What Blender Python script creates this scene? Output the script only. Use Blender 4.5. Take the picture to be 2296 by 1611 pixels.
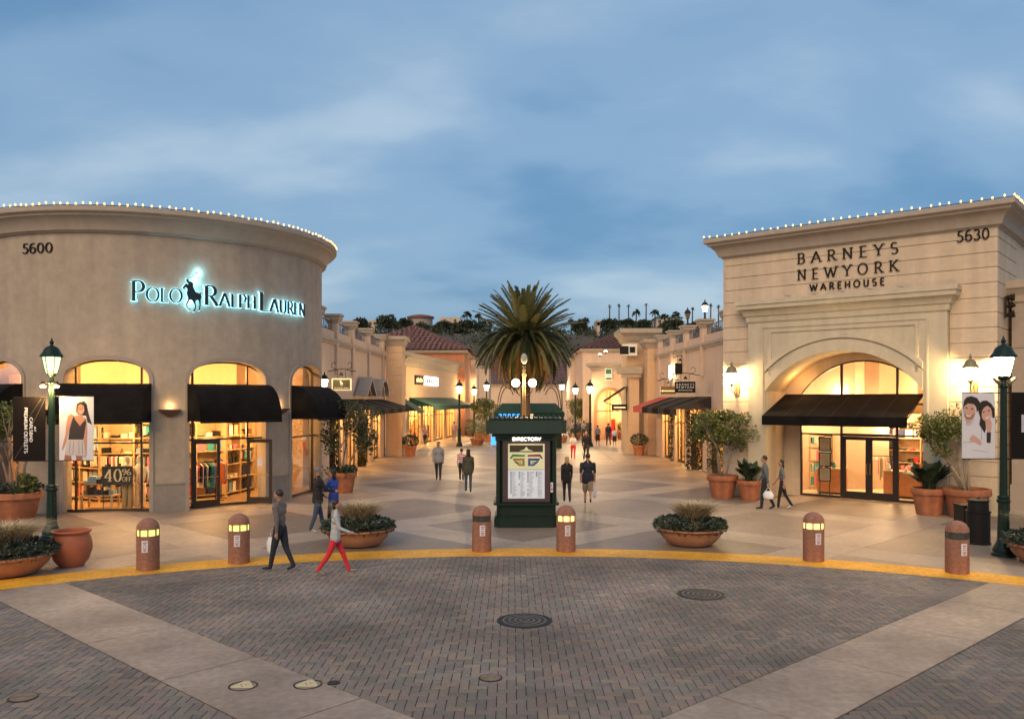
import bpy, math, random
import numpy as np
from mathutils import Vector, Matrix
from mathutils import noise as mnoise
R_ = math.radians
random.seed(11)
for o in list(bpy.data.objects): bpy.data.objects.remove(o)
SC = bpy.context.scene
COL = SC.collection
# ------------------------------------------------------------------ camera
F, CH, HY, CX = 1870.0, 3.7, 895.0, 1148.0      # focal, eye height, horizon row, centre column of the survey (2296 wide)
cd = bpy.data.cameras.new('camera'); cam = bpy.data.objects.new('camera', cd); COL.objects.link(cam)
cam.location = (0, 0, CH); cam.rotation_euler = (R_(90), 0, 0)
cd.sensor_width = 36; cd.lens = 36 * F / 2296; cd.shift_y = (HY - 805.5) / 2296; cd.clip_end = 3000; cd.clip_start = .1
SC.camera = cam
# ------------------------------------------------------------------ world
W = bpy.data.worlds.new('World'); SC.world = W; W.use_nodes = True
nt = W.node_tree; nt.nodes.clear()
def WN(t, **k):
    n = nt.nodes.new(t)
    for a, b in k.items(): setattr(n, a, b)
    return n
L_ = nt.links.new
wo = WN('ShaderNodeOutputWorld'); bg = WN('ShaderNodeBackground'); bg2 = WN('ShaderNodeBackground'); ads = WN('ShaderNodeAddShader')
sky = WN('ShaderNodeTexSky', sky_type='NISHITA', sun_disc=False, sun_elevation=R_(2.0), sun_rotation=R_(-160), air_density=1.0, dust_density=.6, ozone_density=3.0)
tc = WN('ShaderNodeTexCoord'); sx = WN('ShaderNodeSeparateXYZ'); L_(tc.outputs['Generated'], sx.inputs[0])
def wm(op, a, b=None, clamp=False):
    n = WN('ShaderNodeMath', operation=op, use_clamp=clamp)
    for i, v in enumerate((a, b)):
        if v is None: continue
        if isinstance(v, (int, float)): n.inputs[i].default_value = v
        else: L_(v, n.inputs[i])
    return n.outputs[0]
zz = wm('MAXIMUM', sx.outputs[2], 0.0)
dv = wm('ADD', zz, .30)
cb = WN('ShaderNodeCombineXYZ'); L_(wm('DIVIDE', sx.outputs[0], dv), cb.inputs[0]); L_(wm('DIVIDE', sx.outputs[1], dv), cb.inputs[1])
mp = WN('ShaderNodeMapping'); mp.inputs['Location'].default_value = (3.4, 1.25, 0); mp.inputs['Rotation'].default_value = (0, 0, R_(-16)); mp.inputs['Scale'].default_value = (1.0, 1.45, 1)
L_(cb.outputs[0], mp.inputs[0])
n1 = WN('ShaderNodeTexNoise'); n1.inputs['Scale'].default_value = 1.5; n1.inputs['Detail'].default_value = 2.4; n1.inputs['Roughness'].default_value = .42; n1.inputs['Distortion'].default_value = .35
L_(mp.outputs[0], n1.inputs['Vector'])
n2 = WN('ShaderNodeTexNoise'); n2.inputs['Scale'].default_value = 5.5; n2.inputs['Detail'].default_value = 4; n2.inputs['Roughness'].default_value = .5
L_(mp.outputs[0], n2.inputs['Vector'])
fac = wm('ADD', wm('MULTIPLY', n1.outputs[0], .80), wm('MULTIPLY', n2.outputs[0], .20))
rp = WN('ShaderNodeValToRGB'); rp.color_ramp.interpolation = 'EASE'
e = rp.color_ramp.elements; e[0].position = .33; e[0].color = (.118, .235, .395, 1); e[1].position = .72; e[1].color = (.375, .475, .575, 1)
m_ = rp.color_ramp.elements.new(.5); m_.color = (.21, .33, .48, 1)
L_(fac, rp.inputs[0])
L_(rp.outputs[0], bg.inputs[0]); bg.inputs[1].default_value = .715
L_(sky.outputs[0], bg2.inputs[0]); bg2.inputs[1].default_value = .05
L_(bg.outputs[0], ads.inputs[0]); L_(bg2.outputs[0], ads.inputs[1]); L_(ads.outputs[0], wo.inputs[0])
# the last western glow: one soft warm sun, low behind the camera
sd = bpy.data.lights.new('sun', 'SUN'); sd.energy = 1.5; sd.angle = R_(45); sd.color = (1, .68, .37)
sun = bpy.data.objects.new('sun', sd); COL.objects.link(sun)
sun.rotation_euler = Vector((.28, .80, -.62)).to_track_quat('-Z', 'Y').to_euler()
SC.render.engine = 'CYCLES'
SC.view_settings.view_transform = 'Standard'; SC.view_settings.look = 'None'; SC.view_settings.gamma = 1
SC.view_settings.exposure = 0.6
SC.cycles.max_bounces = 5; SC.cycles.transparent_max_bounces = 12
SC.cycles.sample_clamp_indirect = 4
# ------------------------------------------------------------------ helpers
def G(x, y):
    Z = F * CH / (y - HY); return ((x - CX) * Z / F, Z)
def hz(y, Z): return CH + (HY - y) * Z / F
def px(x, Z): return (x - CX) * Z / F
def srgb(r, g, b):
    f = lambda c: (c / 12.92 if c <= .04045 else ((c + .055) / 1.055) ** 2.4)
    return (f(r / 255), f(g / 255), f(b / 255))
_M = {}
def mat(name, col, rough=.7, metal=0, var=.12, scale=3, bump=0, emit=0, ecol=None, stain=0, attr=None, spec=.5, bscale=None, streak=0):
    if name in _M: return _M[name]
    m = bpy.data.materials.new(name); m.use_nodes = True; _M[name] = m
    t = m.node_tree; b = t.nodes['Principled BSDF']; N = t.nodes.new; K = t.links.new
    b.inputs['Roughness'].default_value = rough; b.inputs['Metallic'].default_value = metal
    b.inputs['Specular IOR Level'].default_value = spec
    c = N('ShaderNodeTexCoord'); src = c.outputs['Object']
    base = N('ShaderNodeRGB'); base.outputs[0].default_value = (*col, 1); cur = base.outputs[0]
    if attr:
        a = N('ShaderNodeAttribute'); a.attribute_name = attr
        mx = N('ShaderNodeMix'); mx.data_type = 'RGBA'; mx.blend_type = 'MULTIPLY'; mx.inputs[0].default_value = 1
        K(cur, mx.inputs[6]); K(a.outputs['Color'], mx.inputs[7]); cur = mx.outputs[2]
    def nz(sc, det, lo, hi, vec=None):
        n = N('ShaderNodeTexNoise'); n.inputs['Scale'].default_value = sc; n.inputs['Detail'].default_value = det; n.inputs['Roughness'].default_value = .6
        K(vec or src, n.inputs['Vector'])
        r = N('ShaderNodeMapRange'); r.inputs[1].default_value = .3; r.inputs[2].default_value = .7; r.inputs[3].default_value = lo; r.inputs[4].default_value = hi
        K(n.outputs[0], r.inputs[0]); return n.outputs[0], r.outputs[0]
    def mul(cur, f):
        h = N('ShaderNodeVectorMath'); h.operation = 'SCALE'; K(cur, h.inputs[0]); K(f, h.inputs['Scale']); return h.outputs[0]
    if var:
        _, f = nz(scale, 6, 1 - var, 1 + var); cur = mul(cur, f)
    if stain:
        _, f = nz(.55, 5, 1 - stain, 1 + stain * .6); cur = mul(cur, f)
        _, f = nz(.17, 3, 1 - stain * .6, 1 + stain * .6); cur = mul(cur, f)
    if streak:
        mpn = N('ShaderNodeMapping'); mpn.inputs['Scale'].default_value = (2.2, 2.2, .16); K(src, mpn.inputs[0])
        _, f = nz(1.0, 5, 1 - streak, 1 + streak * .5, mpn.outputs[0]); cur = mul(cur, f)
    K(cur, b.inputs['Base Color'])
    if bump:
        n, _ = nz(bscale or scale * 6, 8, 0, 1)
        bp = N('ShaderNodeBump'); bp.inputs['Strength'].default_value = bump; bp.inputs['Distance'].default_value = .01
        K(n, bp.inputs['Height']); K(bp.outputs[0], b.inputs['Normal'])
    if emit:
        b.inputs['Emission Color'].default_value = (*(ecol or col), 1); b.inputs['Emission Strength'].default_value = emit
    return m
def glassmat(name, tint=(.95, .95, .93), gloss=.045):
    if name in _M: return _M[name]
    m = bpy.data.materials.new(name); m.use_nodes = True; _M[name] = m; t = m.node_tree; t.nodes.clear(); N = t.nodes.new
    o = N('ShaderNodeOutputMaterial'); mx = N('ShaderNodeMixShader'); tr = N('ShaderNodeBsdfTransparent'); gl = N('ShaderNodeBsdfGlossy')
    fr = N('ShaderNodeFresnel'); fr.inputs[0].default_value = 1.45; ml = N('ShaderNodeMath'); ml.operation = 'MULTIPLY'; ml.inputs[1].default_value = gloss * 12
    t.links.new(fr.outputs[0], ml.inputs[0])
    tr.inputs[0].default_value = (*tint, 1); gl.inputs['Roughness'].default_value = .02
    t.links.new(ml.outputs[0], mx.inputs[0]); t.links.new(tr.outputs[0], mx.inputs[1]); t.links.new(gl.outputs[0], mx.inputs[2]); t.links.new(mx.outputs[0], o.inputs[0])
    return m
def globemat(name, col, st, tr=.75):
    if name in _M: return _M[name]
    m = bpy.data.materials.new(name); m.use_nodes = True; _M[name] = m; t = m.node_tree; t.nodes.clear(); N = t.nodes.new
    o = N('ShaderNodeOutputMaterial'); ad = N('ShaderNodeAddShader'); tp = N('ShaderNodeBsdfTransparent'); em = N('ShaderNodeEmission')
    tp.inputs[0].default_value = (tr, tr, tr, 1); em.inputs[0].default_value = (*col, 1); em.inputs[1].default_value = st
    t.links.new(tp.outputs[0], ad.inputs[0]); t.links.new(em.outputs[0], ad.inputs[1]); t.links.new(ad.outputs[0], o.inputs[0]); return m

class MB:
    def __init__(s): s.v = []; s.f = []; s.m = []; s.c = None; s.fc = []
    def add(s, vs, fs, mi=0, col=None):
        b = len(s.v); s.v += [tuple(v) for v in vs]
        for f in fs: s.f.append(tuple(i + b for i in f)); s.m.append(mi); s.fc.append(col)
        return s
    def box(s, x0, x1, y0, y1, z0, z1, mi=0, M=None, col=None):
        vs = [(x0, y0, z0), (x1, y0, z0), (x1, y1, z0), (x0, y1, z0), (x0, y0, z1), (x1, y0, z1), (x1, y1, z1), (x0, y1, z1)]
        if M is not None: vs = [M @ Vector(v) for v in vs]
        return s.add(vs, [(0, 3, 2, 1), (4, 5, 6, 7), (0, 1, 5, 4), (1, 2, 6, 5), (2, 3, 7, 6), (3, 0, 4, 7)], mi, col)
    def lathe(s, prof, n=24, c=(0, 0, 0), mi=0, a0=0, flute=None, caps=True, sq=None):
        vs = []; fs = []
        for r, z in prof:
            for i in range(n):
                a = a0 + 2 * math.pi * i / n; rr = r * (flute(i) if flute else 1)
                vs.append((c[0] + rr * math.cos(a), c[1] + rr * math.sin(a), c[2] + z))
        for k in range(len(prof) - 1):
            for i in range(n):
                j = (i + 1) % n; fs.append((k * n + i, k * n + j, (k + 1) * n + j, (k + 1) * n + i))
        if caps:
            fs.append(tuple(range(n - 1, -1, -1))); fs.append(tuple((len(prof) - 1) * n + i for i in range(n)))
        return s.add(vs, fs, mi)
    def tube(s, pts, rad, n=8, mi=0, caps=True):
        pts = [Vector(p) for p in pts]; k = len(pts)
        if not hasattr(rad, '__len__'): rad = [rad] * k
        vs = []; fs = []; up = Vector((.13, .21, .97))
        for i, p in enumerate(pts):
            d = (pts[min(i + 1, k - 1)] - pts[max(i - 1, 0)]); d = d.normalized() if d.length > 1e-9 else Vector((0, 0, 1))
            a = d.cross(up); a = a.normalized() if a.length > .05 else d.cross(Vector((1, 0, 0))).normalized(); b = d.cross(a)
            for j in range(n):
                t = 2 * math.pi * j / n; vs.append(p + (a * math.cos(t) + b * math.sin(t)) * rad[i])
        for i in range(k - 1):
            for j in range(n):
                q = (j + 1) % n; fs.append((i * n + j, (i + 1) * n + j, (i + 1) * n + q, i * n + q))
        if caps: fs.append(tuple(range(n))); fs.append(tuple((k - 1) * n + j for j in range(n - 1, -1, -1)))
        return s.add(vs, fs, mi)
    def ell(s, c, r, n=12, m=8, mi=0, M=None):
        vs = []; fs = []; c = Vector(c)
        for i in range(m + 1):
            t = math.pi * i / m
            for j in range(n):
                a = 2 * math.pi * j / n; v = Vector((r[0] * math.sin(t) * math.cos(a), r[1] * math.sin(t) * math.sin(a), r[2] * math.cos(t)))
                if M is not None: v = M @ v
                vs.append(c + v)
        for i in range(m):
            for j in range(n):
                q = (j + 1) % n; fs.append((i * n + j, (i + 1) * n + j, (i + 1) * n + q, i * n + q))
        return s.add(vs, fs, mi)
    def prism(s, poly, fmap, d0, d1, mi=0, col=None):       # poly in (a,b); fmap(a,d,b) -> xyz
        n = len(poly); vs = [fmap(a, d0, b) for a, b in poly] + [fmap(a, d1, b) for a, b in poly]
        fs = [tuple(range(n)), tuple(range(2 * n - 1, n - 1, -1))] + [(i, i + n, (i + 1) % n + n, (i + 1) % n) for i in range(n)]
        return s.add(vs, fs, mi, col)
    def build(s, name, mats, parent=None, smooth=False, loc=None):
        me = bpy.data.meshes.new(name); me.from_pydata(s.v, [], s.f)
        if not isinstance(mats, (list, tuple)): mats = [mats]
        for m in mats: me.materials.append(m)
        if len(mats) > 1: me.polygons.foreach_set('material_index', s.m)
        if any(c is not None for c in s.fc):
            at = me.color_attributes.new('tone', 'FLOAT_COLOR', 'CORNER'); buf = []
            for p, c in zip(me.polygons, s.fc): buf += list((*(c or (1, 1, 1)), 1)) * p.loop_total
            at.data.foreach_set('color', buf)
        if smooth is True: me.polygons.foreach_set('use_smooth', [True] * len(me.polygons))
        me.update()
        if smooth == 'auto': me.shade_smooth() if False else me.polygons.foreach_set('use_smooth', [True] * len(me.polygons)); 
        if smooth == 'auto': me.set_sharp_from_angle(angle=R_(38))
        o = bpy.data.objects.new(name, me); COL.objects.link(o)
        if parent: o.parent = parent
        if loc: o.location = loc
        return o
ident = lambda a, d, b: (a, d, b)
def tag(o, label, cat, group=None, kind=None):
    o['label'] = label
    if cat: o['category'] = cat
    if group: o['group'] = group
    if kind: o['kind'] = kind
    return o
def thing(name, label, cat, loc=(0, 0, 0), rot=0, group=None):
    o = bpy.data.objects.new(name, None); o.empty_display_size = .3; COL.objects.link(o)
    loc = tuple(loc) + (0,) * (3 - len(loc)); o.location = loc; o.rotation_euler = (0, 0, rot)
    return tag(o, label, cat, group)
def struct(o): o['kind'] = 'structure'; return o
def framed(name, label, cat, A, B, group=None):
    u = Vector(B) - Vector(A); return thing(name, label, cat, A, math.atan2(u.y, u.x), group)
def kids(o): return [c for c in bpy.data.objects if c.parent == o]
def copy_tree(o, label, loc, rot=None, scale=None, group=None):
    def rec(src, par):
        c = src.copy(); COL.objects.link(c); c.parent = par
        for k in _ch.get(src.name, []): rec(k, c)
        return c
    _ch = {}
    for q in bpy.data.objects:
        if q.parent: _ch.setdefault(q.parent.name, []).append(q)
    c = rec(o, None); c['label'] = label; c.location = tuple(loc) + (0,) * (3 - len(loc))
    if rot is not None: c.rotation_euler = (0, 0, rot)
    if scale: c.scale = (scale,) * 3 if not hasattr(scale, '__len__') else scale
    if group: c['group'] = group
    return c
def point(name, loc, power, col=(1, .62, .28), rad=.12, parent=None):
    l = bpy.data.lights.new(name, 'POINT'); l.energy = power; l.color = col; l.shadow_soft_size = rad
    o = bpy.data.objects.new(name, l); COL.objects.link(o); o.location = loc
    if parent: o.parent = parent
    return o
def sweep(mb, path, prof, closed=False, mi=0, out=1):
    """profile (p outward, z) along a ground path; outward is right of travel when out=1"""
    n = len(path); P = [Vector(p) for p in path]; off = []
    for i in range(n):
        a = P[i] - P[i - 1] if (i > 0 or closed) else None; b = P[(i + 1) % n] - P[i] if (i < n - 1 or closed) else None
        na = Vector((a.y, -a.x)).normalized() if a is not None else None; nb = Vector((b.y, -b.x)).normalized() if b is not None else None
        if na is None: o = nb
        elif nb is None: o = na
        else:
            o = (na + nb).normalized(); o = o / max(.3, o.dot(na))
        off.append(o * out)
    k = len(prof); vs = []; fs = []
    for i in range(n):
        for p, z in prof: q = P[i] + off[i] * p; vs.append((q.x, q.y, z))
    m = n if closed else n - 1
    for i in range(m):
        j = (i + 1) % n
        for t in range(k):
            u = (t + 1) % k; fs.append((i * k + t, j * k + t, j * k + u, i * k + u))
    if not closed: fs.append(tuple(range(k))); fs.append(tuple((n - 1) * k + t for t in range(k - 1, -1, -1)))
    mb.add(vs, fs, mi)
def arch_z(x, a, b, sp, rise, ex=2.0):
    if ex == 'seg':
        h = (b - a) / 2; Rr = (h * h + rise * rise) / (2 * rise); q = min(h, abs(x - (a + b) / 2)); return sp + math.sqrt(Rr * Rr - q * q) - (Rr - rise)
    t = abs((x - (a + b) / 2) / ((b - a) / 2)); t = min(1, t); return sp + rise * (1 - t ** ex) ** (1 / ex)
def wall(mb, fm, s0, s1, H, ops, th, ds=.6, mi=0, z0=0):
    """ops: (a,b,spring,rise,ex). Wall with arched openings, thickness th inward."""
    S = set([s0, s1]); n = max(1, int((s1 - s0) / ds))
    for i in range(n + 1): S.add(s0 + (s1 - s0) * i / n)
    for a, b, sp, ri, ex in ops:
        S = {s for s in S if not (a < s < b)}
        for i in range(25): S.add((a + b) / 2 - math.cos(math.pi * i / 24) * (b - a) / 2)
    S = sorted(S)
    S = [s for i, s in enumerate(S) if i == 0 or s - S[i - 1] > 1e-5]
    for i in range(len(S) - 1):
        a, b = S[i], S[i + 1]; mid = (a + b) / 2; zb = (z0, z0)
        for o in ops:
            if o[0] < mid < o[1]: zb = (arch_z(a, *o), arch_z(b, *o))
        q = [fm(a, 0, zb[0]), fm(b, 0, zb[1]), fm(b, 0, H), fm(a, 0, H), fm(a, th, zb[0]), fm(b, th, zb[1]), fm(b, th, H), fm(a, th, H)]
        mb.add(q, [(0, 1, 2, 3), (5, 4, 7, 6), (4, 5, 1, 0), (3, 2, 6, 7)], mi)
    for a, b, sp, ri, ex in ops:
        mb.add([fm(a, 0, z0), fm(a, th, z0), fm(a, th, sp), fm(a, 0, sp)], [(0, 1, 2, 3)], mi)
        mb.add([fm(b, 0, z0), fm(b, th, z0), fm(b, th, sp), fm(b, 0, sp)], [(3, 2, 1, 0)], mi)
    for s, rev in ((s0, 0), (s1, 1)):
        mb.add([fm(s, 0, z0), fm(s, th, z0), fm(s, th, H), fm(s, 0, H)], [(3, 2, 1, 0) if rev == 0 else (0, 1, 2, 3)], mi)
def arch_path(a, b, sp, rise, ex=2.0, z0=0, off=0, n=28):
    aa, bb = a - off, b + off; P = [(aa, z0)]
    for i in range(n + 1):
        x = (aa + bb) / 2 - math.cos(math.pi * i / n) * (bb - aa) / 2
        P.append((x, arch_z(x, aa, bb, sp, rise + off, ex)))
    P.append((bb, z0)); return P
def ribbon(mb, fm, inner, outer, d0, d1, mi=0):
    for i in range(len(inner) - 1):
        a, b, c, d = inner[i], inner[i + 1], outer[i + 1], outer[i]
        if (Vector(a) - Vector(b)).length < 1e-6: continue
        vs = [fm(p[0], d0, p[1]) for p in (a, b, c, d)] + [fm(p[0], d1, p[1]) for p in (a, b, c, d)]
        fs = [(0, 3, 2, 1), (0, 1, 5, 4), (2, 3, 7, 6)]
        if i == 0: fs.append((3, 0, 4, 7))
        if i == len(inner) - 2: fs.append((1, 2, 6, 5))
        mb.add(vs, fs, mi)
# ------------------------------------------------------------------ lettering: strokes drawn with a flat nib
def arc(cx, cy, rx, ry, a0, a1, n=12): return [(cx + rx * math.cos(R_(a0 + (a1 - a0) * i / n)), cy + ry * math.sin(R_(a0 + (a1 - a0) * i / n))) for i in range(n + 1)]
FONT = {
 'A': (.8, [[(.0, 0), (.4, 1)], [(.4, 1), (.8, 0)], [(.14, .35), (.66, .35)]]),
 'B': (.62, [[(.1, 0), (.1, 1)], [(.1, 1), (.3, 1)] + arc(.3, .76, .25, .24, 90, -90) + [(.1, .52)], [(.1, .52), (.32, .52)] + arc(.32, .26, .28, .26, 90, -90) + [(.1, 0)]]),
 'C': (.74, [arc(.42, .5, .4, .5, 50, 310, 20)]),
 'D': (.76, [[(.1, 0), (.1, 1)], [(.1, 1), (.3, 1)] + arc(.3, .5, .42, .5, 90, -90, 16) + [(.1, 0)]]),
 'E': (.56, [[(.1, 0), (.1, 1)], [(.1, 1), (.54, 1)], [(.1, .52), (.48, .52)], [(.1, 0), (.56, 0)]]),
 'F': (.52, [[(.1, 0), (.1, 1)], [(.1, 1), (.52, 1)], [(.1, .52), (.46, .52)]]),
 'G': (.78, [arc(.42, .5, .4, .5, 50, 330, 20) + [(.77, .42)], [(.5, .42), (.78, .42)]]),
 'H': (.76, [[(.1, 0), (.1, 1)], [(.66, 0), (.66, 1)], [(.1, .52), (.66, .52)]]),
 'I': (.2, [[(.1, 0), (.1, 1)]]),
 'J': (.4, [[(.3, 1), (.3, .2)] + arc(.12, .2, .18, .2, 0, -110, 6)]),
 'K': (.7, [[(.1, 0), (.1, 1)], [(.62, 1), (.12, .42)], [(.25, .55), (.7, 0)]]),
 'L': (.54, [[(.1, 0), (.1, 1)], [(.1, 0), (.54, 0)]]),
 'M': (.92, [[(.1, 0), (.1, 1)], [(.1, 1), (.46, .1)], [(.46, .1), (.82, 1)], [(.82, 0), (.82, 1)]]),
 'N': (.8, [[(.1, 0), (.1, 1)], [(.1, 1), (.7, 0)], [(.7, 0), (.7, 1)]]),
 'O': (.86, [arc(.43, .5, .4, .5, 0, 360, 26)]),
 'P': (.6, [[(.1, 0), (.1, 1)], [(.1, 1), (.3, 1)] + arc(.3, .73, .27, .27, 90, -90) + [(.1, .46)]]),
 'Q': (.86, [arc(.43, .5, .4, .5, 0, 360, 26), [(.5, .2), (.85, -.1)]]),
 'R': (.68, [[(.1, 0), (.1, 1)], [(.1, 1), (.3, 1)] + arc(.3, .74, .26, .26, 90, -90) + [(.1, .48)], [(.32, .48), (.68, 0)]]),
 'S': (.56, [arc(.28, .75, .23, .25, 40, 270, 12) + arc(.28, .25, .25, .25, 90, -140, 12)]),
 'T': (.66, [[(.33, 0), (.33, 1)], [(0, 1), (.66, 1)]]),
 'U': (.74, [[(.1, 1), (.1, .32)] + arc(.37, .32, .27, .32, 180, 360, 12) + [(.64, 1)]]),
 'V': (.76, [[(0, 1), (.38, 0)], [(.38, 0), (.76, 1)]]),
 'W': (1.1, [[(0, 1), (.3, 0)], [(.3, 0), (.55, .9)], [(.55, .9), (.8, 0)], [(.8, 0), (1.1, 1)]]),
 'X': (.7, [[(0, 1), (.7, 0)], [(.7, 1), (0, 0)]]),
 'Y': (.7, [[(0, 1), (.35, .48)], [(.7, 1), (.35, .48)], [(.35, .48), (.35, 0)]]),
 'Z': (.64, [[(.02, 1), (.62, 1)], [(.62, 1), (.02, 0)], [(.02, 0), (.64, 0)]]),
 '0': (.6, [arc(.3, .5, .26, .5, 0, 360, 24)]),
 '2': (.56, [arc(.27, .74, .23, .26, 160, -20, 10) + [(.04, 0)], [(.04, 0), (.54, 0)]]),
 '3': (.54, [arc(.24, .76, .22, .24, 150, -90, 10), arc(.24, .27, .26, .27, 90, -150, 12)]),
 '4': (.6, [[(.42, 0), (.42, 1)], [(.42, 1), (.02, .3)], [(.02, .3), (.6, .3)]]),
 '5': (.56, [[(.14, 1), (.52, 1)], [(.15, 1), (.11, .58)], arc(.24, .31, .28, .31, 112, -140, 14)]),
 '6': (.58, [[(.46, 1)] + arc(.3, .5, .26, .5, 110, 180, 6) + arc(.3, .3, .25, .3, 180, 180, 1), arc(.3, .3, .25, .3, 0, 360, 20)]),
 '%': (.9, [arc(.2, .75, .17, .24, 0, 360, 14), arc(.7, .25, .17, .24, 0, 360, 14), [(.12, 0), (.78, 1)]]),
 '/': (.5, [[(0, -.1), (.5, 1.1)]]),
}
def letter(mb, ch, x0, z0, h, fm, d0, d1, thick=.16, thin=.06, serif=True, wx=1.0, grow=0, mi=0):
    w, strokes = FONT[ch]; ends = {}
    k = 0; eps = .0006
    for st in strokes:
        for p in (st[0], st[-1]): ends[(round(p[0], 2), round(p[1], 2))] = ends.get((round(p[0], 2), round(p[1], 2)), 0) + 1
    for st in strokes:
        pts = [Vector((p[0], p[1])) for p in st]; pts = [p for i, p in enumerate(pts) if i == 0 or (p - pts[i - 1]).length > 1e-4]
        L = []; Rr = []
        for i, p in enumerate(pts):
            d = pts[min(i + 1, len(pts) - 1)] - pts[max(i - 1, 0)]
            if (pts[0] - pts[-1]).length < 1e-3 and i in (0, len(pts) - 1): d = pts[1] - pts[-2]
            d.normalize(); t = (thin + (thick - thin) * abs(d.y) ** 1.3) / 2 + grow / h
            nn = Vector((-d.y, d.x)) * t; q = p.copy()
            if grow and i == 0: q = p - d * grow / h
            if grow and i == len(pts) - 1: q = p + d * grow / h
            L.append(q + nn); Rr.append(q - nn)
        for i in range(len(pts) - 1):
            quad = [L[i], Rr[i], Rr[i + 1], L[i + 1]]
            P = [(x0 + v.x * h * wx, z0 + v.y * h) for v in quad]
            mb.prism(P, fm, d0 - eps * k, d1, mi)
        k += 1
        if serif:
            for a, b in ((pts[0], pts[1]), (pts[-1], pts[-2])):
                dy = abs((a - b).normalized().y)
                if (abs(a.y) < .01 or abs(a.y - 1) < .01) and dy > .7 and ends[(round(a.x, 2), round(a.y, 2))] == 1 or (ch in 'BDEFHIKLMNPRT' and dy > .95 and (abs(a.y) < .01 or abs(a.y - 1) < .01) and abs(a.x - .1) < .02):
                    s = 1 if a.y < .5 else -1; g = grow / h
                    P = [(a.x - .16 - g, a.y - g * s), (a.x + .16 + g, a.y - g * s), (a.x + .16 + g, a.y + s * (.045 + g)), (a.x - .16 - g, a.y + s * (.045 + g))]
                    if s < 0: P = P[::-1]
                    mb.prism([(x0 + q[0] * h * wx, z0 + q[1] * h) for q in P], fm, d0 - eps * k, d1, mi); k += 1
    return w
def text(s, x0, x1, z0, h, fm, d0, d1, mats, parent, hs=None, name='letter', single=False, back=None, **kw):
    """set a line of letters between x0 and x1 (letters keep spacing, width scales to fit)"""
    hs = hs or [h] * len(s); gap = kw.pop('gap', .16); tot = 0
    for c, hh in zip(s, hs): tot += (FONT[c][0] if c != ' ' else .3) * hh + gap * hh
    tot -= gap * hs[-1]; k = (x1 - x0) / tot; x = x0; big = MB() if single else None; out = []
    for c, hh in zip(s, hs):
        if c != ' ':
            mb = big or MB(); letter(mb, c, x, z0, hh, fm, d0, d1, wx=k, **kw)
            if not single:
                o = mb.build(name, mats, parent); out.append(o)
                if back:
                    b2 = MB(); letter(b2, c, x, z0, hh, fm, d1 + .0005, d1 + .03, wx=k, grow=back[1], **kw); b2.build('halo_panel', back[0], o)
        x += ((FONT[c][0] if c != ' ' else .3) + gap) * hh * k
    if single: out.append(big.build(name, mats, parent))
    return out
# ------------------------------------------------------------------ materials
CONC = dict(rough=.5, var=.16, scale=7, bump=.25, stain=.22, spec=.5)
M_slabL = mat('concrete_light', (.365, .295, .235), **CONC)
M_slabM = mat('concrete_mid', (.275, .22, .175), **CONC)
M_slabD = mat('concrete_dark', (.21, .168, .135), **CONC)
M_strip = mat('strip_concrete', (.335, .26, .205), rough=.6, var=.2, scale=9, bump=.3, stain=.38)
M_joint = mat('joint_sand', (.022, .018, .015), rough=.95)
M_pave = mat('paver', (.235, .20, .172), rough=.78, var=.22, scale=30, bump=.6, attr='tone', stain=.24)
M_yel = mat('yellow_paint', (.80, .38, .025), rough=.6, var=.28, scale=16, bump=.4, stain=.34)
M_earth = mat('earth', (.12, .10, .08), rough=.95, var=.3, scale=.2)
M_stuccoP = mat('stucco_taupe', (.40, .335, .265), rough=.9, var=.10, scale=3, bump=.35, bscale=40, streak=.12, stain=.09)
M_trimP = mat('stucco_trim', (.34, .29, .25), rough=.85, var=.06, scale=5, bump=.15)
M_corn = mat('cornice_stucco', (.40, .34, .275), rough=.85, var=.06, scale=4, bump=.12, streak=.08)
M_stuccoB = mat('stucco_cream', (.60, .49, .365), rough=.88, var=.08, scale=3, bump=.25, bscale=40, streak=.16, stain=.06)
M_portB = mat('stucco_pale', (.53, .475, .36), rough=.85, var=.06, scale=4, bump=.15, streak=.14)
M_pink = mat('stucco_pink', (.58, .40, .30), rough=.9, var=.06, scale=4, bump=.2, streak=.08)
M_blockL = mat('stucco_rose', (.60, .45, .34), rough=.9, var=.06, scale=4, bump=.2, streak=.1)
M_terra = mat('terracotta_wall', (.46, .20, .10), rough=.9, var=.08, scale=3, streak=.1)
M_bronze = mat('bronze_frame', (.045, .033, .025), rough=.4, metal=.4)
M_black = mat('black_canvas', (.010, .009, .009), rough=.95, var=.45, scale=1.4, spec=.1)
M_blackst = mat('grey_canvas', (.045, .038, .035), rough=.95, var=.15, scale=2, spec=.1)
M_greenaw = mat('green_canvas', (.009, .055, .034), rough=.9)
M_redaw = mat('red_canvas', (.42, .06, .05), rough=.9)
M_iron = mat('green_iron', (.006, .022, .015), rough=.42, metal=.1, spec=.35)
M_ironb = mat('dark_iron', (.025, .02, .018), rough=.5, metal=.5)
M_glass = glassmat('window_glass')
M_text = mat('sign_black', (.008, .007, .007), rough=.6, spec=.3)
M_navy = mat('sign_navy', (.008, .018, .03), rough=.4)
M_halo = mat('halo_acrylic', (.5, .8, .9), emit=2.6, ecol=(.32, .80, 1.0))
M_bulb = mat('bulb', (1, .8, .45), emit=1.9, ecol=(1, .50, .11))
M_tc = mat('terracotta_pot', (.42, .155, .075), rough=.85, var=.2, scale=5, bump=.3, stain=.28, streak=.22)
M_tcl = mat('terracotta_bowl', (.45, .21, .11), rough=.8, var=.14, scale=5, bump=.2, stain=.15)
M_soil = mat('soil', (.03, .022, .016), rough=1)
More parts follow.
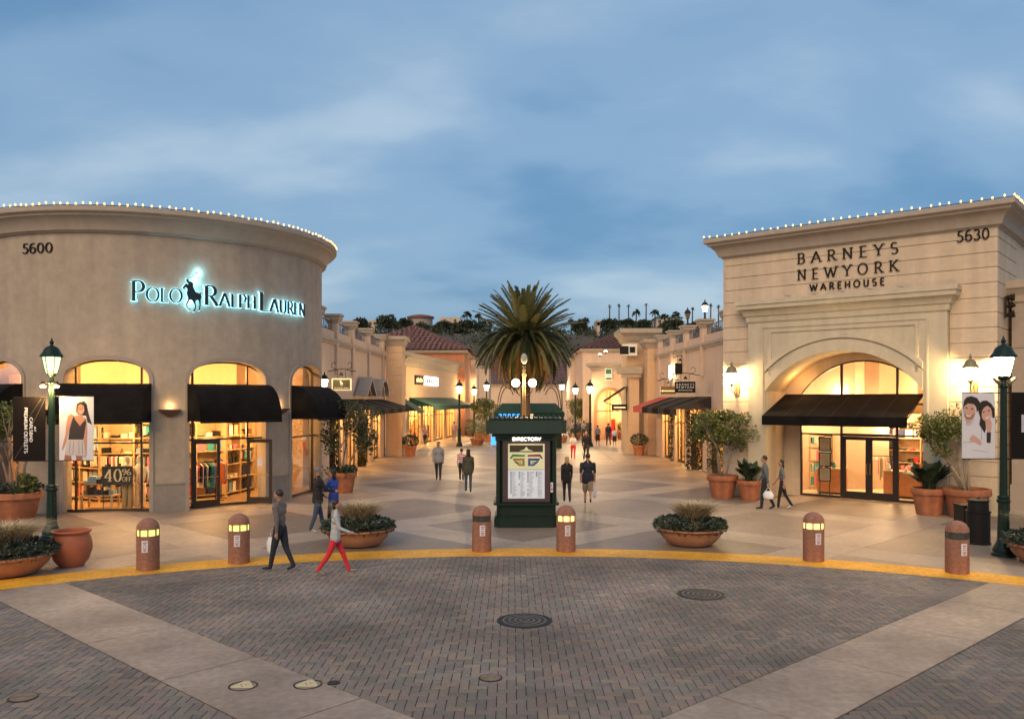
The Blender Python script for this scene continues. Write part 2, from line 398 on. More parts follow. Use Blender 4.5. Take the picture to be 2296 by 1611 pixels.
M_boll = mat('bollard_concrete', (.34, .165, .115), rough=.9, var=.22, scale=16, bump=.7, stain=.25, streak=.25)
M_lens = mat('lens_lit', (.8, .8, .4), emit=.75, ecol=(.85, .85, .16))
M_lensw = mat('lens_warm', (.9, .7, .3), emit=1.1, ecol=(1, .68, .22))
M_lensd = mat('lens_dark', (.06, .065, .06), rough=.3)
M_stick = mat('sticker_white', (.7, .68, .7), rough=.5)
M_stickr = mat('sticker_print', (.35, .16, .22), rough=.5)
M_tile = mat('roof_tile', (.19, .088, .07), rough=.85, var=.3, scale=1.5)
M_brass = mat('brass', (.55, .42, .2), rough=.3, metal=.9)
M_white = mat('white_plastic', (.75, .76, .78), rough=.4, var=.04)
M_bark = mat('bark', (.23, .18, .14), rough=.95, var=.3, scale=12, bump=.6)
M_barkd = mat('dark_bark', (.10, .065, .04), rough=.95, var=.3, scale=8, bump=.6)
M_lf = [mat('leaf_a', (.10, .125, .03), rough=.6, var=.2, scale=4), mat('leaf_b', (.17, .18, .045), rough=.6, var=.2, scale=4), mat('leaf_c', (.06, .08, .025), rough=.6, var=.2, scale=4)]
M_dk = [mat('leaf_dark_a', (.022, .045, .02), rough=.5), mat('leaf_dark_b', (.035, .065, .028), rough=.5), mat('leaf_dark_c', (.016, .03, .018), rough=.5)]
M_suc = [mat('succulent_a', (.05, .085, .06), rough=.5), mat('succulent_b', (.08, .12, .085), rough=.5), mat('succulent_c', (.03, .05, .04), rough=.5)]
M_grass = [mat('dry_grass_a', (.72, .56, .34), rough=.8), mat('dry_grass_b', (.45, .34, .18), rough=.8), mat('dry_grass_c', (.10, .10, .04), rough=.8)]
# ================================================================== GROUND
g = MB(); 
g.add([(-1500, -60, -.06), (1500, -60, -.06), (1500, 1500, -.06), (-1500, 1500, -.06)], [(0, 1, 2, 3)]); struct(g.build('ground', M_earth))
AX = .3                                                   # axis of the plaza
PC, PR, KW = (AX, 2.9), 16.75, .98                        # plaza centre, radius of the paved disc, kerb width
def split(poly, n, c):
    """split a convex polygon by the line n.p = c"""
    A, B = [], []
    for i in range(len(poly)):
        p, q = poly[i], poly[(i + 1) % len(poly)]; dp = n[0] * p[0] + n[1] * p[1] - c; dq = n[0] * q[0] + n[1] * q[1] - c
        (A if dp <= 0 else B).append(p)
        if dp * dq < 0:
            t = dp / (dp - dq); r = (p[0] + (q[0] - p[0]) * t, p[1] + (q[1] - p[1]) * t); A.append(r); B.append(r)
    return (A if len(A) > 2 else None), (B if len(B) > 2 else None)
def area(P): return abs(sum(P[i][0] * P[(i + 1) % len(P)][1] - P[(i + 1) % len(P)][0] * P[i][1] for i in range(len(P)))) / 2
def inset(P, d):
    n = len(P); out = []
    for i in range(n):
        a, b, c = Vector(P[i - 1]), Vector(P[i]), Vector(P[(i + 1) % n]); u = (b - a); v = (c - b)
        if u.length < 1e-5 or v.length < 1e-5: return None
        nu = Vector((-u.y, u.x)).normalized(); nv = Vector((-v.y, v.x)).normalized(); k = 1 + nu.dot(nv)
        if k < .15: return None
        out.append(tuple(b + (nu + nv) / k * d))
    return out
def ccw(P): return P if sum(P[i][0] * P[(i + 1) % len(P)][1] - P[(i + 1) % len(P)][0] * P[i][1] for i in range(len(P))) > 0 else P[::-1]
def slab(mb, P, zt, zb, gap=.006, bev=.005, mi=0, col=None):
    P = ccw(P); P = [p for i, p in enumerate(P) if math.hypot(p[0] - P[i - 1][0], p[1] - P[i - 1][1]) > .012]
    if len(P) < 3: return False
    A = inset(P, gap); B = inset(P, gap + bev)
    if not A or not B or area(B) < 1e-4: return False
    n = len(P); vs = [(x, y, zt) for x, y in B] + [(x, y, zt - bev * .7) for x, y in A] + [(x, y, zb) for x, y in A]
    mb.add(vs, [tuple(range(n))] + [(i + n, (i + 1) % n + n, (i + 1) % n, i) for i in range(n)] + [(i + 2 * n, (i + 1) % n + 2 * n, (i + 1) % n + n, i + n) for i in range(n)], mi, col); return True
# --- promenade slabs: two families of diagonal bands near the plaza, cross joints up the street
prom = MB(); prom.add([(-60, -20, -.03), (60, -20, -.03), (60, 170, -.03), (-60, 170, -.03)], [(0, 1, 2, 3)])
promo = struct(prom.build('promenade', M_joint))
bands = [(12.35, 14.25), (19.9, 21.7), (27.4, 29.4), (35.2, 37.0), (43, 44.8)]
near = [[(-22, 10), (22, 10), (22, 47.5), (-22, 47.5)]]
for s in (1, -1):
    cs = [c for b in bands for c in b] + [-2.0, 5.0]
    for c in cs:
        nx = []
        for P in near:
            a, b = split(P, (s, 1), c + s * AX); nx += [q for q in (a, b) if q]
        near = nx
far = [[(-22, 47.5), (22, 47.5), (22, 150), (-22, 150)]]
for n, c in [((0, 1), y) for y in (51.5, 55.5, 57.6, 59.6, 64, 70, 78, 88, 100, 115, 132)] + [((1, -.017), x) for x in (-9, -4.6, .35, 5.3, 10)]:
    nx = []
    for P in far: a, b = split(P, n, c); nx += [q for q in (a, b) if q]
    far = nx
rs = random.Random(3)
for P in near + far:
    if area(P) < .01: continue
    cx = sum(p[0] for p in P) / len(P); cy = sum(p[1] for p in P) / len(P)
    if all(math.hypot(x - PC[0], y - PC[1]) < PR + .3 for x, y in P): continue
    inb = any(b[0] < cy + s * (cx - AX) < b[1] for b in bands for s in (1, -1)) if cy < 47.5 else 57.6 < cy < 59.6
    m = M_slabL if inb else (M_slabD if cy < 47 and rs.random() < .45 else M_slabM)
    mb = MB(); 
    if slab(mb, P, rs.uniform(-.001, .001), -.028): mb.build('slab', m, promo)
# --- plaza: bed, kerb band, diagonal strips, pavers
def ring(mb, r0, r1, z, zb, a0=0, a1=math.pi, n=120):
    for i in range(n):
        a, b = a0 + (a1 - a0) * i / n, a0 + (a1 - a0) * (i + 1) / n
        p = lambda r, t, zz: (PC[0] + r * math.cos(t), PC[1] + r * math.sin(t), zz)
        mb.add([p(r0, a, z), p(r1, a, z), p(r1, b, z), p(r0, b, z), p(r0, a, zb), p(r1, a, zb), p(r1, b, zb), p(r0, b, zb)], [(0, 1, 2, 3), (1, 5, 6, 2), (0, 3, 7, 4)])
bed = MB(); bed.add([(PC[0] + (PR + .1) * math.cos(2 * math.pi * i / 96), PC[1] + (PR + .1) * math.sin(2 * math.pi * i / 96), .004) for i in range(96)], [tuple(range(96))])
plaza = struct(bed.build('plaza_paving', M_joint))
yk = MB(); ring(yk, PR, PR + KW, .022, -.02, -.1, math.pi + .1); struct(yk.build('painted_kerb', M_yel))
PZ = .018
STR = [((.672, .741), 5.0, 6.40), ((-.672, .741), 4.62, 6.0)]       # X+Z and Z-X limits
clipcircle = lambda P: P
def clip_circle(P, r, keep_in=True):
    cx = sum(p[0] for p in P) / len(P) - PC[0]; cy = sum(p[1] for p in P) / len(P) - PC[1]; d = math.hypot(cx, cy)
    if d < 1e-6: return P
    n = (cx / d, cy / d); a, b = split(P, n, n[0] * PC[0] + n[1] * PC[1] + r); return a
strips = MB(); strips.add([(0, 0, -.01), (.1, 0, -.01), (0, .1, -.01)], [(0, 1, 2)])
stripo = struct(strips.build('concrete_strip', M_joint))
for k, (n, c0, c1) in enumerate(STR):
    t = (n[1], abs(n[0])) if n[0] < 0 else (n[1], -n[0]); L = 1.0
    # along t: from the far end (circle) towards the camera
    mid = (c0 + c1) / 2
    for sgn_i in range(9):
        pass
    al = [(-23.0 + 2.45 * i) for i in range(20)]
    for a0, a1 in zip(al[:-1], al[1:]):
        q = []
        for a, c in ((a0, c0), (a1, c0), (a1, c1), (a0, c1)):
            bx = PC[0]; # foot of normal
            x = n[0] * c + t[0] * a; y = n[1] * c + t[1] * a; q.append((x, y))
        if min(p[1] for p in q) > 22 or max(p[1] for p in q) < 2: continue
        q2 = q
        for _ in range(2):
            if q2: q2 = clip_circle(q2, PR - .01)
        # exact clip with several tangents
        if q2:
            for th in np.linspace(.3, math.pi - .3, 60):
                nn = (math.cos(th), math.sin(th)); 
                if q2: q2 = split(q2, nn, nn[0] * PC[0] + nn[1] * PC[1] + PR - .005)[0]
        # let the right-hand strip stop at the left-hand one
        if q2 and k == 1: q2 = split(q2, STR[0][0], STR[0][2])[1]
        if q2 and area(q2) > .05:
            mb = MB()
            if slab(mb, q2, PZ + .002, .004, .013, .008): mb.build('slab', M_strip, stripo)
tones = [(1, 1, 1), (1.18, 1.08, 1.0), (.86, .88, .9), (.82, .93, .88), (1.12, .92, .9), (1.3, 1.16, .98), (.72, .74, .76), (.98, .9, .95), (1.05, 1.02, 1.0)]
allp = []; PW = .122; rs = random.Random(5)
def paver_ok(P):
    for n, c0, c1 in STR:
        vals = [n[0] * x + n[1] * y for x, y in P]; m = sum(vals) / len(vals)
        if min(vals) >= c1 or max(vals) <= c0: continue
        if c0 < m < c1 and min(vals) > c0 and max(vals) < c1: return None
        P = split(P, n, c0)[0] if m <= (c0 + c1) / 2 else split(P, n, c1)[1]
        if not P or area(P) < .002: return None
    cx = sum(p[0] for p in P) / len(P); cy = sum(p[1] for p in P) / len(P); d = math.hypot(cx - PC[0], cy - PC[1])
    if d > PR - .4:
        n = ((cx - PC[0]) / d, (cy - PC[1]) / d); P = split(P, n, n[0] * PC[0] + n[1] * PC[1] + PR)[0]
        if not P or area(P) < .002: return None
    return P
for j in range(-40, 260):                                  # 90 degree herringbone: bricks 1 x 2 units on a grid
    for i in range(-110, 115):
        k = (i - j) % 4
        x, y = AX + i * PW, 6.6 + j * PW
        if y > 20.5 or y < 6.6 or abs(x) > y * .66 + 1.2: continue
        if k == 0: P = [(x, y), (x + 2 * PW, y), (x + 2 * PW, y + PW), (x, y + PW)]
        elif k == 2: P = [(x, y - PW), (x + PW, y - PW), (x + PW, y + PW), (x, y + PW)]
        else: continue
        P = paver_ok(P)
        if P: allp.append((P, rs.choice(tones), rs.uniform(-.0018, .0018)))
def vis(P):
    cx = sum(p[0] for p in P) / len(P); cy = sum(p[1] for p in P) / len(P)
    u = CX + F * cx / cy; v = HY + F * CH / cy; return 0 < u < 2296 and v < 1620, cy
allp.sort(key=lambda t: (0 if vis(t[0])[0] and area(t[0]) > .02 else 1, vis(t[0])[1]))
field = MB(); hue = {}
for i, (P, tn, dz) in enumerate(allp):
    cl = rs.random(); cx, cy = P[0]
    v = .92 + .3 * mnoise.noise(Vector((cx * .35, cy * .35, 0))) + .25 * mnoise.noise(Vector((cx * .9, cy * .9, 5)))
    tn = tuple((.22 + .78 * c) * v for c in tn)
    if i < 290:
        mb = MB(); ox, oy = P[0]
        if slab(mb, [(x - ox, y - oy) for x, y in P], 0, -.016, .0045, .007, 0, tn): mb.build('paver', M_pave, plaza, loc=(ox, oy, PZ + dz))
    else: slab(field, P, PZ + dz, .002, .0045, .007, 0, tn)
fo = field.build('paver_field', M_pave, plaza); fo['kind'] = 'stuff'
# --- covers
def manhole(x, y, r, label, m, group=None):
    t = thing('manhole_cover', label, 'manhole cover', (x, y, PZ), 0, group)
    mb = MB(); mb.lathe([(r * 1.08, 0), (r * 1.08, .008), (r * .98, .010), (r * .98, .004), (r * .1, .004)], 40); mb.build('frame_ring', M_ironb, t, 'auto')
    mb = MB(); pr = [(r * .95, .002)]
    k = 6
    for i in range(k):
        a = r * .95 * (1 - i / k); b = r * .95 * (1 - (i + .55) / k); c = r * .95 * (1 - (i + .8) / k); pr += [(a, .011), (b, .011), (c, .006)]
    pr.append((.01, .009)); mb.lathe(pr, 40); mb.build('lid', m, t, 'auto')
    if r > .3:
        for q in (.84, .62, .40, .2): mb = MB(); mb.lathe([(r * q, .011), (r * q, .0135), (r * (q - .045), .0135), (r * (q - .045), .011)], 40, caps=False); mb.build('raised_ring', M_ring, t)
    return t
M_ring = mat('worn_ring', (.20, .17, .13), rough=.5, metal=.3, var=.5, scale=6)
M_mh = mat('cast_iron', (.045, .04, .036), rough=.7, metal=.2, var=.3, scale=8)
M_mh2 = mat('cover_tan', (.20, .15, .10), rough=.7, var=.3, scale=9)
x, y = G(1176, 1393); manhole(x, y, .43, 'large dark round manhole cover set in the pavers at the centre of the plaza', M_mh)
x, y = G(1573, 1334); manhole(x, y, .43, 'ringed round manhole cover in the pavers towards the right hand planter bowl', M_mh)
x, y = G(1100, 1522); manhole(x, y, .145, 'small tan round cover in the pavers below the large dark manhole', M_mh2)
x, y = G(52, 1566); manhole(x, y, .16, 'small tan round cover in the pavers at the lower left', M_mh2)
x, y = G(748, 1533); manhole(x, y, .075, 'tiny dark round cover beside the left concrete strip', M_mh)
def tricover(px_, py_, label):
    x, y = G(px_, py_); t = thing('triangular_cover', label, 'cover', (x, y, PZ + .003), 0, 'triangular covers in the left concrete strip')
    mb = MB(); mb.lathe([(.185, 0), (.185, .004), (.165, .004), (.165, .001)], 28, caps=False); mb.build('groove_ring', M_ironb, t)
    mb = MB(); P = [(.15 * math.cos(R_(a)), .17 * math.sin(R_(a))) for a in (90, 75, -15, -28, -152, -165, 105)]
    mb.prism(ccw(P), lambda a, d, b: (a, b, d), .001, .008); mb.build('plate', mat('cream_plate', (.62, .52, .30), rough=.5), t)
    for q in ((-.03, .02), (.03, .02), (0, -.04)): mb = MB(); mb.lathe([(.012, .0085), (.012, .0095)], 8, (q[0], q[1], 0)); mb.build('screw', M_ironb, t)
tricover(545, 1540, 'cream triangular cover in the left concrete strip, the one nearer the left pavers')
tricover(690, 1537, 'cream triangular cover at the right edge of the left concrete strip')

# ================================================================== POLO STORE (rotunda)
PX0, PY0, PRR, PH = -14.0, 33.3, 6.25, 9.15
polo = thing('round_store', 'round taupe stucco store with arched windows and numbers 5600 under the cornice', 'store', (PX0, PY0, 0))
def fP(s, d, z, R=PRR):
    a = s / R; return ((R - d) * math.sin(a), -(R - d) * math.cos(a), z)
def s_of(x):                                               # arc length at a survey column
    a = (x - CX) / F; A = a * a + 1; B = -2 * (a * PX0 + PY0); C = PX0 ** 2 + PY0 ** 2 - PRR ** 2; D = max(0, B * B - 4 * A * C)
    Z = (-B - math.sqrt(D)) / (2 * A); return PRR * math.atan2(a * Z - PX0, PY0 - Z), Z
POPS = [(-4.75, -2.12, 4.3, .7, 2.3), (-.55, 2.12, 4.3, .7, 2.3), (3.35, 6.1, 4.3, .7, 2.3), (7.42, 10.2, 4.3, .7, 2.3)]
mb = MB(); wall(mb, fP, -PRR * math.pi * .98, PRR * math.pi * .98, PH, POPS, .42, ds=.35); mb.build('wall', M_stuccoP, polo, 'auto')
# plinth between openings
for a, b in [(-7.5, -4.75), (-2.12, -.55), (2.12, 3.35), (6.1, 7.42), (10.2, 16)]:
    n = 6; mb = MB()
    ribbon(mb, fP, [(a + .1 + (b - a - .2) * i / n, 0) for i in range(n + 1)], [(a + .1 + (b - a - .2) * i / n, .88) for i in range(n + 1)], -.04, .01)
    ribbon(mb, fP, [(a + .1 + (b - a - .2) * i / n, .88) for i in range(n + 1)], [(a + .1 + (b - a - .2) * i / n, .93) for i in range(n + 1)], -.06, .01)
    mb.build('plinth', mat('plinth_grey', (.27, .24, .21), rough=.9, var=.1, scale=4, streak=.15), polo)
for o in POPS:
    mb = MB(); ribbon(mb, fP, arch_path(*o), arch_path(*o, off=.13), -.055, .01); mb.build('arch_trim', M_trimP, polo, 'auto')
CORN = [(-.05, -.05), (.05, -.05), (.08, -.03), (.10, .0), (.17, .02), (.20, .10), (.27, .26), (.40, .40), (.48, .44), (.50, .50), (.56, .52), (.60, .56), (.60, .70), (.52, .73), (-.05, .73)]
mb = MB(); pth = [fP(PRR * R_(a), 0, 0)[:2] for a in range(-178, 180, 3)]
sweep(mb, pth, [(p, PH + z) for p, z in CORN], closed=True, out=1); mb.build('cornice', M_corn, polo, 'auto')
mb = MB(); mb.lathe([(PRR - .2, PH + .3), (PRR - .2, PH + .35)], 64); mb.build('roof', M_corn, polo)
mb = MB(); mb.lathe([(PRR - .5, 5.35), (PRR - .5, 5.4)], 64); mb.build('ceiling', mat('shop_ceiling', (.62, .50, .33), rough=.8, var=.03), polo)
M_floor = mat('shop_floor', (.36, .24, .13), rough=.25, var=.15, scale=3)
mb = MB(); mb.lathe([(PRR - .3, .0), (PRR - .3, .03)], 64); mb.build('floor', M_floor, polo)
M_inw = mat('shop_wall', (.66, .54, .37), rough=.8, var=.05)
mb = MB(); mb.lathe([(3.0, .03), (3.0, 5.35)], 8, a0=R_(0), caps=False); mb.build('inner_wall', M_inw, polo)
mb = MB(); ribbon(mb, fP, [(-17 + i * .5, .03) for i in range(21)], [(-17 + i * .5, 5.34) for i in range(21)], .5, .56); mb.build('lining', M_inw, polo)
for q in ((-8.2, 2.0, 4.5), (-10.5, 1.8, 3.2)): point('ceiling_lamp', fP(*q), 110, (1, .52, .17), .25, polo)
# address numerals
text('5600', s_of(52)[0], s_of(118)[0], 8.48, .31, fP, -.035, .0, M_text, polo, name='numeral', thick=.14, thin=.08, serif=False)
# windows
M_cols = [mat('cloth_' + n, c, rough=.9) for n, c in (('navy', (.02, .03, .08)), ('red', (.5, .03, .03)), ('cream', (.7, .62, .48)), ('white', (.75, .75, .7)), ('khaki', (.34, .26, .14)), ('black', (.015, .015, .015)), ('pink', (.6, .16, .2)), ('orange', (.65, .2, .06)), ('teal', (.05, .28, .3)), ('olive', (.14, .14, .06)), ('brown', (.16, .08, .04)), ('sky', (.2, .34, .5)))]
M_shelf = mat('shelf_wood', (.46, .32, .17), rough=.6)
def glazing(parent, s, R, half, mull, bars, door=None, depth=.36, ex=2.3, sp=4.3, ri=.7):
    """flat glazed screen behind an arched opening; local frame parent is at the wall face"""
    dz = depth; w2 = half + .04
    AZ = lambda x: arch_z(x, -half, half, sp, ri, ex)
    pts = arch_path(-half, half, sp, ri, ex, z0=.03)
    inn = [(max(-half + .06, min(half - .06, x)), z - .055 if z > .5 else z) for x, z in pts]
    fr = MB(); ribbon(fr, ident, inn, pts, dz - .05, dz + .05); 
    fr.box(-half + .06, half - .06, dz - .05, dz + .05, .03, .1)
    for x, z0, z1 in mull: fr.box(x - .03, x + .03, dz - .045, dz + .045, z0, (AZ(x) - .03) if z1 is None else z1)
    for x0, x1, z in bars: fr.box(x0 + .03, x1 - .03, dz - .04, dz + .04, z - .03, z + .03)
    fr.build('window_frame', M_bronze, parent)
    gl = MB(); gl.add([(x, dz, z) for x, z in inn], [tuple(range(len(inn)))]) if not door else None
    if door:
        x0, x1, zt = door; P = [p for p in inn]; L = [(-half + .06, .1), (x0, .1), (x0, zt), (x1, zt), (x1, .1), (half - .06, .1)] + [p for p in inn[::-1] if p[1] > .5]
        gl.add([(x, dz, z) for x, z in L], [tuple(range(len(L)))])
    gl.build('pane', M_glass, parent)
def dome_awning(label, s, R, half, top=4.22, bot=2.98, proj=1.05, parent=None, group=None):
    a = s / R; o = thing('dome_awning', label, 'awning', (PX0 + R * math.sin(a), PY0 - R * math.cos(a), 0), a, group)
    n = 9; pr = [(-(proj) * math.sin(math.pi / 2 * i / n), bot + (top - bot) * math.cos(math.pi / 2 * i / n)) for i in range(n + 1)]
    mb = MB(); ns = 5
    for k in range(ns):
        x0 = -half + 2 * half * k / ns; x1 = -half + 2 * half * (k + 1) / ns
        for i in range(n):
            (y0, z0), (y1, z1) = pr[i], pr[i + 1]
            mb.add([(x0, y0 + .1, z0), (x1, y0 + .1, z0), (x1, y1 + .1, z1), (x0, y1 + .1, z1)], [(0, 3, 2, 1)])
    mb.build('canopy', M_black, o, 'auto')
    for sx_ in (-1, 1):
        mb = MB(); P = [(0.1, bot)] + [(y + .1, z) for y, z in pr]; mb.add([(sx_ * half, y, z) for y, z in P], [tuple(range(len(P)))]); mb.build('end_panel', M_black, o)
    mb = MB(); mb.box(-half - .005, half + .005, .1 - proj - .012, .1 - proj, bot - .06, bot + .01); mb.build('valance', M_black, o)
    mb = MB(); mb.tube([(-half, .1 - proj, bot), (half, .1 - proj, bot)], .015, 6); mb.tube([(-half, .1, bot), (-half, .1 - proj, bot)], .015, 6); mb.tube([(half, .1, bot), (half, .1 - proj, bot)], .015, 6); mb.build('frame', M_ironb, o)
    return o
def tangent(name, s, cat=None):
    a = s / PRR; o = bpy.data.objects.new(name, None); COL.objects.link(o); o.parent = polo; o.location = (PRR * math.sin(a), -PRR * math.cos(a), 0); o.rotation_euler = (0, 0, a); return o
aw_lab = ['black domed awning cut by the left edge of the photo', 'black domed awning behind the woman poster beside the left street lamp', 'black domed awning over the open glass doors of the round store', 'black domed awning at the street corner of the round store']
for k, o in enumerate(POPS):
    s = (o[0] + o[1]) / 2; half = (o[1] - o[0]) / 2 + .02; e = tangent('window' if k != 2 else 'shop_front', s)
    if k != 2: glazing(e, s, PRR, half, [(-half + .33, .1, None), (half - .33, .1, None)], [(-half, half, 2.27)])
    else:
        glazing(e, s, PRR, half, [(-half + .22, .1, None), (half - .62, 2.3, None)], [(-half, half, 2.33)], door=(-half + .22, half - .62, 2.33))
    dome_awning(aw_lab[k], s, PRR, half + (.05 if k else .05), group='domed black awnings round the store')
# door leaves of window 2: left one shut, right one swung out
s = sum(POPS[2][:2]) / 2; e = tangent('entrance', s); half = (POPS[2][1] - POPS[2][0]) / 2 + .02
def leaf(parent, x, y, w, ang, name='door'):
    d = bpy.data.objects.new(name, None); COL.objects.link(d); d.parent = parent; d.location = (x, y, 0); d.rotation_euler = (0, 0, ang)
    mb = MB(); mb.box(0, .10, -.03, .03, .04, 2.3); mb.box(w - .10, w, -.03, .03, .04, 2.3); mb.box(.10, w - .10, -.03, .03, .04, .26); mb.box(.10, w - .10, -.03, .03, 2.18, 2.3); mb.build('door_frame', M_bronze, d)
    mb = MB(); mb.add([(.10, 0, .26), (w - .10, 0, .26), (w - .10, 0, 2.18), (.10, 0, 2.18)], [(0, 1, 2, 3)]); mb.build('pane', M_glass, d)
    mb = MB(); mb.tube([(.08, -.07, 1.05), (w - .08, -.07, 1.05)], .016, 6); mb.tube([(.12, -.07, 1.05), (.12, 0, 1.05)], .012, 6); mb.tube([(w - .12, -.07, 1.05), (w - .12, 0, 1.05)], .012, 6); mb.build('push_bar', mat('brass', (.55, .42, .2), rough=.3, metal=.9), d)
    return d
leaf(e, -half + .25, .36, .93, 0)
dd = leaf(e, half - .62, .34, .93, R_(-52))
mb = MB(); mb.box(.4, .6, -.037, -.033, 1.35, 1.65); mb.build('notice', M_stick, dd)
# sign: words and rider
NAV = dict(name='letter', thick=.17, thin=.06, back=(M_halo, .009))
sg = thing('store_sign', 'dark backlit lettering POLO RALPH LAUREN glowing cyan on the round store', 'sign', (PX0, PY0, 0))
def word(s, xa, xb, cap, small, z):
    text(s, s_of(xa)[0], s_of(xb)[0], z, cap, fP, -.16, -.12, M_navy, sg, hs=[cap] + [small] * (len(s) - 1), gap=.10, **NAV)
word('POLO', 297, 407, .66, .46, 6.90); word('RALPH', 456, 568, .66, .46, 6.87); word('LAUREN', 577, 676, .66, .46, 6.84)
rid = [(450, 500), (480, 488), (515, 500), (520, 545), (560, 560), (610, 575), (640, 610), (632, 700), (665, 760), (700, 840), (745, 860), (800, 880), (830, 850), (865, 855), (887, 895), (860, 880), (836, 895), (852, 965), (850, 1000), (835, 1050), (830, 1180), (815, 1330), (800, 1360), (765, 1355), (790, 1320), (800, 1190), (785, 1090), (760, 1060), (700, 1095), (690, 1140), (710, 1200), (705, 1300), (670, 1395), (635, 1400), (640, 1370), (672, 1300), (680, 1210), (645, 1150), (620, 1090), (580, 1065), (540, 1080), (520, 1130), (490, 1190), (485, 1280), (510, 1310), (565, 1350), (540, 1370), (500, 1340), (460, 1280), (455, 1190), (490, 1100), (510, 1040), (485, 960), (470, 890), (490, 780), (450, 730), (425, 740), (408, 795), (365, 765), (368, 730), (420, 650), (450, 630), (500, 640), (515, 620), (480, 590), (455, 550)]
mal = [(495, 500), (505, 480), (715, 305), (710, 275), (722, 265), (780, 340), (768, 356), (735, 330), (725, 318)]
s0 = s_of(430)[0]; K_ = .00120
for P in (rid, mal):
    Q = [(s0 + (x - 625) * K_, 6.62 + (1400 - y) * K_) for x, y in P]; Q = ccw(Q)
    mb = MB(); mb.prism(Q, fP, -.17, -.13); o = mb.build('polo_rider' if P is rid else 'mallet', M_navy, sg)
    C = Vector((sum(q[0] for q in Q) / len(Q), sum(q[1] for q in Q) / len(Q))); A = None
    mb = MB(); mb.prism([(C.x + (a - C.x) * 1.03, C.y + (b - C.y) * 1.02) for a, b in Q], fP, -.128, -.10); mb.build('halo_panel', M_halo, o)
q = fP(s0, -.28, 7.35); l = [point('sign_glow', fP(s0 + a, -.09, z), 6, (.25, .78, 1), .06, sg) for a, z in ((-.12, 6.95), (0, 7.3), (.1, 7.65), (.2, 7.95))]
# wall sconces (corbel boxes)
def corbel(label, s):
    a = s / PRR; o = thing('wall_sconce', label, 'wall light', (PX0 + PRR * math.sin(a), PY0 - PRR * math.cos(a), 3.12), a, 'corbel wall lights on the round store')
    mb = MB()
    for w, d, z0, z1 in ((.33, .24, .2, .25), (.29, .2, .155, .2), (.23, .16, .10, .155), (.16, .12, .05, .10), (.09, .08, 0, .05)): mb.box(-w, w, -d, .05, z0, z1)
    mb.build('bowl', mat('sconce_brown', (.09, .045, .03), rough=.6), o); point('lamp', (0, -.12, .36), 5, (1, .6, .25), .06, o)
corbel('brown stepped wall light between the poster window and the open doors', 2.74)
corbel('brown stepped wall light half hidden by the door awning', 6.75)
corbel('brown stepped wall light behind the left street lamp', -1.33)
# string lights
def strand(label, pts, par, step, seed, wire=.012):
    t = thing('string_light', label, 'string light', (0, 0, 0)); rr = random.Random(seed)
    P = [Vector(p) for p in pts]; mb = MB(); mb.tube([p + Vector((0, 0, rr.uniform(-.01, .02))) for p in P], wire, 5); mb.build('wire', M_ironb, t)
    d = 0; acc = 0; base = None
    for a, b in zip(P[:-1], P[1:]):
        L = (b - a).length
        while acc < L:
            q = a.lerp(b, acc / L) + Vector((rr.uniform(-.02, .02), rr.uniform(-.02, .02), .055 + rr.uniform(-.03, .03)))
            if base is None:
                m2 = MB(); m2.ell((0, 0, 0), (.030, .030, .042), 8, 6); base = m2.build('bulb', M_bulb, t, True); base.location = q
            else:
                c = base.copy(); COL.objects.link(c); c.parent = t; c.location = q
            acc += step * rr.uniform(.88, 1.12)
        acc -= L
pp = []
for i in range(0, 111):
    a = R_(-42 + 1.5 * i); pp.append((PX0 + (PRR + .58) * math.sin(a), PY0 - (PRR + .58) * math.cos(a), PH + .72))
strand('string of warm bulbs along the cornice of the round store', pp, None, .235, 2)

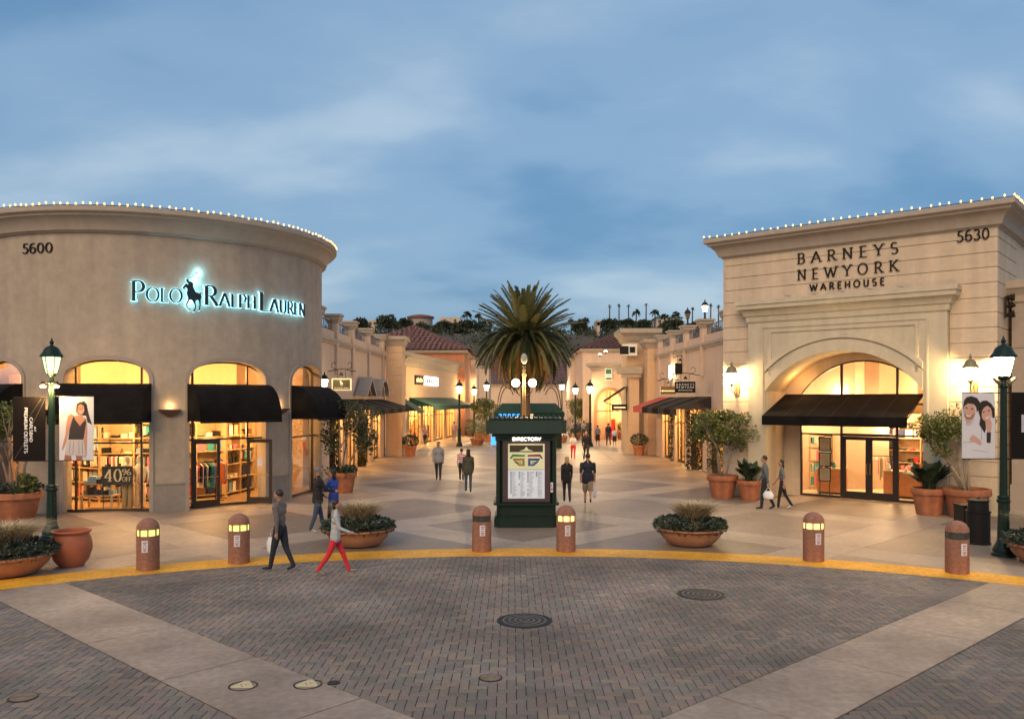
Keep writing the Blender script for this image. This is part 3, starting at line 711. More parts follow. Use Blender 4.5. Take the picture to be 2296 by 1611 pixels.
# shop fittings seen through the round store's windows
def shelving(label, loc, rot, w, h, seed, group, rows=5, deep=.38, tone=None, name='wall_shelving'):
    rr = random.Random(seed); t = thing(name, label, 'shelving', loc, rot, group)
    mb = MB(); n = max(2, int(w / .9)); 
    for i in range(n + 1):
        x = -w / 2 + w * i / n; mb.box(x - .025, x + .025, 0, deep, 0, h)
    mb.box(-w / 2, w / 2, deep, deep + .03, 0, h); mb.build('side_panel', M_shelf, t)
    for r in range(rows + 1):
        z = .12 + (h - .15) * r / rows
        mb = MB(); 
        for i in range(n): x = -w / 2 + w * i / n; mb.box(x + .03, x + w / n - .03, .01, deep - .01, z - .03, z)
        mb.build('shelf', M_shelf, t)
        if r == rows: continue
        for i in range(n):
            x = -w / 2 + w * i / n + .06; xe = x + w / n - .12; hh = (h - .15) / rows - .08
            kind = rr.random(); pal = [rr.choice(M_cols) for _ in range(3)] + [M_cols[5], M_cols[2]]
            if kind < .42:
                m2 = MB(); m2.tube([(x - .03, .18, z + hh * .97), (xe + .03, .18, z + hh * .97)], .01, 5); m2.build('rail', M_ironb, t)
                while x < xe - .03:
                    m = rr.choice(pal); q = hh * rr.uniform(.6, .93); ww = rr.uniform(.045, .09); mb = MB(); mb.prism([(.14, z + hh * .96), (.22, z + hh * .96), (.34, z + hh * .86), (.33, z + hh - q), (.04, z + hh - q), (.03, z + hh * .86)], lambda a_, d_, b_, x=x: (x + d_ + (a_ - .18) * .25, a_, b_), 0, ww * .8); mb.build('garment', m, t); x += ww
                continue
            while x < xe - .12:
                if kind < .75:
                    ww = rr.uniform(.2, .3); ly = rr.randint(1, 4); mb = MB(); m = rr.choice(pal)
                    for q in range(ly):
                        jz = q * .05; mb.box(x + rr.uniform(0, .015), x + ww - rr.uniform(0, .02), .03 + rr.uniform(0, .03), deep - .05, z + .002 + jz, z + .044 + jz)
                    mb.build('folded_clothes', m, t)
                elif kind < .9:
                    ww = rr.uniform(.18, .28); m = rr.choice(pal); mb = MB(); mb.prism([(x, z + .002), (x + ww, z + .002), (x + ww * .9, z + hh * .5), (x + ww * .1, z + hh * .5)], ident, .08, .26)
                    mb.tube([(x + ww * .25, .17, z + hh * .5), (x + ww * .35, .17, z + hh * .8), (x + ww * .65, .17, z + hh * .8), (x + ww * .75, .17, z + hh * .5)], .01, 5); mb.build('bag', m, t)
                else:
                    ww = rr.uniform(.2, .32); m = rr.choice(M_cols); mb = MB(); mb.box(x, x + ww, .1, .12, z + .002, z + hh * .85); mb.build('poster', m, t)
                x += ww + rr.uniform(.04, .14)
    return t
def rack(label, loc, rot, w, seed, group, h=1.45, name='clothes_rack'):
    rr = random.Random(seed); t = thing(name, label, 'clothes rack', loc, rot, group)
    mb = MB(); mb.tube([(-w / 2, 0, h), (w / 2, 0, h)], .016, 6)
    for x in (-w / 2, w / 2): mb.tube([(x, 0, h), (x, 0, .03)], .016, 6); mb.tube([(x, -.22, .03), (x, .22, .03)], .016, 6)
    mb.build('rail', M_ironb, t); x = -w / 2 + .06
    while x < w / 2 - .05:
        m = rr.choice(M_cols); L = rr.uniform(.6, .95); mb = MB(); a = rr.uniform(-.02, .02)
        f = lambda p, d, z, x=x, a=a: (x + d + a * p, p, z)
        mb.prism([(-.05, h - .04), (.05, h - .04), (.23, h - .14), (.21, h - .35), (.2, h - L), (-.2, h - L), (-.21, h - .35), (-.23, h - .14)], f, 0, .03); mb.build('garment', m, t); x += rr.uniform(.05, .09)
    return t
def ptP(s, d): 
    q = fP(s, d, 0); return (PX0 + q[0], PY0 + q[1], .03), s / PRR
nm = ['at the far left of the round store', 'inside the poster window', 'behind the open doors', 'inside the corner window']
for k, o in enumerate(POPS):
    s = (o[0] + o[1]) / 2; (l, a) = ptP(s, 2.85); shelving('wall shelving of folded clothes and bags ' + nm[k], l, a, 2.35, 3.4, 20 + k, 'display shelving inside the round store', rows=6)
(l, a) = ptP(-8.2, 1.2); shelving('wall shelving seen through the far left window from the side', l, a, 2.6, 4.6, 29, 'display shelving inside the round store', rows=7)
(l, a) = ptP(4.3, 1.35); rack('rail of dark and light jackets just inside the open door', l, a + .2, .9, 4, 'clothes rails inside the round store')
(l, a) = ptP(5.4, 1.9); rack('rail of coats deeper inside the open doorway', l, a + .9, .8, 9, 'clothes rails inside the round store')
(l, a) = ptP(8.9, 1.2); rack('rail of clothes inside the corner window', l, a, 1.3, 6, 'clothes rails inside the round store')
(l, a) = ptP(-3.4, 1.4); rack('rail of bright clothes inside the far left window', l, a, 1.4, 16, 'clothes rails inside the round store')
# table with stacks, window 1
(l, a) = ptP(.1, 1.15); t = thing('display_table', 'white display table with stacks of dark clothes inside the poster window', 'table', l, a)
mb = MB(); mb.box(-.55, .55, -.3, .3, .42, .46); mb.box(-.45, .45, -.2, .2, .80, .83); mb.build('tabletop', M_shelf, t)
for x in (-.5, .5):
    for y in (-.26, .26): m2 = MB(); m2.box(x - .03, x + .03, y - .03, y + .03, 0, .42); m2.build('leg', M_shelf, t)
for x in (-.42, .42): m2 = MB(); m2.box(x - .02, x + .02, -.15, .15, .46, .8); m2.build('riser', M_shelf, t)
rr = random.Random(8)
for i in range(12):
    z = .462 if i < 6 else .832; m2 = MB(); x = -.5 + (i % 6) * .17 * (1 if i < 6 else .85)
    for q in range(rr.randint(2, 5)): m2.box(x, x + .14, -.15, .15, z + q * .05, z + q * .05 + .045)
    m2.build('folded_clothes', M_cols[rr.choice((0, 5, 9, 11, 4, 0, 5))], t)
def mannequin(label, l, a, top, leg, h=1.75):
    t = thing('mannequin', label, 'mannequin', l, a, 'mannequins in shop windows')
    mb = MB(); mb.lathe([(.05, 0), (.09, .05), (.085, .45), (.10, .82)], 12, (-.095, 0, 0)); mb.lathe([(.05, 0), (.09, .05), (.085, .45), (.10, .82)], 12, (.095, 0, 0)); mb.build('trousers', leg, t, True)
    mb = MB(); mb.ell((0, 0, 1.15), (.2, .13, .36), 14, 10); mb.tube([(-.2, 0, 1.38), (-.27, .02, 1.1), (-.25, -.06, .85)], [.06, .05, .04], 8); mb.tube([(.2, 0, 1.38), (.27, .02, 1.1), (.25, -.06, .85)], [.06, .05, .04], 8); mb.build('torso', top, t, True)
    mb = MB(); mb.lathe([(.05, 1.45), (.045, 1.54), (.075, 1.6), (.085, 1.68), (.06, 1.76), (.01, 1.78)], 12); mb.build('head', M_cols[2], t, True)
    mb = MB(); mb.lathe([(.2, 0), (.2, .02)], 20); mb.build('base', M_shelf, t)
(l, a) = ptP(1.25, .95); mannequin('mannequin in khaki trousers beside the 40% sign', l, a, M_cols[2], M_cols[4])
(l, a) = ptP(1.65, 1.2); mannequin('mannequin in cream behind the 40% sign', l, a, M_cols[3], M_cols[2])
(l, a) = ptP(8.2, .9); mannequin('mannequin in dark clothes inside the corner window', l, a, M_cols[5], M_cols[0])
(l, a) = ptP(-2.8, .9); mannequin('mannequin in red at the far left window', l, a, M_cols[1], M_cols[5])
# 40% OFF sign
(l, a) = ptP(.98, .62); t = thing('sale_sign', 'black window sign reading 40% OFF in gold', 'sign', (l[0], l[1], .86), a)
mb = MB(); mb.box(-.48, .48, 0, .02, 0, .62); mb.build('board', mat('sign_board', (.02, .022, .018), rough=.5), t)
M_gold = mat('gold_print', (.75, .6, .35), rough=.5)
text('40', -.40, .12, .12, .40, ident, -.006, 0, M_gold, t, name='print', single=True, thick=.16, thin=.05)
text('%', .15, .42, .33, .19, ident, -.006, 0, M_gold, t, name='print', single=True, thick=.12, thin=.06, serif=False); text('OFF', .15, .42, .12, .14, ident, -.006, 0, M_gold, t, name='print', single=True, thick=.16, thin=.07)
text('SELECT STYLES', -.3, .3, .03, .045, ident, -.006, 0, M_gold, t, name='print', single=True, serif=False) if False else None
mb = MB(); mb.box(-.46, -.44, .02, .03, -.83, .0); mb.box(.44, .46, .02, .03, -.83, .0); mb.build('leg', M_ironb, t)
for s in (-6.4, -3.4, .8, 4.75, 8.8):
    q = fP(s, 1.7, 4.6); point('ceiling_lamp', q, 105, (1, .50, .15), .25, polo)
    q = fP(s, 1.9, 2.6); point('ceiling_lamp', q, 170, (1, .55, .19), .3, polo)
# ================================================================== CREAM STORE ON THE RIGHT
BA, BB = (8.3, 32.6), (15.4, 26.5)
bar = framed('cream_store', 'cream banded store with big arched portico and number 5630 under the cornice', 'store', BA, BB)
BU = (Vector(BB) - Vector(BA)).normalized(); BL = (Vector(BB) - Vector(BA)).length; BH = 9.22
def bw(s, p=0, z=0):                                       # world point at s along the front, p outward
    q = Vector(BA) + BU * s + Vector((BU.y, -BU.x)) * p; return (q.x, q.y, z)
ROT = math.atan2(BU.y, BU.x)
OPN = (1.80, 7.27, 4.0, 1.42, 'seg')
mb = MB(); wall(mb, ident, 0, BL, BH, [(1.5, 7.6, 4.6, 1.4, 'seg')], .25, ds=2)
mb.box(0, .25, .25, 10, 0, BH); mb.box(BL - .25, BL, .25, 10, 0, BH); mb.box(.25, BL - .25, 9.75, 10, 0, BH); mb.build('wall', M_stuccoB, bar, 'auto')
mb = MB(); mb.box(.25, BL - .25, .25, 9.75, BH - .3, BH - .2); mb.build('roof', M_corn, bar)
# horizontal stucco courses with recessed joints, returning round the right corner
z = 8.86; tops = [BH - .05]
while z > .8: tops.append(z); z -= .478
tops.append(.72)
for i in range(len(tops) - 1):
    t1, t0 = tops[i], tops[i + 1] + .028
    segs = [(0, 1.1), (8.02, BL)] if t1 < 7.45 else [(0, BL)]
    for a, b in segs:
        mb = MB(); x0 = a - (.03 if a == 0 else 0); x1 = b + (.03 if b == BL else 0)
        mb.box(x0, x1, -.035, 0, t0, t1)
        if b == BL: mb.box(BL, BL + .03, 0, 3.2, t0, t1)
        mb.build('stone_course', M_stuccoB, bar)
mb = MB(); mb.box(-.06, 1.1, -.09, 0, 0, .72); mb.box(-.03, 1.1, -.05, 0, .72, .746); mb.build('plinth', M_portB, bar); mb = MB(); mb.box(8.02, BL + .06, -.09, 0, 0, .72); mb.box(BL, BL + .06, 0, 3.2, 0, .72); mb.box(8.02, BL + .04, -.05, 0, .72, .746); mb.build('plinth', M_portB, bar)
mb = MB(); sweep(mb, [(0, 10), (0, 0), (BL, 0), (BL, 10)], [(p, BH + z) for p, z in CORN], closed=False, out=-1 if False else 1)
mb.build('cornice', M_corn, bar, 'auto')
# portico
PO = -.28; mb = MB(); wall(mb, lambda s, d, z: (s, PO + d, z), 1.12, 8.0, 6.78, [OPN], .75, ds=2); mb.build('portico', M_portB, bar, 'auto')
ENT = [(-.1, 6.6), (.04, 6.6), (.07, 6.66), (.07, 6.80), (.14, 6.84), (.17, 6.95), (.28, 7.06), (.33, 7.08), (.33, 7.22), (.38, 7.24), (.38, 7.38), (-.1, 7.38)]
mb = MB(); sweep(mb, [(1.12, 0), (1.12, PO), (8.0, PO), (8.0, 0)], ENT); mb.build('entablature', M_portB, bar, 'auto')
mb = MB(); mb.box(1.14, 7.98, PO, .02, 6.78, 7.36); mb.build('entablature_core', M_portB, bar)
fq = lambda s, d, z: (s, PO + d, z)
def segp(off, m):
    a, b, sp, ri, _ = OPN; h = (b - a) / 2; R = (h * h + ri * ri) / (2 * ri); cz = sp + ri - R; return [((a + b) / 2 + x * (h - m), cz + math.sqrt(max(.01, (R + off) ** 2 - (x * (h - m)) ** 2))) for x in np.linspace(-1, 1, 41)]
mb = MB(); ribbon(mb, fq, segp(0, .005), segp(.40, .005), -.05, .01); mb.build('archivolt', M_portB, bar, 'auto')
mb = MB(); ribbon(mb, fq, segp(.46, .005), segp(.62, .005), -.10, .01); mb.build('hood_mould', M_portB, bar, 'auto')
# raised spandrel panel: frame pieces following the arch
a0, a1, z1 = 1.95, 7.12, 6.28
for nme, w0, w1, dd_ in (('panel_frame', 0, .09, -.05),):
    mb = MB(); fr_in = [(a0 + .09, 4.6), (a0 + .09, z1 - .09), (a1 - .09, z1 - .09), (a1 - .09, 4.6)]; fr_out = [(a0, 4.6), (a0, z1), (a1, z1), (a1, 4.6)]
    ribbon(mb, fq, fr_in, fr_out, dd_, .01); mb.build(nme, M_portB, bar)
mb = MB(); ribbon(mb, fq, [(1.72, 3.2), (1.72, 6.36), (7.36, 6.36), (7.36, 3.2)], [(1.66, 3.2), (1.66, 6.43), (7.42, 6.43), (7.42, 3.2)], -.035, .01); mb.build('panel_frame', M_portB, bar)
# inner vestibule and glazed screen (1.5 m back)
GD = 1.5
mb = MB(); n = 20
P = arch_path(*OPN)
ribbon(mb, ident, [(x, z) for x, z in P], [(x + (0), z + .2) if z > .1 else (x, z) for x, z in P], .3, GD + .25) if False else None
for i in range(len(P) - 1):
    a, b = P[i], P[i + 1]; mb.add([(a[0], .47, a[1]), (b[0], .47, b[1]), (b[0], GD + .1, b[1]), (a[0], GD + .1, a[1])], [(0, 1, 2, 3)])
mb.build('vestibule', M_stuccoB, bar, 'auto')
g0, g1 = 2.42, 7.05; mb = MB(); GO = (g0, g1, 3.85, 1.3, 'seg')
wall(mb, lambda s, d, z: (s, GD + d, z), 1.6, 7.5, 6.2, [GO], .12, ds=2); mb.build('screen_wall', M_stuccoB, bar, 'auto')
mb = MB(); gp = arch_path(*GO, z0=.03); gi = [(max(g0 + .06, min(g1 - .06, x)), z - .06 if z > .5 else z) for x, z in gp]
ribbon(mb, ident, gi, gp, GD, GD + .1); d0, d1 = 3.98, 5.95
for x in (d0, d1): mb.box(x - .04, x + .04, GD, GD + .1, .03, arch_z(x, *GO) - .04)
mb.box(g0 + .06, d0 - .04, GD + .01, GD + .09, 2.36, 2.42); mb.box(d0 + .04, d1 - .04, GD + .01, GD + .09, 2.34, 2.44); mb.box(d1 + .04, g1 - .06, GD + .01, GD + .09, 2.36, 2.42)
mb.box(g0 + .06, g1 - .06, GD + .01, GD + .09, 3.5, 3.56); mb.box(g0 + .06, d0 - .04, GD, GD + .1, .03, .1); mb.box(d1 + .04, g1 - .06, GD, GD + .1, .03, .1); mb.build('window_frame', M_bronze, bar)
mb = MB(); L = [(g0 + .06, .1), (d0, .1), (d0, 2.36), (d1, 2.36), (d1, .1), (g1 - .06, .1)] + [p for p in gi[::-1] if p[1] > .5]; mb.add([(x, GD + .05, z) for x, z in L], [tuple(range(len(L)))]); mb.build('pane', M_glass, bar)
w = (d1 - d0 - .08) / 2
def bdoor(x, flip):
    d = bpy.data.objects.new('door', None); COL.objects.link(d); d.parent = bar; d.location = (x, GD + .05, 0)
    mb = MB(); mb.box(.0, .12, -.03, .03, .03, 2.33); mb.box(w - .12, w, -.03, .03, .03, 2.33); mb.box(.12, w - .12, -.03, .03, .03, .3); mb.box(.12, w - .12, -.03, .03, 2.2, 2.33); mb.build('door_frame', M_bronze, d)
    mb = MB(); mb.add([(.12, 0, .3), (w - .12, 0, .3), (w - .12, 0, 2.2), (.12, 0, 2.2)], [(0, 1, 2, 3)]); mb.build('pane', M_glass, d)
    xx = .06 if flip else w - .06; mb = MB(); mb.tube([(xx, -.03, .95), (xx, -.09, 1.0), (xx, -.09, 1.3), (xx, -.03, 1.35)], .014, 6); mb.build('handle', M_brass, d)
bdoor(d0 + .04, False); bdoor(d0 + .04 + w, True)
# interior
IX0, IX1, ID = 1.3, 8.4, 8.4
M_floorB = mat('pale_floor', (.78, .72, .55), rough=.3, var=.06, scale=1.5)
mb = MB(); mb.box(IX0, IX1, GD + .13, ID, .0, .03); mb.build('floor', M_floorB, bar)
mb = MB(); mb.box(IX0 - .1, IX0, GD + .13, ID, 0, 6.1); mb.box(IX1, IX1 + .1, GD + .13, ID, 0, 6.1); mb.box(IX0, IX1, ID, ID + .1, 0, 6.1); mb.box(IX0 - .1, IX1 + .1, GD + .13, ID + .1, 6.1, 6.2); mb.build('inner_wall', mat('gallery_wall', (.70, .55, .37), rough=.8, var=.03), bar)
mb = MB()
for k in range(3): mb.box(IX0 + 1.0 + 2.0 * k, IX0 + 2.4 + 2.0 * k, GD + 3.4, GD + 3.5, 3.5, 6.1)
mb.build('partition', M_inw, bar)
shelving('lit shelves of shoes and bags at the back of the cream store', bw(4.6, -6.2, .03), ROT, 5.4, 3.1, 41, 'fittings inside the cream store', rows=6)
shelving('low lit display by the left sidelight of the cream store', bw(2.0, -3.6, .03), ROT + .5, 1.8, 2.3, 42, 'fittings inside the cream store', rows=4)
def counter(label, s, p, w_, rot, m):
    t = thing('wooden_counter', label, 'counter', bw(s, p, .03), ROT + rot, 'wooden counters inside the cream store')
    mb = MB(); mb.box(-w_ / 2, w_ / 2, -.3, .3, .08, .95); mb.build('cabinet', m, t)
    mb = MB(); mb.box(-w_ / 2 - .03, w_ / 2 + .03, -.33, .33, .95, 1.0); mb.build('countertop', M_shelf, t)
    mb = MB(); mb.box(-w_ / 2 + .04, w_ / 2 - .04, -.27, .27, 0, .08); mb.build('plinth', M_bronze, t)
    rr = random.Random(int(s * 10)); x = -w_ / 2 + .1
    while x < w_ / 2 - .15:
        k = rr.uniform(.08, .2); m2 = MB(); m2.lathe([(k * .4, 0), (k * .5, k * .6), (k * .2, k * 1.3), (k * .25, k * 1.4)], 10, (x, rr.uniform(-.15, .1), 1.0)); m2.build('vase', rr.choice(M_cols), t, True); x += k + .12
M_wood = mat('orange_wood', (.42, .17, .06), rough=.5, var=.15, scale=4)
counter('orange wooden cash desk right of the glass doors', 6.2, -3.0, 2.2, -.15, M_wood)
counter('orange wooden console behind the left sidelight', 3.2, -2.75, 1.0, .1, M_wood)
counter('orange wooden desk at the far right of the cream store interior', 7.5, -2.6, 1.0, .2, M_wood)
rack('small rail of pink and bright clothes seen through the left door', bw(4.6, -4.2, .03), ROT + .3, 1.0, 31, 'clothes rails inside the cream store')
t = thing('framed_notice_stand', 'tall stand of three framed notices inside the left sidelight', 'notice', bw(3.25, -1.82, .03), ROT)
for i, z in enumerate((.55, 1.12, 1.70)):
    mb = MB(); ribbon(mb, ident, [(-.19, z + .03), (-.19, z + .5), (.19, z + .5), (.19, z + .03), (-.19, z + .03)], [(-.23, z - .01), (-.23, z + .54), (.23, z + .54), (.23, z - .01), (-.23, z - .01)], -.02, .02); mb.build('frame', M_bronze, t)
    mb = MB(); mb.box(-.19, .19, -.005, .01, z + .03, z + .5); mb.build('sheet', mat('notice_grey', (.36, .31, .22), rough=.8), t)
    mb = MB(); 
    for q in range(6): mb.box(-.13, .13, -.008, -.005, z + .1 + q * .06, z + .115 + q * .06)
    mb.build('print', mat('notice_print', (.22, .18, .12), rough=.8), t)
mb = MB(); mb.box(-.2, -.17, -.01, .01, 0, .55); mb.box(.17, .2, -.01, .01, 0, .55); mb.build('leg', M_bronze, t)
for s, p, z, pw in ((3.0, -4.4, 4.0, 52), (6.2, -4.4, 4.0, 52), (4.6, -5.6, 2.9, 160), (3.0, -2.8, 2.9, 90), (6.6, -2.8, 2.9, 90)): point('ceiling_lamp', bw(s, p, z), pw * 1.6, (1, .64, .31), .25)
for s in (2.6, 6.4): point('soffit_lamp', bw(s, -.9, 4.35 if s < 3 else 4.35), 16, (1, .5, .15), .05)
# awning
t = thing('shed_awning', 'wide black sloping awning under the arch of the cream store', 'awning', bw(4.35, -1.5, 0), ROT)
hw, pj = 2.52, 2.15; mb = MB(); n = 6
mb.add([(-hw, 0, 3.9), (hw, 0, 3.9), (hw, -pj, 3.1), (-hw, -pj, 3.1)], [(0, 3, 2, 1)])
for k in range(7):
    x = -hw + 2 * hw * k / 6; mb.box(x - .006, x + .006, 0, .01, 3.9, 3.905)
mb.build('canopy', M_black, t); mb = MB(); mb.box(-hw, hw, -pj - .015, -pj, 2.76, 3.1); mb.build('valance', M_black, t)
for k in range(1, 6):
    x = -hw + 2 * hw * k / 6; mb = MB(); mb.add([(x - .01, -.01, 3.902), (x + .01, -.01, 3.902), (x + .01, -pj, 3.107), (x - .01, -pj, 3.107)], [(0, 3, 2, 1)]); mb.build('seam', M_blackst, t)
for x in (-hw, hw):
    mb = MB(); mb.add([(x, -.02, 3.88), (x, -pj, 3.09), (x, -pj, 3.0)], [(0, 1, 2)]); mb.build('end_panel', M_black, t)
    mb = MB(); mb.tube([(x, 0, 2.9), (x, -pj, 2.9)], .018, 6); mb.tube([(x, 0, 3.3), (x, -pj * .5, 2.9)], .015, 6); mb.build('frame', M_ironb, t)
# sign letters
fs = lambda a, d, b: (a, d, b)
sg = framed('store_sign', 'black capital letters BARNEYS NEW YORK WAREHOUSE on the cream store', 'sign', BA, BB)
def bl(s, a, b, z, h, **k): text(s, a, b, z, h, ident, -.085, -.055, M_text, sg, name='letter', gap=k.pop('gap', .62), **k)
bl('BARNEYS', 2.95, 6.42, 8.67, .38, thick=.135, thin=.06, serif=True); bl('NEWYORK', 2.95, 6.42, 8.07, .38, thick=.135, thin=.06, serif=True)
bl('WAREHOUSE', 3.40, 5.98, 7.64, .235, thick=.20, thin=.15, serif=False, gap=.5)
text('5630', 8.24, 9.16, 8.82, .34, ident, -.09, -.036, M_text, bar, name='numeral', gap=.2, thick=.14, thin=.085, serif=False)
for k in range(5):
    s = 2.75 + k * .97; t = thing('sign_spotlight', ['leftmost', 'second', 'middle', 'fourth', 'rightmost'][k] + ' of five small cream spotlights on the portico ledge under WAREHOUSE', 'spotlight', bw(s, .42, 7.38), ROT, 'spotlights on the portico ledge')
    mb = MB(); mb.tube([(0, 0, 0), (0, 0, .1)], .018, 6); mb.build('arm', M_portB, t); mb = MB(); mb.ell((0, .0, .13), (.15, .06, .035), 10, 6, M=Matrix.Rotation(.35, 3, 'X')); mb.build('shade', mat('cream_metal', (.5, .42, .33), rough=.5), t, True)
strand('string of warm bulbs along the cornice of the cream store', [bw(-.6, .57, BH + .73), bw(BL + .58, .57, BH + .73), bw(BL + .58, -8, BH + .73)], None, .30, 5)
# wing to the right of the corner
wg = framed('side_wing', 'grey banded wing with moulded cap at the right edge of the photo', 'building wing', bw(BL + .16, -1.5), bw(BL + 2, -1.5))
mb = MB(); mb.box(0, 6, 0, 7, 0, 7.1); mb.build('wall', M_trimP, wg)
mb = MB(); sweep(mb, [(0, 7), (0, 0), (6, 0)], [(-.05, 6.9), (.05, 6.9), (.08, 7.1), (.2, 7.3), (.26, 7.35), (.26, 7.6), (-.05, 7.6)]); mb.build('cap', M_corn, wg)
mb = MB(); mb.box(-.04, 6, -.04, 0, .0, .9); mb.box(.02, 6, -.03, 0, 5.4, 5.45); mb.build('band', M_trimP, wg)
t = thing('security_light', 'dark cluster of floodlights on the corner of the cream store', 'floodlight', bw(BL + .06, -.9, 6.55), ROT)
for z, a in ((.45, .4), (.2, -.3), (-.1, .2)):
    mb = MB(); mb.lathe([(.06, -.12), (.1, 0), (.12, .1)], 12); M = Matrix.Translation((.18, 0, z)) @ Matrix.Rotation(1.2 + a, 4, 'Y'); mb.v = [tuple(M @ Vector(v)) for v in mb.v]; mb.build('lamp_head', M_ironb, t)
mb = MB(); mb.box(0, .06, -.05, .05, -.2, .5); mb.build('bracket', M_ironb, t)
# wall lanterns
def lantern(t, z, sc=1.0, lit=True, glass=None, pw=60, roofm=None, name='lantern', colr=(1, .66, .3), glow=8, y=0, shade=True):
    """hexagonal acorn lantern: cup, glass, cage bars, roof, finial"""
    rm = roofm or M_iron; S = sc
    mb = MB(); mb.lathe([(.03 * S, -.12 * S), (.05 * S, -.1 * S), (.04 * S, -.06 * S), (.10 * S, 0), (.12 * S, .03 * S), (.05 * S, .04 * S)], 12, (0, y, z)); mb.build('lamp_cup', rm, t, 'auto')
    mb = MB(); mb.lathe([(.115 * S, .03 * S), (.15 * S, .16 * S), (.19 * S, .36 * S), (.195 * S, .44 * S)], 12, (0, y, z), caps=False); g_ = mb.build('lamp_glass', glass or globemat('globe_lit', (1, .72, .38), glow), t, True)
    for i in range(6):
        a = i * math.pi / 3 + .3; c, s_ = math.cos(a), math.sin(a)
        mb = MB(); mb.tube([(c * .12 * S, y + s_ * .12 * S, z + .03 * S), (c * .155 * S, y + s_ * .155 * S, z + .16 * S), (c * .197 * S, y + s_ * .197 * S, z + .36 * S), (c * .2 * S, y + s_ * .2 * S, z + .44 * S)], .009 * S, 5); mb.build('cage_bar', rm, t)
    mb = MB(); mb.lathe([(.25 * S, .42 * S), (.26 * S, .45 * S), (.2 * S, .53 * S), (.16 * S, .62 * S), (.09 * S, .68 * S), (.05 * S, .69 * S), (.03 * S, .73 * S), (.055 * S, .77 * S), (.03 * S, .81 * S), (.008 * S, .88 * S)], 12, (0, y, z)); mb.build('lamp_roof', rm, t, 'auto')
    if lit: point('lamp', (0, y, z + .26 * S), pw, colr, .09 * S, t)
M_verdi = mat('verdigris', (.22, .20, .13), rough=.5, metal=.3)
for s, lb in ((.55, 'lit cream wall lantern on the left pier of the cream store'), (8.72, 'lit cream wall lantern above the couple poster')):
    t = thing('wall_lantern', lb, 'wall lantern', bw(s, .04, 0), ROT, 'wall lanterns of the cream store')
    mb = MB(); mb.prism([(-.1, 3.85), (.1, 3.85), (.12, 4.1), (.1, 4.5), (0, 4.58), (-.1, 4.5), (-.12, 4.1)], ident, -.05, .0); mb.build('back_plate', M_brass, t)
    mb = MB(); mb.tube([(0, -.04, 4.0), (0, -.2, 3.92), (0, -.42, 4.0), (0, -.46, 4.15)], .022, 8); mb.tube([(0, -.04, 4.25), (0, -.2, 4.1), (0, -.3, 4.0)], .015, 6); mb.build('arm', M_brass, t)
    lantern(t, 4.28, 1.0, True, pw=330, roofm=M_verdi, y=-.46, glow=12)
# ================================================================== STREET BLOCKS
M_litwall = mat('shop_lit_wall', (.72, .55, .34), rough=.8)
M_lamppanel = mat('ceiling_panel', (1, .8, .5), emit=3.0, ecol=(1, .62, .24))
def shed(label, A, B, top, bot, proj, val, mats, nseg, group=None, matsegs=None):
    """sloping awning along A->B (world), outward = right of travel"""
    t = framed('shed_awning', label, 'awning', A, B, group); L = (Vector(B) - Vector(A)).length
    for k in range(nseg):
        x0, x1 = L * k / nseg + .02, L * (k + 1) / nseg - .02; m = mats[k % len(mats)] if not matsegs else matsegs[k]
        mb = MB(); mb.add([(x0, 0, top), (x1, 0, top), (x1, -proj, bot), (x0, -proj, bot), (x0, 0, top - .02), (x1, 0, top - .02), (x1, -proj, bot - .02), (x0, -proj, bot - .02)], [(0, 3, 2, 1), (4, 5, 6, 7), (0, 4, 7, 3), (1, 2, 6, 5)])
        mb.box(x0, x1, -proj - .012, -proj, bot - val, bot); mb.build('canvas_panel', m, t)
    for x in (0, L):
        mb = MB(); mb.add([(x, 0, top), (x, -proj, bot), (x, -proj, bot - .04), (x, 0, bot - .04)], [(0, 1, 2, 3)]); mb.build('end_panel', mats[0], t)
    mb = MB(); mb.tube([(0, -proj, bot - .03), (L, -proj, bot - .03)], .018, 5); mb.build('front_bar', M_ironb, t)
    return t
def railing(t, x0, x1, z0, z1, y=0.15):
    n = max(2, int((x1 - x0) / .16))
    mb = MB(); mb.box(x0, x1, y - .03, y + .03, z1 - .05, z1); mb.box(x0, x1, y - .02, y + .02, z0 + .06, z0 + .1); mb.build('rail', M_grey, t)
    for i in range(n):
        x = x0 + (x1 - x0) * (i + .5) / n; s = 1 if i % 2 else -1; h = z1 - z0 - .15
        mb = MB(); mb.tube([(x, y, z0 + .1), (x + s * .035, y, z0 + .1 + h * .25), (x, y, z0 + .1 + h * .5), (x - s * .035, y, z0 + .1 + h * .75), (x, y, z1 - .05)], .014, 4); mb.build('baluster', M_grey, t)
M_grey = mat('grey_iron', (.16, .15, .155), rough=.6)
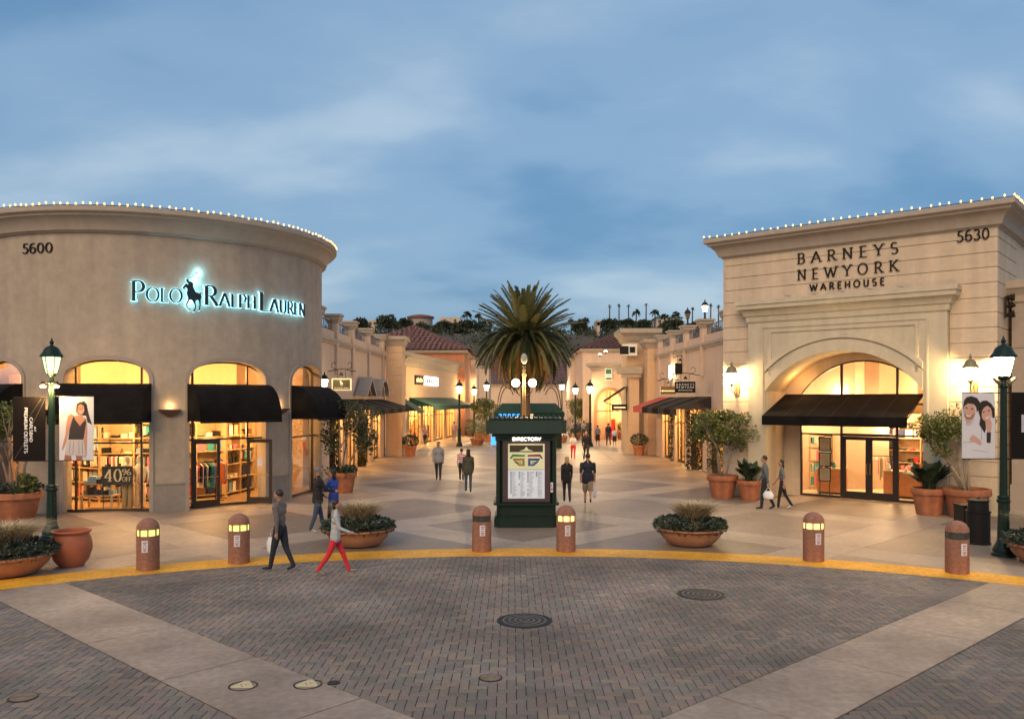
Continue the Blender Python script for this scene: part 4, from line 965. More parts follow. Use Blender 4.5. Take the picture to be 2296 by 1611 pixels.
def block(name, label, A, B, H, bays, wallm, posts=None, zrail=None, ledge=None, depth=5, pier=None, pier_m=None, bay_h=3.15, lamps=1, pw=60, flip=False):
    t = framed(name, label, 'shop building', A, B); L = (Vector(B) - Vector(A)).length
    mb = MB(); wall(mb, ident, 0, L, H, [(a, b, bay_h, .02, 2) for a, b in bays], .3, ds=3); mb.build('wall', wallm, t)
    mb = MB(); mb.box(0, L, .3, depth, H - .15, H); mb.box(0, .2, .3, depth, 0, H - .15); mb.box(L - .2, L, .3, depth, 0, H - .15); mb.box(0, L, depth, depth + .2, 0, H); mb.build('side_wall', wallm, t)
    if ledge:
        mb = MB(); mb.box(0, L, -.14, 0, ledge - .14, ledge); mb.box(0, L, -.08, 0, ledge - .26, ledge - .14); mb.build('ledge', M_corn, t)
    for i, (a, b) in enumerate(bays):
        mb = MB(); mb.add([(a, .2, .05), (b, .2, .05), (b, .2, bay_h), (a, .2, bay_h)], [(0, 1, 2, 3)]); mb.build('pane', M_glass, t)
        fr = MB(); 
        for x in (a + .03, (a * 2 + b) / 3, (a + 2 * b) / 3, b - .03): fr.box(x - .03, x + .03, .17, .23, 0, bay_h)
        fr.box(a, b, .172, .228, 2.3, 2.37); fr.box(a, b, .172, .228, 0, .15); fr.build('window_frame', M_bronze, t)
    if bays:
        b0, b1 = bays[0][0] - .3, bays[-1][1] + .3
        mb = MB(); mb.box(b0, b1, 2.6, 2.7, 0, bay_h + .3); mb.build('inner_wall', M_litwall, t)
        mb = MB(); mb.box(b0, b1, .32, 2.6, bay_h + .02, bay_h + .1); mb.build('ceiling', M_litwall, t)
        mb = MB(); mb.box(b0, b1, .32, 2.6, .0, .03); mb.build('floor', M_floor, t)
        rr = random.Random(int(L * 31)); x = b0 + .2
        while x < b1 - .6:
            w = rr.uniform(.35, .7); h = rr.uniform(.8, 2.0); mb = MB(); mb.box(x, x + w, 2.1, 2.5, .03, h); mb.build('display_case', rr.choice([M_shelf, M_wood, M_cols[4], M_cols[3], M_cols[5], M_cols[8]]), t); x += w + rr.uniform(.2, .8)
        for a, b in bays: point('shop_lamp', ((a + b) / 2, .95, bay_h - .35), pw * 3.4, (1, .56, .18), .2, t)
    if posts:
        for i, x in enumerate(posts):
            mb = MB(); mb.box(x - .22, x + .22, -.12, .34, ledge - 1.7, 7.45); mb.build('parapet_post', wallm, t)
            mb = MB(); sweep(mb, [(x - .22, .34), (x - .22, -.12), (x + .22, -.12), (x + .22, .34)], [(-.05, 7.4), (.02, 7.4), (.06, 7.5), (.14, 7.62), (.14, 7.74), (.2, 7.76), (.2, 7.86), (-.05, 7.86)], closed=True); mb.box(x - .2, x + .2, -.1, .3, 7.5, 7.87); mb.build('post_cap', M_corn, t)
        for a, b in zip(posts[:-1], posts[1:]): railing(t, a + .22, b - .22, ledge, 7.55)
    return t
def pier(t, x0, x1, y0, y1, H, m, z0=0, capo=.28):
    mb = MB(); mb.box(x0 + .03, x1 - .03, y0 + .03, y1, z0, H); mb.build('pier_core', m, t); z = z0
    while z < H - .1:
        h = .48 if z > z0 else .95; mb = MB(); mb.box(x0, x1, y0, y1 + .01, z + .02, min(H, z + h)); mb.build('stone_course', m, t); z += h
    mb = MB(); sweep(mb, [(x0, y0), (x1, y0), (x1, y1), (x0, y1)], [(-.05, H), (.04, H), (.08, H + .12), (.18, H + .3), (capo, H + .38), (capo, H + .6), (-.05, H + .6)], closed=True); mb.box(x0, x1, y0, y1, H, H + .59); mb.build('pier_cap', M_corn, t)
M_pierm = mat('stucco_sand', (.58, .40, .25), rough=.88, var=.06, scale=5, bump=.2)
# left block
LA, LB = (-8.78, 35.0), (-8.32, 54.6)
lb = block('left_shop_block', 'cream shop block with iron balustrade behind the round store', LA, LB, 7.0, [(4.6, 7.4), (8.3, 11.0), (12.0, 14.6), (15.6, 17.9)], M_blockL, posts=[2.4, 5.9, 9.6, 14.0, 18.6], ledge=6.62, pw=75)
pt = framed('banded_pier', 'banded sand pier with moulded cap at the end of the left balustrade', 'pier', (-8.2, 54.2), (-7.15, 54.2)); pier(pt, 0, 1.06, 0, 1.6, 7.2, M_pierm)
shed('row of charcoal awnings on the left side of the street', (-8.62, 41.5), (-8.35, 53.6), 3.72, 3.22, 1.75, .30, [M_blackst, M_black], 8, 'awnings along the street')
for k, s in enumerate((11.4, 15.6)):
    t = thing('gable_ornament', ('pointed' if k == 0 else 'arched') + ' plaster gable above the charcoal awnings on the left', 'ornament', (0, 0, 0), 0, 'plaster gables above the left awnings')
    u = (Vector(LB) - Vector(LA)).normalized(); q = Vector(LA) + u * s; t.location = (q.x, q.y, 3.9); t.rotation_euler = (0, 0, math.atan2(u.y, u.x))
    for j in range(3):
        r = 1.45 - j * .42
        P = [(-r, 0), (0, r * .72), (r, 0)] if k == 0 else [(-r, 0)] + [(-r * math.cos(math.pi * i / 10), r * .72 * math.sin(math.pi * i / 10)) for i in range(1, 10)] + [(r, 0)]
        Q = [(x * .86, z * .84) for x, z in P]; mb = MB(); ribbon(mb, ident, Q, P, -.75 + j * .2, -.05); mb.build('moulding', M_trimP if j != 1 else M_blockL, t)
def scroll(t, x0, x1, z, y=-.02, n=2, m=None):
    """wrought iron sign arm with scrolls"""
    m = m or M_ironb; w = x1 - x0; mb = MB(); mb.tube([(x0, y, z), (x0 + w * .25, y, z + .06), (x0 + w * .5, y, z + .12), (x0 + w * .75, y, z + .06), (x1, y, z)], .022, 5); mb.build('arm', m, t)
    for s, cx in ((1, x0 + w * .25), (-1, x0 + w * .75)):
        mb = MB(); mb.tube([(cx + s * (.04 + .035 * a) * math.cos(a * 1.0), y, z + .32 + (.04 + .035 * a) * math.sin(a)) for a in np.linspace(0, 5.2, 14)], .014, 4); mb.build('scroll', m, t)
def hang_sign(label, loc, rot, w, h, bm, parts, arm=True, name='hanging_sign'):
    t = thing(name, label, 'sign', loc, rot); mb = MB(); mb.box(-w / 2, w / 2, -.04, .04, 0, h); mb.build('board', bm, t)
    if arm:
        scroll(t, -w * .72, w * .72, h + .32, 0)
        for x in (-w * .2, w * .2): mb = MB(); mb.tube([(x, 0, h), (x, 0, h + .4)], .012, 5); mb.build('hanger', M_ironb, t)
        mb = MB(); mb.lathe([(.12, 0), (.06, .1), (.02, .16)], 10, (0, -.12, h + .12)); mb.build('sign_lamp', M_ironb, t)
    return t
Zs = 38.5; M_signg = mat('sign_olive', (.10, .085, .03), rough=.5); M_cream = mat('cream_print', (.85, .75, .5), rough=.5, emit=.35, ecol=(1, .8, .45))
t = hang_sign('lit olive hanging sign with small cream rider on the left block', (px(766, Zs), Zs, hz(875, Zs)), 0, 44 * Zs / F, 27 * Zs / F, M_cream, None)
w, h = 38 * Zs / F, 22 * Zs / F; mb = MB(); mb.box(-w / 2, w / 2, -.05, -.042, .05, .05 + h); mb.build('panel', M_signg, t)
mb = MB(); k_ = h * .62 / 900; mb.prism(ccw([((x - 640) * k_, .19 + (1400 - y) * k_) for x, y in rid]), ident, -.055, -.0505); mb.build('rider_print', M_cream, t)
text('POLO RALPH LAUREN', -w * .42, w * .42, .08, .06, ident, -.055, -.0505, M_cream, t, name='print', single=True, serif=False, thin=.1); point('sign_light', (0, -.35, h + .25), 6, (1, .7, .35), .04, t)
t = thing('wall_lantern', 'lit glass wall lantern beside the olive hanging sign', 'wall lantern', (px(733, 37.5), 37.0, 0), 0); lantern(t, hz(868, 37.3), .8, True, pw=14, glow=5)
mb = MB(); mb.tube([(0, 0, hz(868, 37.3) - .1), (-.35, .1, hz(868, 37.3) - .2)], .02, 6); mb.build('arm', M_ironb, t)
# second left building
S2A, S2B = (-8.25, 64.0), (-5.5, 84.0)
s2 = block('angled_shop_building', 'cream angled shop front with green awning and two small signs', S2A, S2B, 6.6, [(1.5, 5), (6, 9.5), (10.5, 14), (15, 18.5)], M_pierm, pw=150, depth=7)
L2 = (Vector(S2B) - Vector(S2A)).length; mb = MB(); sweep(mb, [(0, 5), (0, 0), (L2, 0), (L2, 5)], [(-.05, 6.3), (.05, 6.3), (.1, 6.6), (.3, 6.9), (.5, 7.05), (.5, 7.3), (-.05, 7.3)]); mb.build('cornice', M_corn, s2)
for z in (3.9, 4.5, 5.1, 5.7): mb = MB(); mb.box(.3, L2 - .3, -.03, 0, z, z + .56); mb.build('stone_course', M_pierm, s2)
shed('green awning on the angled cream shop front', (-8.0, 65.4), (-5.75, 82), 3.85, 3.2, 1.9, .35, [M_greenaw], 8, 'awnings along the street')
shed('small green awning just past the left banded pier', (-8.0, 56.2), (-8.0, 60.5), 3.9, 2.95, 1.6, .2, [M_greenaw], 3, 'awnings along the street')
M_signw = mat('sign_lit', (.8, .85, 1), emit=1.6, ecol=(.85, .9, 1))
u2 = (Vector(S2B) - Vector(S2A)).normalized(); r2 = math.atan2(u2.y, u2.x)
def on2(s, p, z): q = Vector(S2A) + u2 * s; return (q.x + u2.y * p, q.y - u2.x * p, z)
for s, m, lb_, wd in ((4.2, M_text, 'dark rectangular shop sign on the angled cream front', 2.6), (8.6, M_signw, 'white glowing shop sign on the angled cream front', 5.0)):
    t = thing('shop_sign', lb_, 'sign', on2(s, .12, 4.9), r2, 'signs on the angled cream front'); mb = MB(); mb.box(-wd / 2, wd / 2, 0, .08, 0, .75); mb.build('board', m, t)
    m2 = M_cream if m is M_text else M_navy
    for i in range(5): mb = MB(); x = -wd / 2 + wd * (.12 + .16 * i); mb.box(x, x + wd * .10, -.02, -.001, .2, .58 if i % 2 else .5); mb.build('print', m2, t)
def hip(name, label, x0, x1, y0, y1, he, ha, wm_, cat='building', ov=.5, win=None, apex=None, roofm=None):
    t = thing(name, label, cat, ((x0 + x1) / 2, y0, 0)); w = (x1 - x0) / 2; d = y1 - y0
    mb = MB(); mb.box(-w, w, 0, d, 0, he - .01); mb.build('wall', wm_, t)
    mb = MB(); mb.box(-w - ov * .5, w + ov * .5, -ov * .5, d + ov * .5, he, he + .3); mb.build('eaves', M_corn, t)
    e = ov; rx = max(0, w - d / 2) if not apex else 0; a = Vector((-rx + (apex or 0), d / 2, ha)); b = Vector((rx + (apex or 0), d / 2, ha))
    c = [Vector((-w - e, -e, he + .3)), Vector((w + e, -e, he + .3)), Vector((w + e, d + e, he + .3)), Vector((-w - e, d + e, he + .3))]
    mb = MB(); n = 26
    def slope(p0, p1, q1, q0):
        rows = 14
        for r in range(rows):
            ta, tb = r / rows, (r + 1) / rows; lift = Vector((0, 0, .05))
            A0, A1 = p0.lerp(q0, ta), p1.lerp(q1, ta); B0, B1 = p0.lerp(q0, tb), p1.lerp(q1, tb); m = max(2, int((A1 - A0).length / .55))
            for i in range(m):
                f0, f1 = i / m, (i + 1) / m; mid = (f0 + f1) / 2
                P = [A0.lerp(A1, f0) + lift, A0.lerp(A1, mid) + lift * 2.6, A0.lerp(A1, f1) + lift, B0.lerp(B1, f1), B0.lerp(B1, mid) + lift * 1.6, B0.lerp(B1, f0)]
                mb.add(P, [(0, 1, 4, 5), (1, 2, 3, 4)])
    slope(c[0], c[1], b, a); slope(c[1], c[2], b, b); slope(c[3], c[0], a, a)
    mb.add([c[2], c[3], a, b], [(0, 1, 2, 3)]); mb.build('tile_roof', roofm or M_tile, t); return t
hip('terracotta_building', 'terracotta walled building with red tiled hip roof on the left', -17, -4.9, 86, 99, 8.5, 11.9, M_terra, ov=.6)
t = hip('gabled_shop', 'narrow cream building right of the terracotta one', -6.6, -4.4, 101, 112, 8.6, 9.6, M_blockL, ov=.4)
hip('street_end_building', 'pale building with dark tiled roofs closing the far end of the street', -10, 16, 150, 164, 6.2, 13.5, M_blockL, ov=.8, roofm=mat('dark_tile', (.12, .075, .075), rough=.9, var=.3, scale=1))
hip('far_left_building', 'dark roofed building behind the palm on the left', -14, -3.4, 122, 134, 8.4, 13.0, M_blockL, roofm=mat('dark_tile', (.1, .1, .1)))
hip('roof_block_right', 'red tiled hip roofed cream building behind the arched shop', 7.2, 15.5, 85, 97, 8.6, 10.9, M_blockL, ov=.5)
t = thing('side_wing', 'small cream wing left of the arched shop', 'building wing', (7.0, 96, 0)); mb = MB(); mb.box(0, 1.6, 0, 10, 0, 8.2); mb.build('wall', M_blockL, t); mb = MB(); mb.box(-.2, 1.8, -.2, 10, 8.2, 8.6); mb.build('cap', M_corn, t)
# arched pink shop on the right
ar = framed('arched_shop', 'pink shop front with lit orange arched entrance on the right', 'shop building', (7.3, 76.5), (10.8, 74.5)); AL = 4.03
mb = MB(); wall(mb, ident, 0, AL, 6.5, [(.5, 2.95, 3.3, 1.25, 2)], .4); mb.box(0, .3, .4, 8, 0, 6.5); mb.box(AL - .3, AL, .4, 8, 0, 6.5); mb.build('wall', M_pink, ar)
mb = MB(); ribbon(mb, ident, arch_path(.5, 2.95, 3.3, 1.25), arch_path(.5, 2.95, 3.3, 1.25, off=.25), -.06, .01); mb.build('arch_trim', M_terra, ar)
mb = MB(); sweep(mb, [(0, 5), (0, 0), (AL, 0)], [(-.05, 6.3), (.05, 6.3), (.15, 6.6), (.4, 6.75), (.4, 7), (-.05, 7)]); mb.build('cornice', M_corn, ar)
mb = MB(); mb.box(.3, 3.4, 3, 3.1, 0, 5); mb.build('inner_wall', M_litwall, ar); mb = MB(); mb.box(.3, 3.4, .45, 3, .0, .03); mb.build('floor', M_floor, ar)
for i in range(6): mb = MB(); mb.box(.6 + i * .4, .85 + i * .4, 2.2, 2.6, .03, 1.0 + (i * 37 % 10) * .12); mb.build('display_case', [M_cols[7], M_cols[1], M_shelf, M_cols[4], M_cols[3], M_wood][i], ar)
mb = MB(); mb.box(1.7, 1.76, .2, .26, 0, 4.4); mb.box(.5, 2.95, .2, .26, 2.6, 2.68); mb.build('window_frame', M_bronze, ar); point('shop_lamp', (1.7, 1.6, 3.2), 300, (1, .58, .22), .2, ar)
for z in (1.0, 1.7, 2.4, 4.9, 5.5): mb = MB(); mb.box(.02, .45, -.02, 0, z, z + .04); mb.build('joint_bead', M_pink, ar)
t = thing('shop_sign', 'green and white square sign on the pink wall above the arch', 'sign', (px(1365, 75), 75.0, hz(853, 75)), -.5); mb = MB(); mb.box(-.35, .35, -.06, 0, 0, 1.1); mb.build('board', M_cols[3], t); mb = MB(); mb.box(-.26, .26, -.075, -.061, .62, 1.02); mb.build('print', mat('sign_green', (.03, .2, .08)), t); mb = MB(); mb.box(-.26, .26, -.075, -.061, .1, .25); mb.build('print', mat('sign_green', ()), t)
for k, (sx_, sy_) in enumerate(((1345, 797), (1358, 790))):
    t = thing('roof_floodlight', ('left' if k == 0 else 'right') + ' warm floodlight above the pink arched shop', 'floodlight', (px(sx_, 78), 78, hz(sy_, 78))); mb = MB(); mb.lathe([(.05, -.12), (.12, 0), (.14, .1)], 10); mb.build('housing', M_ironb, t); mb = MB(); mb.ell((0, 0, .1), (.15, .15, .1), 10, 6); mb.build('lens', globemat('globe_far', (1, .66, .34), 9), t, True); point('lamp', (0, 0, .3), 40, rad=.1, parent=t)
# tower and portico at the end of the right balustrade
tw = thing('corner_tower', 'tall plain sand coloured tower beside the right banded pier', 'building', (7.75, 58, 0)); mb = MB(); mb.box(.25, 2.6, 0, 3, 0, 7.75); mb.build('wall', M_pierm, tw)
mb = MB(); sweep(mb, [(.25, 3), (.25, 0), (2.6, 0)], [(-.05, 7.7), (.1, 7.75), (.3, 8.1), (.55, 8.3), (.55, 8.6), (-.05, 8.6)]); mb.box(.25, 2.6, 0, 3, 7.75, 8.59); mb.build('cap', M_corn, tw)
t = thing('portico_column', 'square sand column with projecting cap in front of the tower', 'column', (8.0, 56.8, 0)); mb = MB(); mb.box(0, .66, 0, .8, 0, 5.2); mb.build('shaft', M_pierm, t); mb = MB(); mb.box(-.45, .75, -.2, .9, 5.2, 5.45); mb.box(-.75, .8, -.3, .95, 5.45, 5.9); mb.build('cap', M_corn, t); mb = MB(); mb.box(-.08, .74, -.08, .88, 0, .6); mb.build('base', M_pierm, t)
mb = MB(); t = thing('drop_awning', 'black awning arm slanting down beside the portico column', 'awning', (7.9, 57.5, 0)); mb.add([(0, 0, 4.6), (0, 1.5, 4.6), (-1.5, 1.5, 3.6), (-1.5, 0, 3.6)], [(0, 1, 2, 3)]); mb.add([(0, 0, 4.52), (0, 1.5, 4.52), (-1.5, 1.5, 3.52), (-1.5, 0, 3.52)], [(3, 2, 1, 0)]); mb.build('canvas', M_black, t); mb = MB(); mb.tube([(0, 0, 3.0), (-1.5, 0, 3.5)], .03, 5); mb.tube([(0, 0, 3), (0, 0, 4.6)], .04, 5); mb.build('frame', M_ironb, t)
t = hang_sign('small black hanging sign under the slanting awning arm', (7.35, 57.0, 2.95), 0, 1.05, .42, M_text, None, arm=False); mb = MB(); mb.box(-.4, .4, -.05, -.041, .15, .25); mb.build('print', M_cream, t); mb = MB(); mb.tube([(0, 0, .42), (0, 0, .75)], .02, 4); mb.build('hanger', M_ironb, t)
t = thing('cafe_sign', 'square black and white sign high on the tower corner', 'sign', (px(1412, 57.6), 57.6, hz(797, 57.6))); mb = MB(); mb.box(-.5, .5, -.1, 0, 0, .8); mb.build('board', M_cols[3], t); mb = MB(); mb.box(-.7, -.1, -.13, -.101, .1, .65); mb.box(-.02, .35, -.13, -.101, .2, .6); mb.build('print', M_text, t)
# right block
RA, RB = (9.55, 55.3), (10.25, 34.0)
rb = block('right_shop_block', 'rose shop block with iron balustrade behind the cream store', RA, RB, 7.0, [(2.0, 4.6), (5.5, 8.0), (9.2, 11.8), (13, 16)], M_blockL, posts=[1.2, 4.8, 8.2, 11.9, 16.2], ledge=6.62, pw=75)
pt = framed('banded_pier', 'banded sand pier with moulded cap at the end of the right balustrade', 'pier', (9.0, 55.4), (10.2, 55.4)); pier(pt, 0, 1.24, 0, 1.6, 7.1, M_pierm)
shed('row of black awnings with a red end panel on the right side of the street', (9.62, 54.2), (10.0, 41.8), 3.85, 3.25, 1.75, .36, [M_blackst, M_black], 8, 'awnings along the street', matsegs=[M_redaw, M_redaw, M_black, M_blackst, M_black, M_blackst, M_black, M_blackst])
ur = (Vector(RB) - Vector(RA)).normalized()
for s, lit, lb_ in ((16.2 - 4.3, True, 'lit lantern standing on the right balustrade post'), (8.2, False, 'unlit lantern standing on the right balustrade post further back')):
    q = Vector(RA) + ur * s; t = thing('parapet_lantern', lb_, 'lantern', (q.x + .1, q.y, 7.87), 0, 'lanterns on the right balustrade')
    mb = MB(); mb.lathe([(.12, 0), (.06, .06), (.045, .2), (.07, .28)], 12); mb.build('stem', M_rust if False else M_ironb, t); lantern(t, .36, .78, lit, glass=None if lit else mat('glass_dull', (.2, .14, .1), rough=.2), pw=30, glow=7, colr=(1, .55, .22), roofm=M_ironb)
Zq = 45.5; t = hang_sign('gold lettered hanging sign on the right block, left of the black one', (px(1498, Zq), Zq, hz(883, Zq)), 0, 34 * Zq / F, 17 * Zq / F, mat('sign_gold', (.16, .09, .02), rough=.4), None)
mb = MB(); mb.box(-.3, .36, -.05, -.041, .14, .2); mb.build('print', M_cream, t); mb = MB(); mb.ell((-.32, -.045, .17), (.05, .01, .06), 10, 6); mb.build('print', M_cream, t); point('sign_light', (0, -.3, .6), 8, (1, .7, .3), .04, t)
Zq = 43; t = hang_sign('black hanging sign with three rows of white capitals on the right block', (px(1536, Zq), Zq, hz(880, Zq)), 0, 46 * Zq / F, 25 * Zq / F, M_text, None)
w = 46 * Zq / F; text('BARNEYS', -w * .43, w * .43, .37, .10, ident, -.05, -.041, M_cols[3], t, name='print', single=True, serif=False, gap=.5, thin=.12); text('NEWYORK', -w * .43, w * .43, .23, .10, ident, -.05, -.041, M_cols[3], t, name='print', single=True, serif=False, gap=.5, thin=.12); text('WAREHOUSE', -w * .34, w * .34, .1, .06, ident, -.05, -.041, M_cols[3], t, name='print', single=True, serif=False, thin=.14)
t = thing('wall_light', 'tall bright wall light above the gold lettered hanging sign', 'wall light', (px(1503, 50), 50, hz(850, 50))); mb = MB(); mb.lathe([(.06, 0), (.09, .1), (.09, .75), (.04, .85)], 12); mb.build('tube', globemat('globe_tube', (1, .78, .5), 9), t, True); mb = MB(); mb.box(-.1, .5, -.03, .03, .3, .36); mb.build('bracket', M_ironb, t); point('lamp', (0, -.1, .5), 30, parent=t)
t = hang_sign('dark scrolled hanging sign above the lit wall light', (px(1524, 48), 48, hz(838, 48)), 0, .55, .62, M_text, None)
# ================================================================== KIOSK
KX, KY = px(1179, 25.0), 25.0
k = thing('directory_kiosk', 'dark green octagonal directory kiosk with lit map panel in the plaza centre', 'kiosk', (KX, KY, 0))
def octo(w, c): return [(-w, -w + c), (-w + c, -w), (w - c, -w), (w, -w + c), (w, w - c), (w - c, w), (-w + c, w), (-w, w - c)]
up = lambda a, d, b: (a, b, d)
def op(name, w, c, z0, z1, m=M_iron): mb = MB(); mb.prism(octo(w, c), up, z0, z1); return mb.build(name, m, k)
op('base', .93, .16, 0, .26); op('base_moulding', .90, .16, .26, .31); op('lower_panel', .86, .15, .31, .64); op('ledge', .95, .15, .64, .70); op('body', .85, .15, .70, 2.50); op('frieze', .90, .15, 2.5, 2.62)
M_plum = mat('plum_frame', (.06, .032, .035), rough=.5)
y = -.86
mb = MB(); mb.box(-.68, .68, y - .03, y, .74, 2.5); mb.build('panel_frame', M_plum, k)
mb = MB(); ribbon(mb, ident, [(-.55, .36), (-.55, .58), (.55, .58), (.55, .36), (-.55, .36)], [(-.6, .33), (-.6, .61), (.6, .61), (.6, .33), (-.6, .33)], y - .035, y); mb.build('lower_frame', M_iron, k)
for sx_ in (-1, 1):
    mb = MB(); mb.lathe([(.075, .70), (.075, 2.5)], 12, (sx_ * .80, -.80, 0), flute=lambda i: .93 if i % 2 else 1.0); mb.build('corner_column', M_iron, k)
    mb = MB(); mb.box(sx_ * .855 - .004, sx_ * .855 + .004, -.6, .6, .8, 2.4); mb.build('side_panel', M_plum, k)
M_map = mat('map_sheet', (.55, .55, .33), emit=.16, ecol=(.8, .85, .5)); M_list = mat('list_sheet', (.50, .53, .55), emit=.18, ecol=(.75, .85, 1))
Y0 = y - .03
def flat(x0, x1, z0, z1, m, lay=1, nm='print'): mb = MB(); mb.box(x0, x1, Y0 - .004 * lay, Y0 - .004 * (lay - 1) - .001, z0, z1); return mb.build(nm, m, k)
flat(-.53, .53, 1.68, 2.42, M_map, 1, 'map_sheet'); flat(-.53, .53, .84, 1.67, M_list, 1, 'list_sheet')
flat(-.48, .48, 2.18, 2.38, mat('header_brown', (.05, .035, .02)), 2)
mb = MB(); mb.prism([(-.2, 2.21), (.2, 2.21), (.06, 2.26), (0, 2.34), (-.06, 2.26)], ident, Y0 - .013, Y0 - .009); mb.build('emblem', M_map, k)
Gm, Bm, Rm, Om = mat('map_green', (.08, .2, .05)), mat('map_blue', (.05, .09, .3)), mat('map_red', (.28, .03, .03)), mat('map_ochre', (.33, .22, .05))
def mpoly(P, m, lay=2): mb = MB(); mb.prism(ccw(P), ident, Y0 - .004 * lay, Y0 - .004 * (lay - 1) - .001); mb.build('map_zone', m, k)
for s, ma, mb_ in ((-1, Gm, Om), (1, Rm, Bm)):
    mpoly([(s * .04, 2.10), (s * .40, 2.12), (s * .48, 2.00), (s * .44, 1.98), (s * .38, 2.05), (s * .04, 2.05)], ma)
    mpoly([(s * .05, 2.0), (s * .40, 2.0), (s * .36, 1.92), (s * .05, 1.94)], mb_); mpoly([(s * .05, 1.935), (s * .12, 1.935), (s * .12, 1.78), (s * .05, 1.78)], mb_); mpoly([(s * .125, 1.78), (s * .22, 1.78), (s * .36, 1.91), (s * .30, 1.92), (s * .2, 1.84), (s * .125, 1.84)], mb_)
    for i in range(4): flat(s * (.17 + .045 * i) - .013, s * (.17 + .045 * i) + .013, 1.86, 1.90, M_text, 2)
M_ink = mat('ink_grey', (.12, .13, .14), rough=.7); M_inkl = mat('ink_light', (.32, .34, .36), rough=.7)
for x, segs in ((-.46, [(.98, 1.62)]), (-.22, [(1.38, 1.62), (1.20, 1.28)]), (.03, [(1.28, 1.62), (1.18, 1.22), (1.06, 1.12), (.90, 1.02)]), (.28, [(1.44, 1.62)])):
    for a, b in segs:
        z = b
        while z > a + .02: flat(x, x + .035, z - .026, z - .006, M_ink, 2); z -= .032
    z = 1.61; rr = random.Random(int(x * 99))
    while z > .9: flat(x + .05, x + .05 + rr.uniform(.06, .14), z - .012, z, M_inkl, 2); z -= .032
flat(.36, .53, 1.0, 1.35, M_list, 2) if False else None
text('DIRECTORY', -.40, .42, 2.515, .085, ident, -.955, -.905, mat('lit_letters', (1, .9, .75), emit=2.2, ecol=(1, .85, .7)), k, serif=False, thick=.26, thin=.2, gap=.12)
mb = MB(); mb.box(.70, .77, y - .05, y - .03 + .02, 1.02, 1.30); mb.build('notice', M_stick, k); mb = MB(); mb.box(.71, .76, y - .054, y - .0505, 1.07, 1.15); mb.box(.71, .745, y - .054, y - .0505, 1.18, 1.26); mb.build('notice_print', M_stickr, k)
cn = MB(); cn.prism(octo(1.15, .2), up, 2.72, 3.10); cn.build('canopy', mat('canopy_green', (.012, .035, .027), rough=.6), k)
op('canopy_soffit', 1.0, .18, 2.62, 2.715); op('canopy_cap', 1.05, .2, 3.105, 3.16)
for i in range(16):
    x = -1.05 + 2.1 * i / 15; mb = MB(); mb.lathe([(.018, 0), (.03, .05), (.02, .09), (.028, .12), (.005, .17)], 6, (x, -1.08, 3.10)); mb.build('cresting', M_iron, k)
# ================================================================== STREET LAMPS
def lamp_post(label, x, y, H=5.35, lit=True, pw=300, glass=None, group='acorn street lamps', glow=14, arms=False, sc=1.12, detail=True):
    t = thing('street_lamp', label, 'street lamp', (x, y, 0), 0, group); fl = (lambda i: .93 if i % 2 else 1.0) if detail else None
    mb = MB(); mb.lathe([(.27, 0), (.27, .06), (.23, .10), (.24, .16), (.20, .24), (.15, .34), (.14, .40)], 16); mb.build('base', M_iron, t, 'auto')
    mb = MB(); mb.lathe([(.135, .40), (.115, 1.25)], 24, flute=fl); mb.build('pedestal', M_iron, t, 'auto')
    mb = MB(); mb.lathe([(.13, 1.25), (.15, 1.28), (.15, 1.32), (.12, 1.35), (.14, 1.39), (.10, 1.44)], 16); mb.build('collar', M_iron, t, 'auto')
    zt = H - 1.0 * sc; mb = MB(); mb.lathe([(.088, 1.44), (.072, zt - .25)], 24, flute=fl); mb.build('shaft', M_iron, t, 'auto')
    mb = MB(); mb.lathe([(.09, zt - .25), (.10, zt - .22), (.06, zt - .18), (.05, zt - .1)], 14); mb.build('neck', M_iron, t, 'auto')
    lantern(t, zt, sc, lit, glass, pw, glow=glow); return t
LL = G(116, 1205); lp1 = lamp_post('green iron street lamp with dim greenish lantern and two lit spotlights at left', LL[0], LL[1], hz(746, LL[1]), True, 20, globemat('globe_green', (.62, .85, .42), .9, .55))
for s, a in ((-1, 0), (1, 0)):
    z = hz(863, LL[1]); mb = MB(); mb.tube([(0, 0, z - .02), (s * .10, -.05, z + .08), (s * .17, -.08, z + .04)], .018, 6); mb.build('spot_arm', M_iron, lp1)
    mb = MB(); mb.lathe([(.03, .10), (.06, .05), (.075, -.02)], 12, (s * .18, -.09, z)); mb.build('spot_head', M_ironb, lp1, True); mb = MB(); mb.ell((s * .18, -.09, z - .03), (.07, .07, .045), 12, 8); mb.build('spot_lens', mat('spot_lit', (1, .8, .4), emit=22, ecol=(1, .62, .2)), lp1, True); point('spot', (s * .19, -.22, z - .12), 70, (1, .62, .24), .06, lp1)
RL = G(2250, 1245); lp2 = lamp_post('green iron street lamp with bright lantern beside the couple poster', RL[0], RL[1], hz(740, RL[1]), True, 360, globemat('globe_bright', (1, .82, .55), 11))
for s in (-1, 1):
    z = hz(855, RL[1]); mb = MB(); mb.tube([(0, 0, z), (s * .12, -.02, z + .08)], .02, 6); mb.build('spot_arm', M_iron, lp2); mb = MB(); M = Matrix.Translation((s * .18, -.03, z + .02)) @ Matrix.Rotation(s * .9, 4, 'Y'); mb.lathe([(.035, .1), (.05, 0), (.06, -.12)], 12); mb.v = [tuple(M @ Vector(v)) for v in mb.v]; mb.build('spot_head', M_verdi, lp2, True)
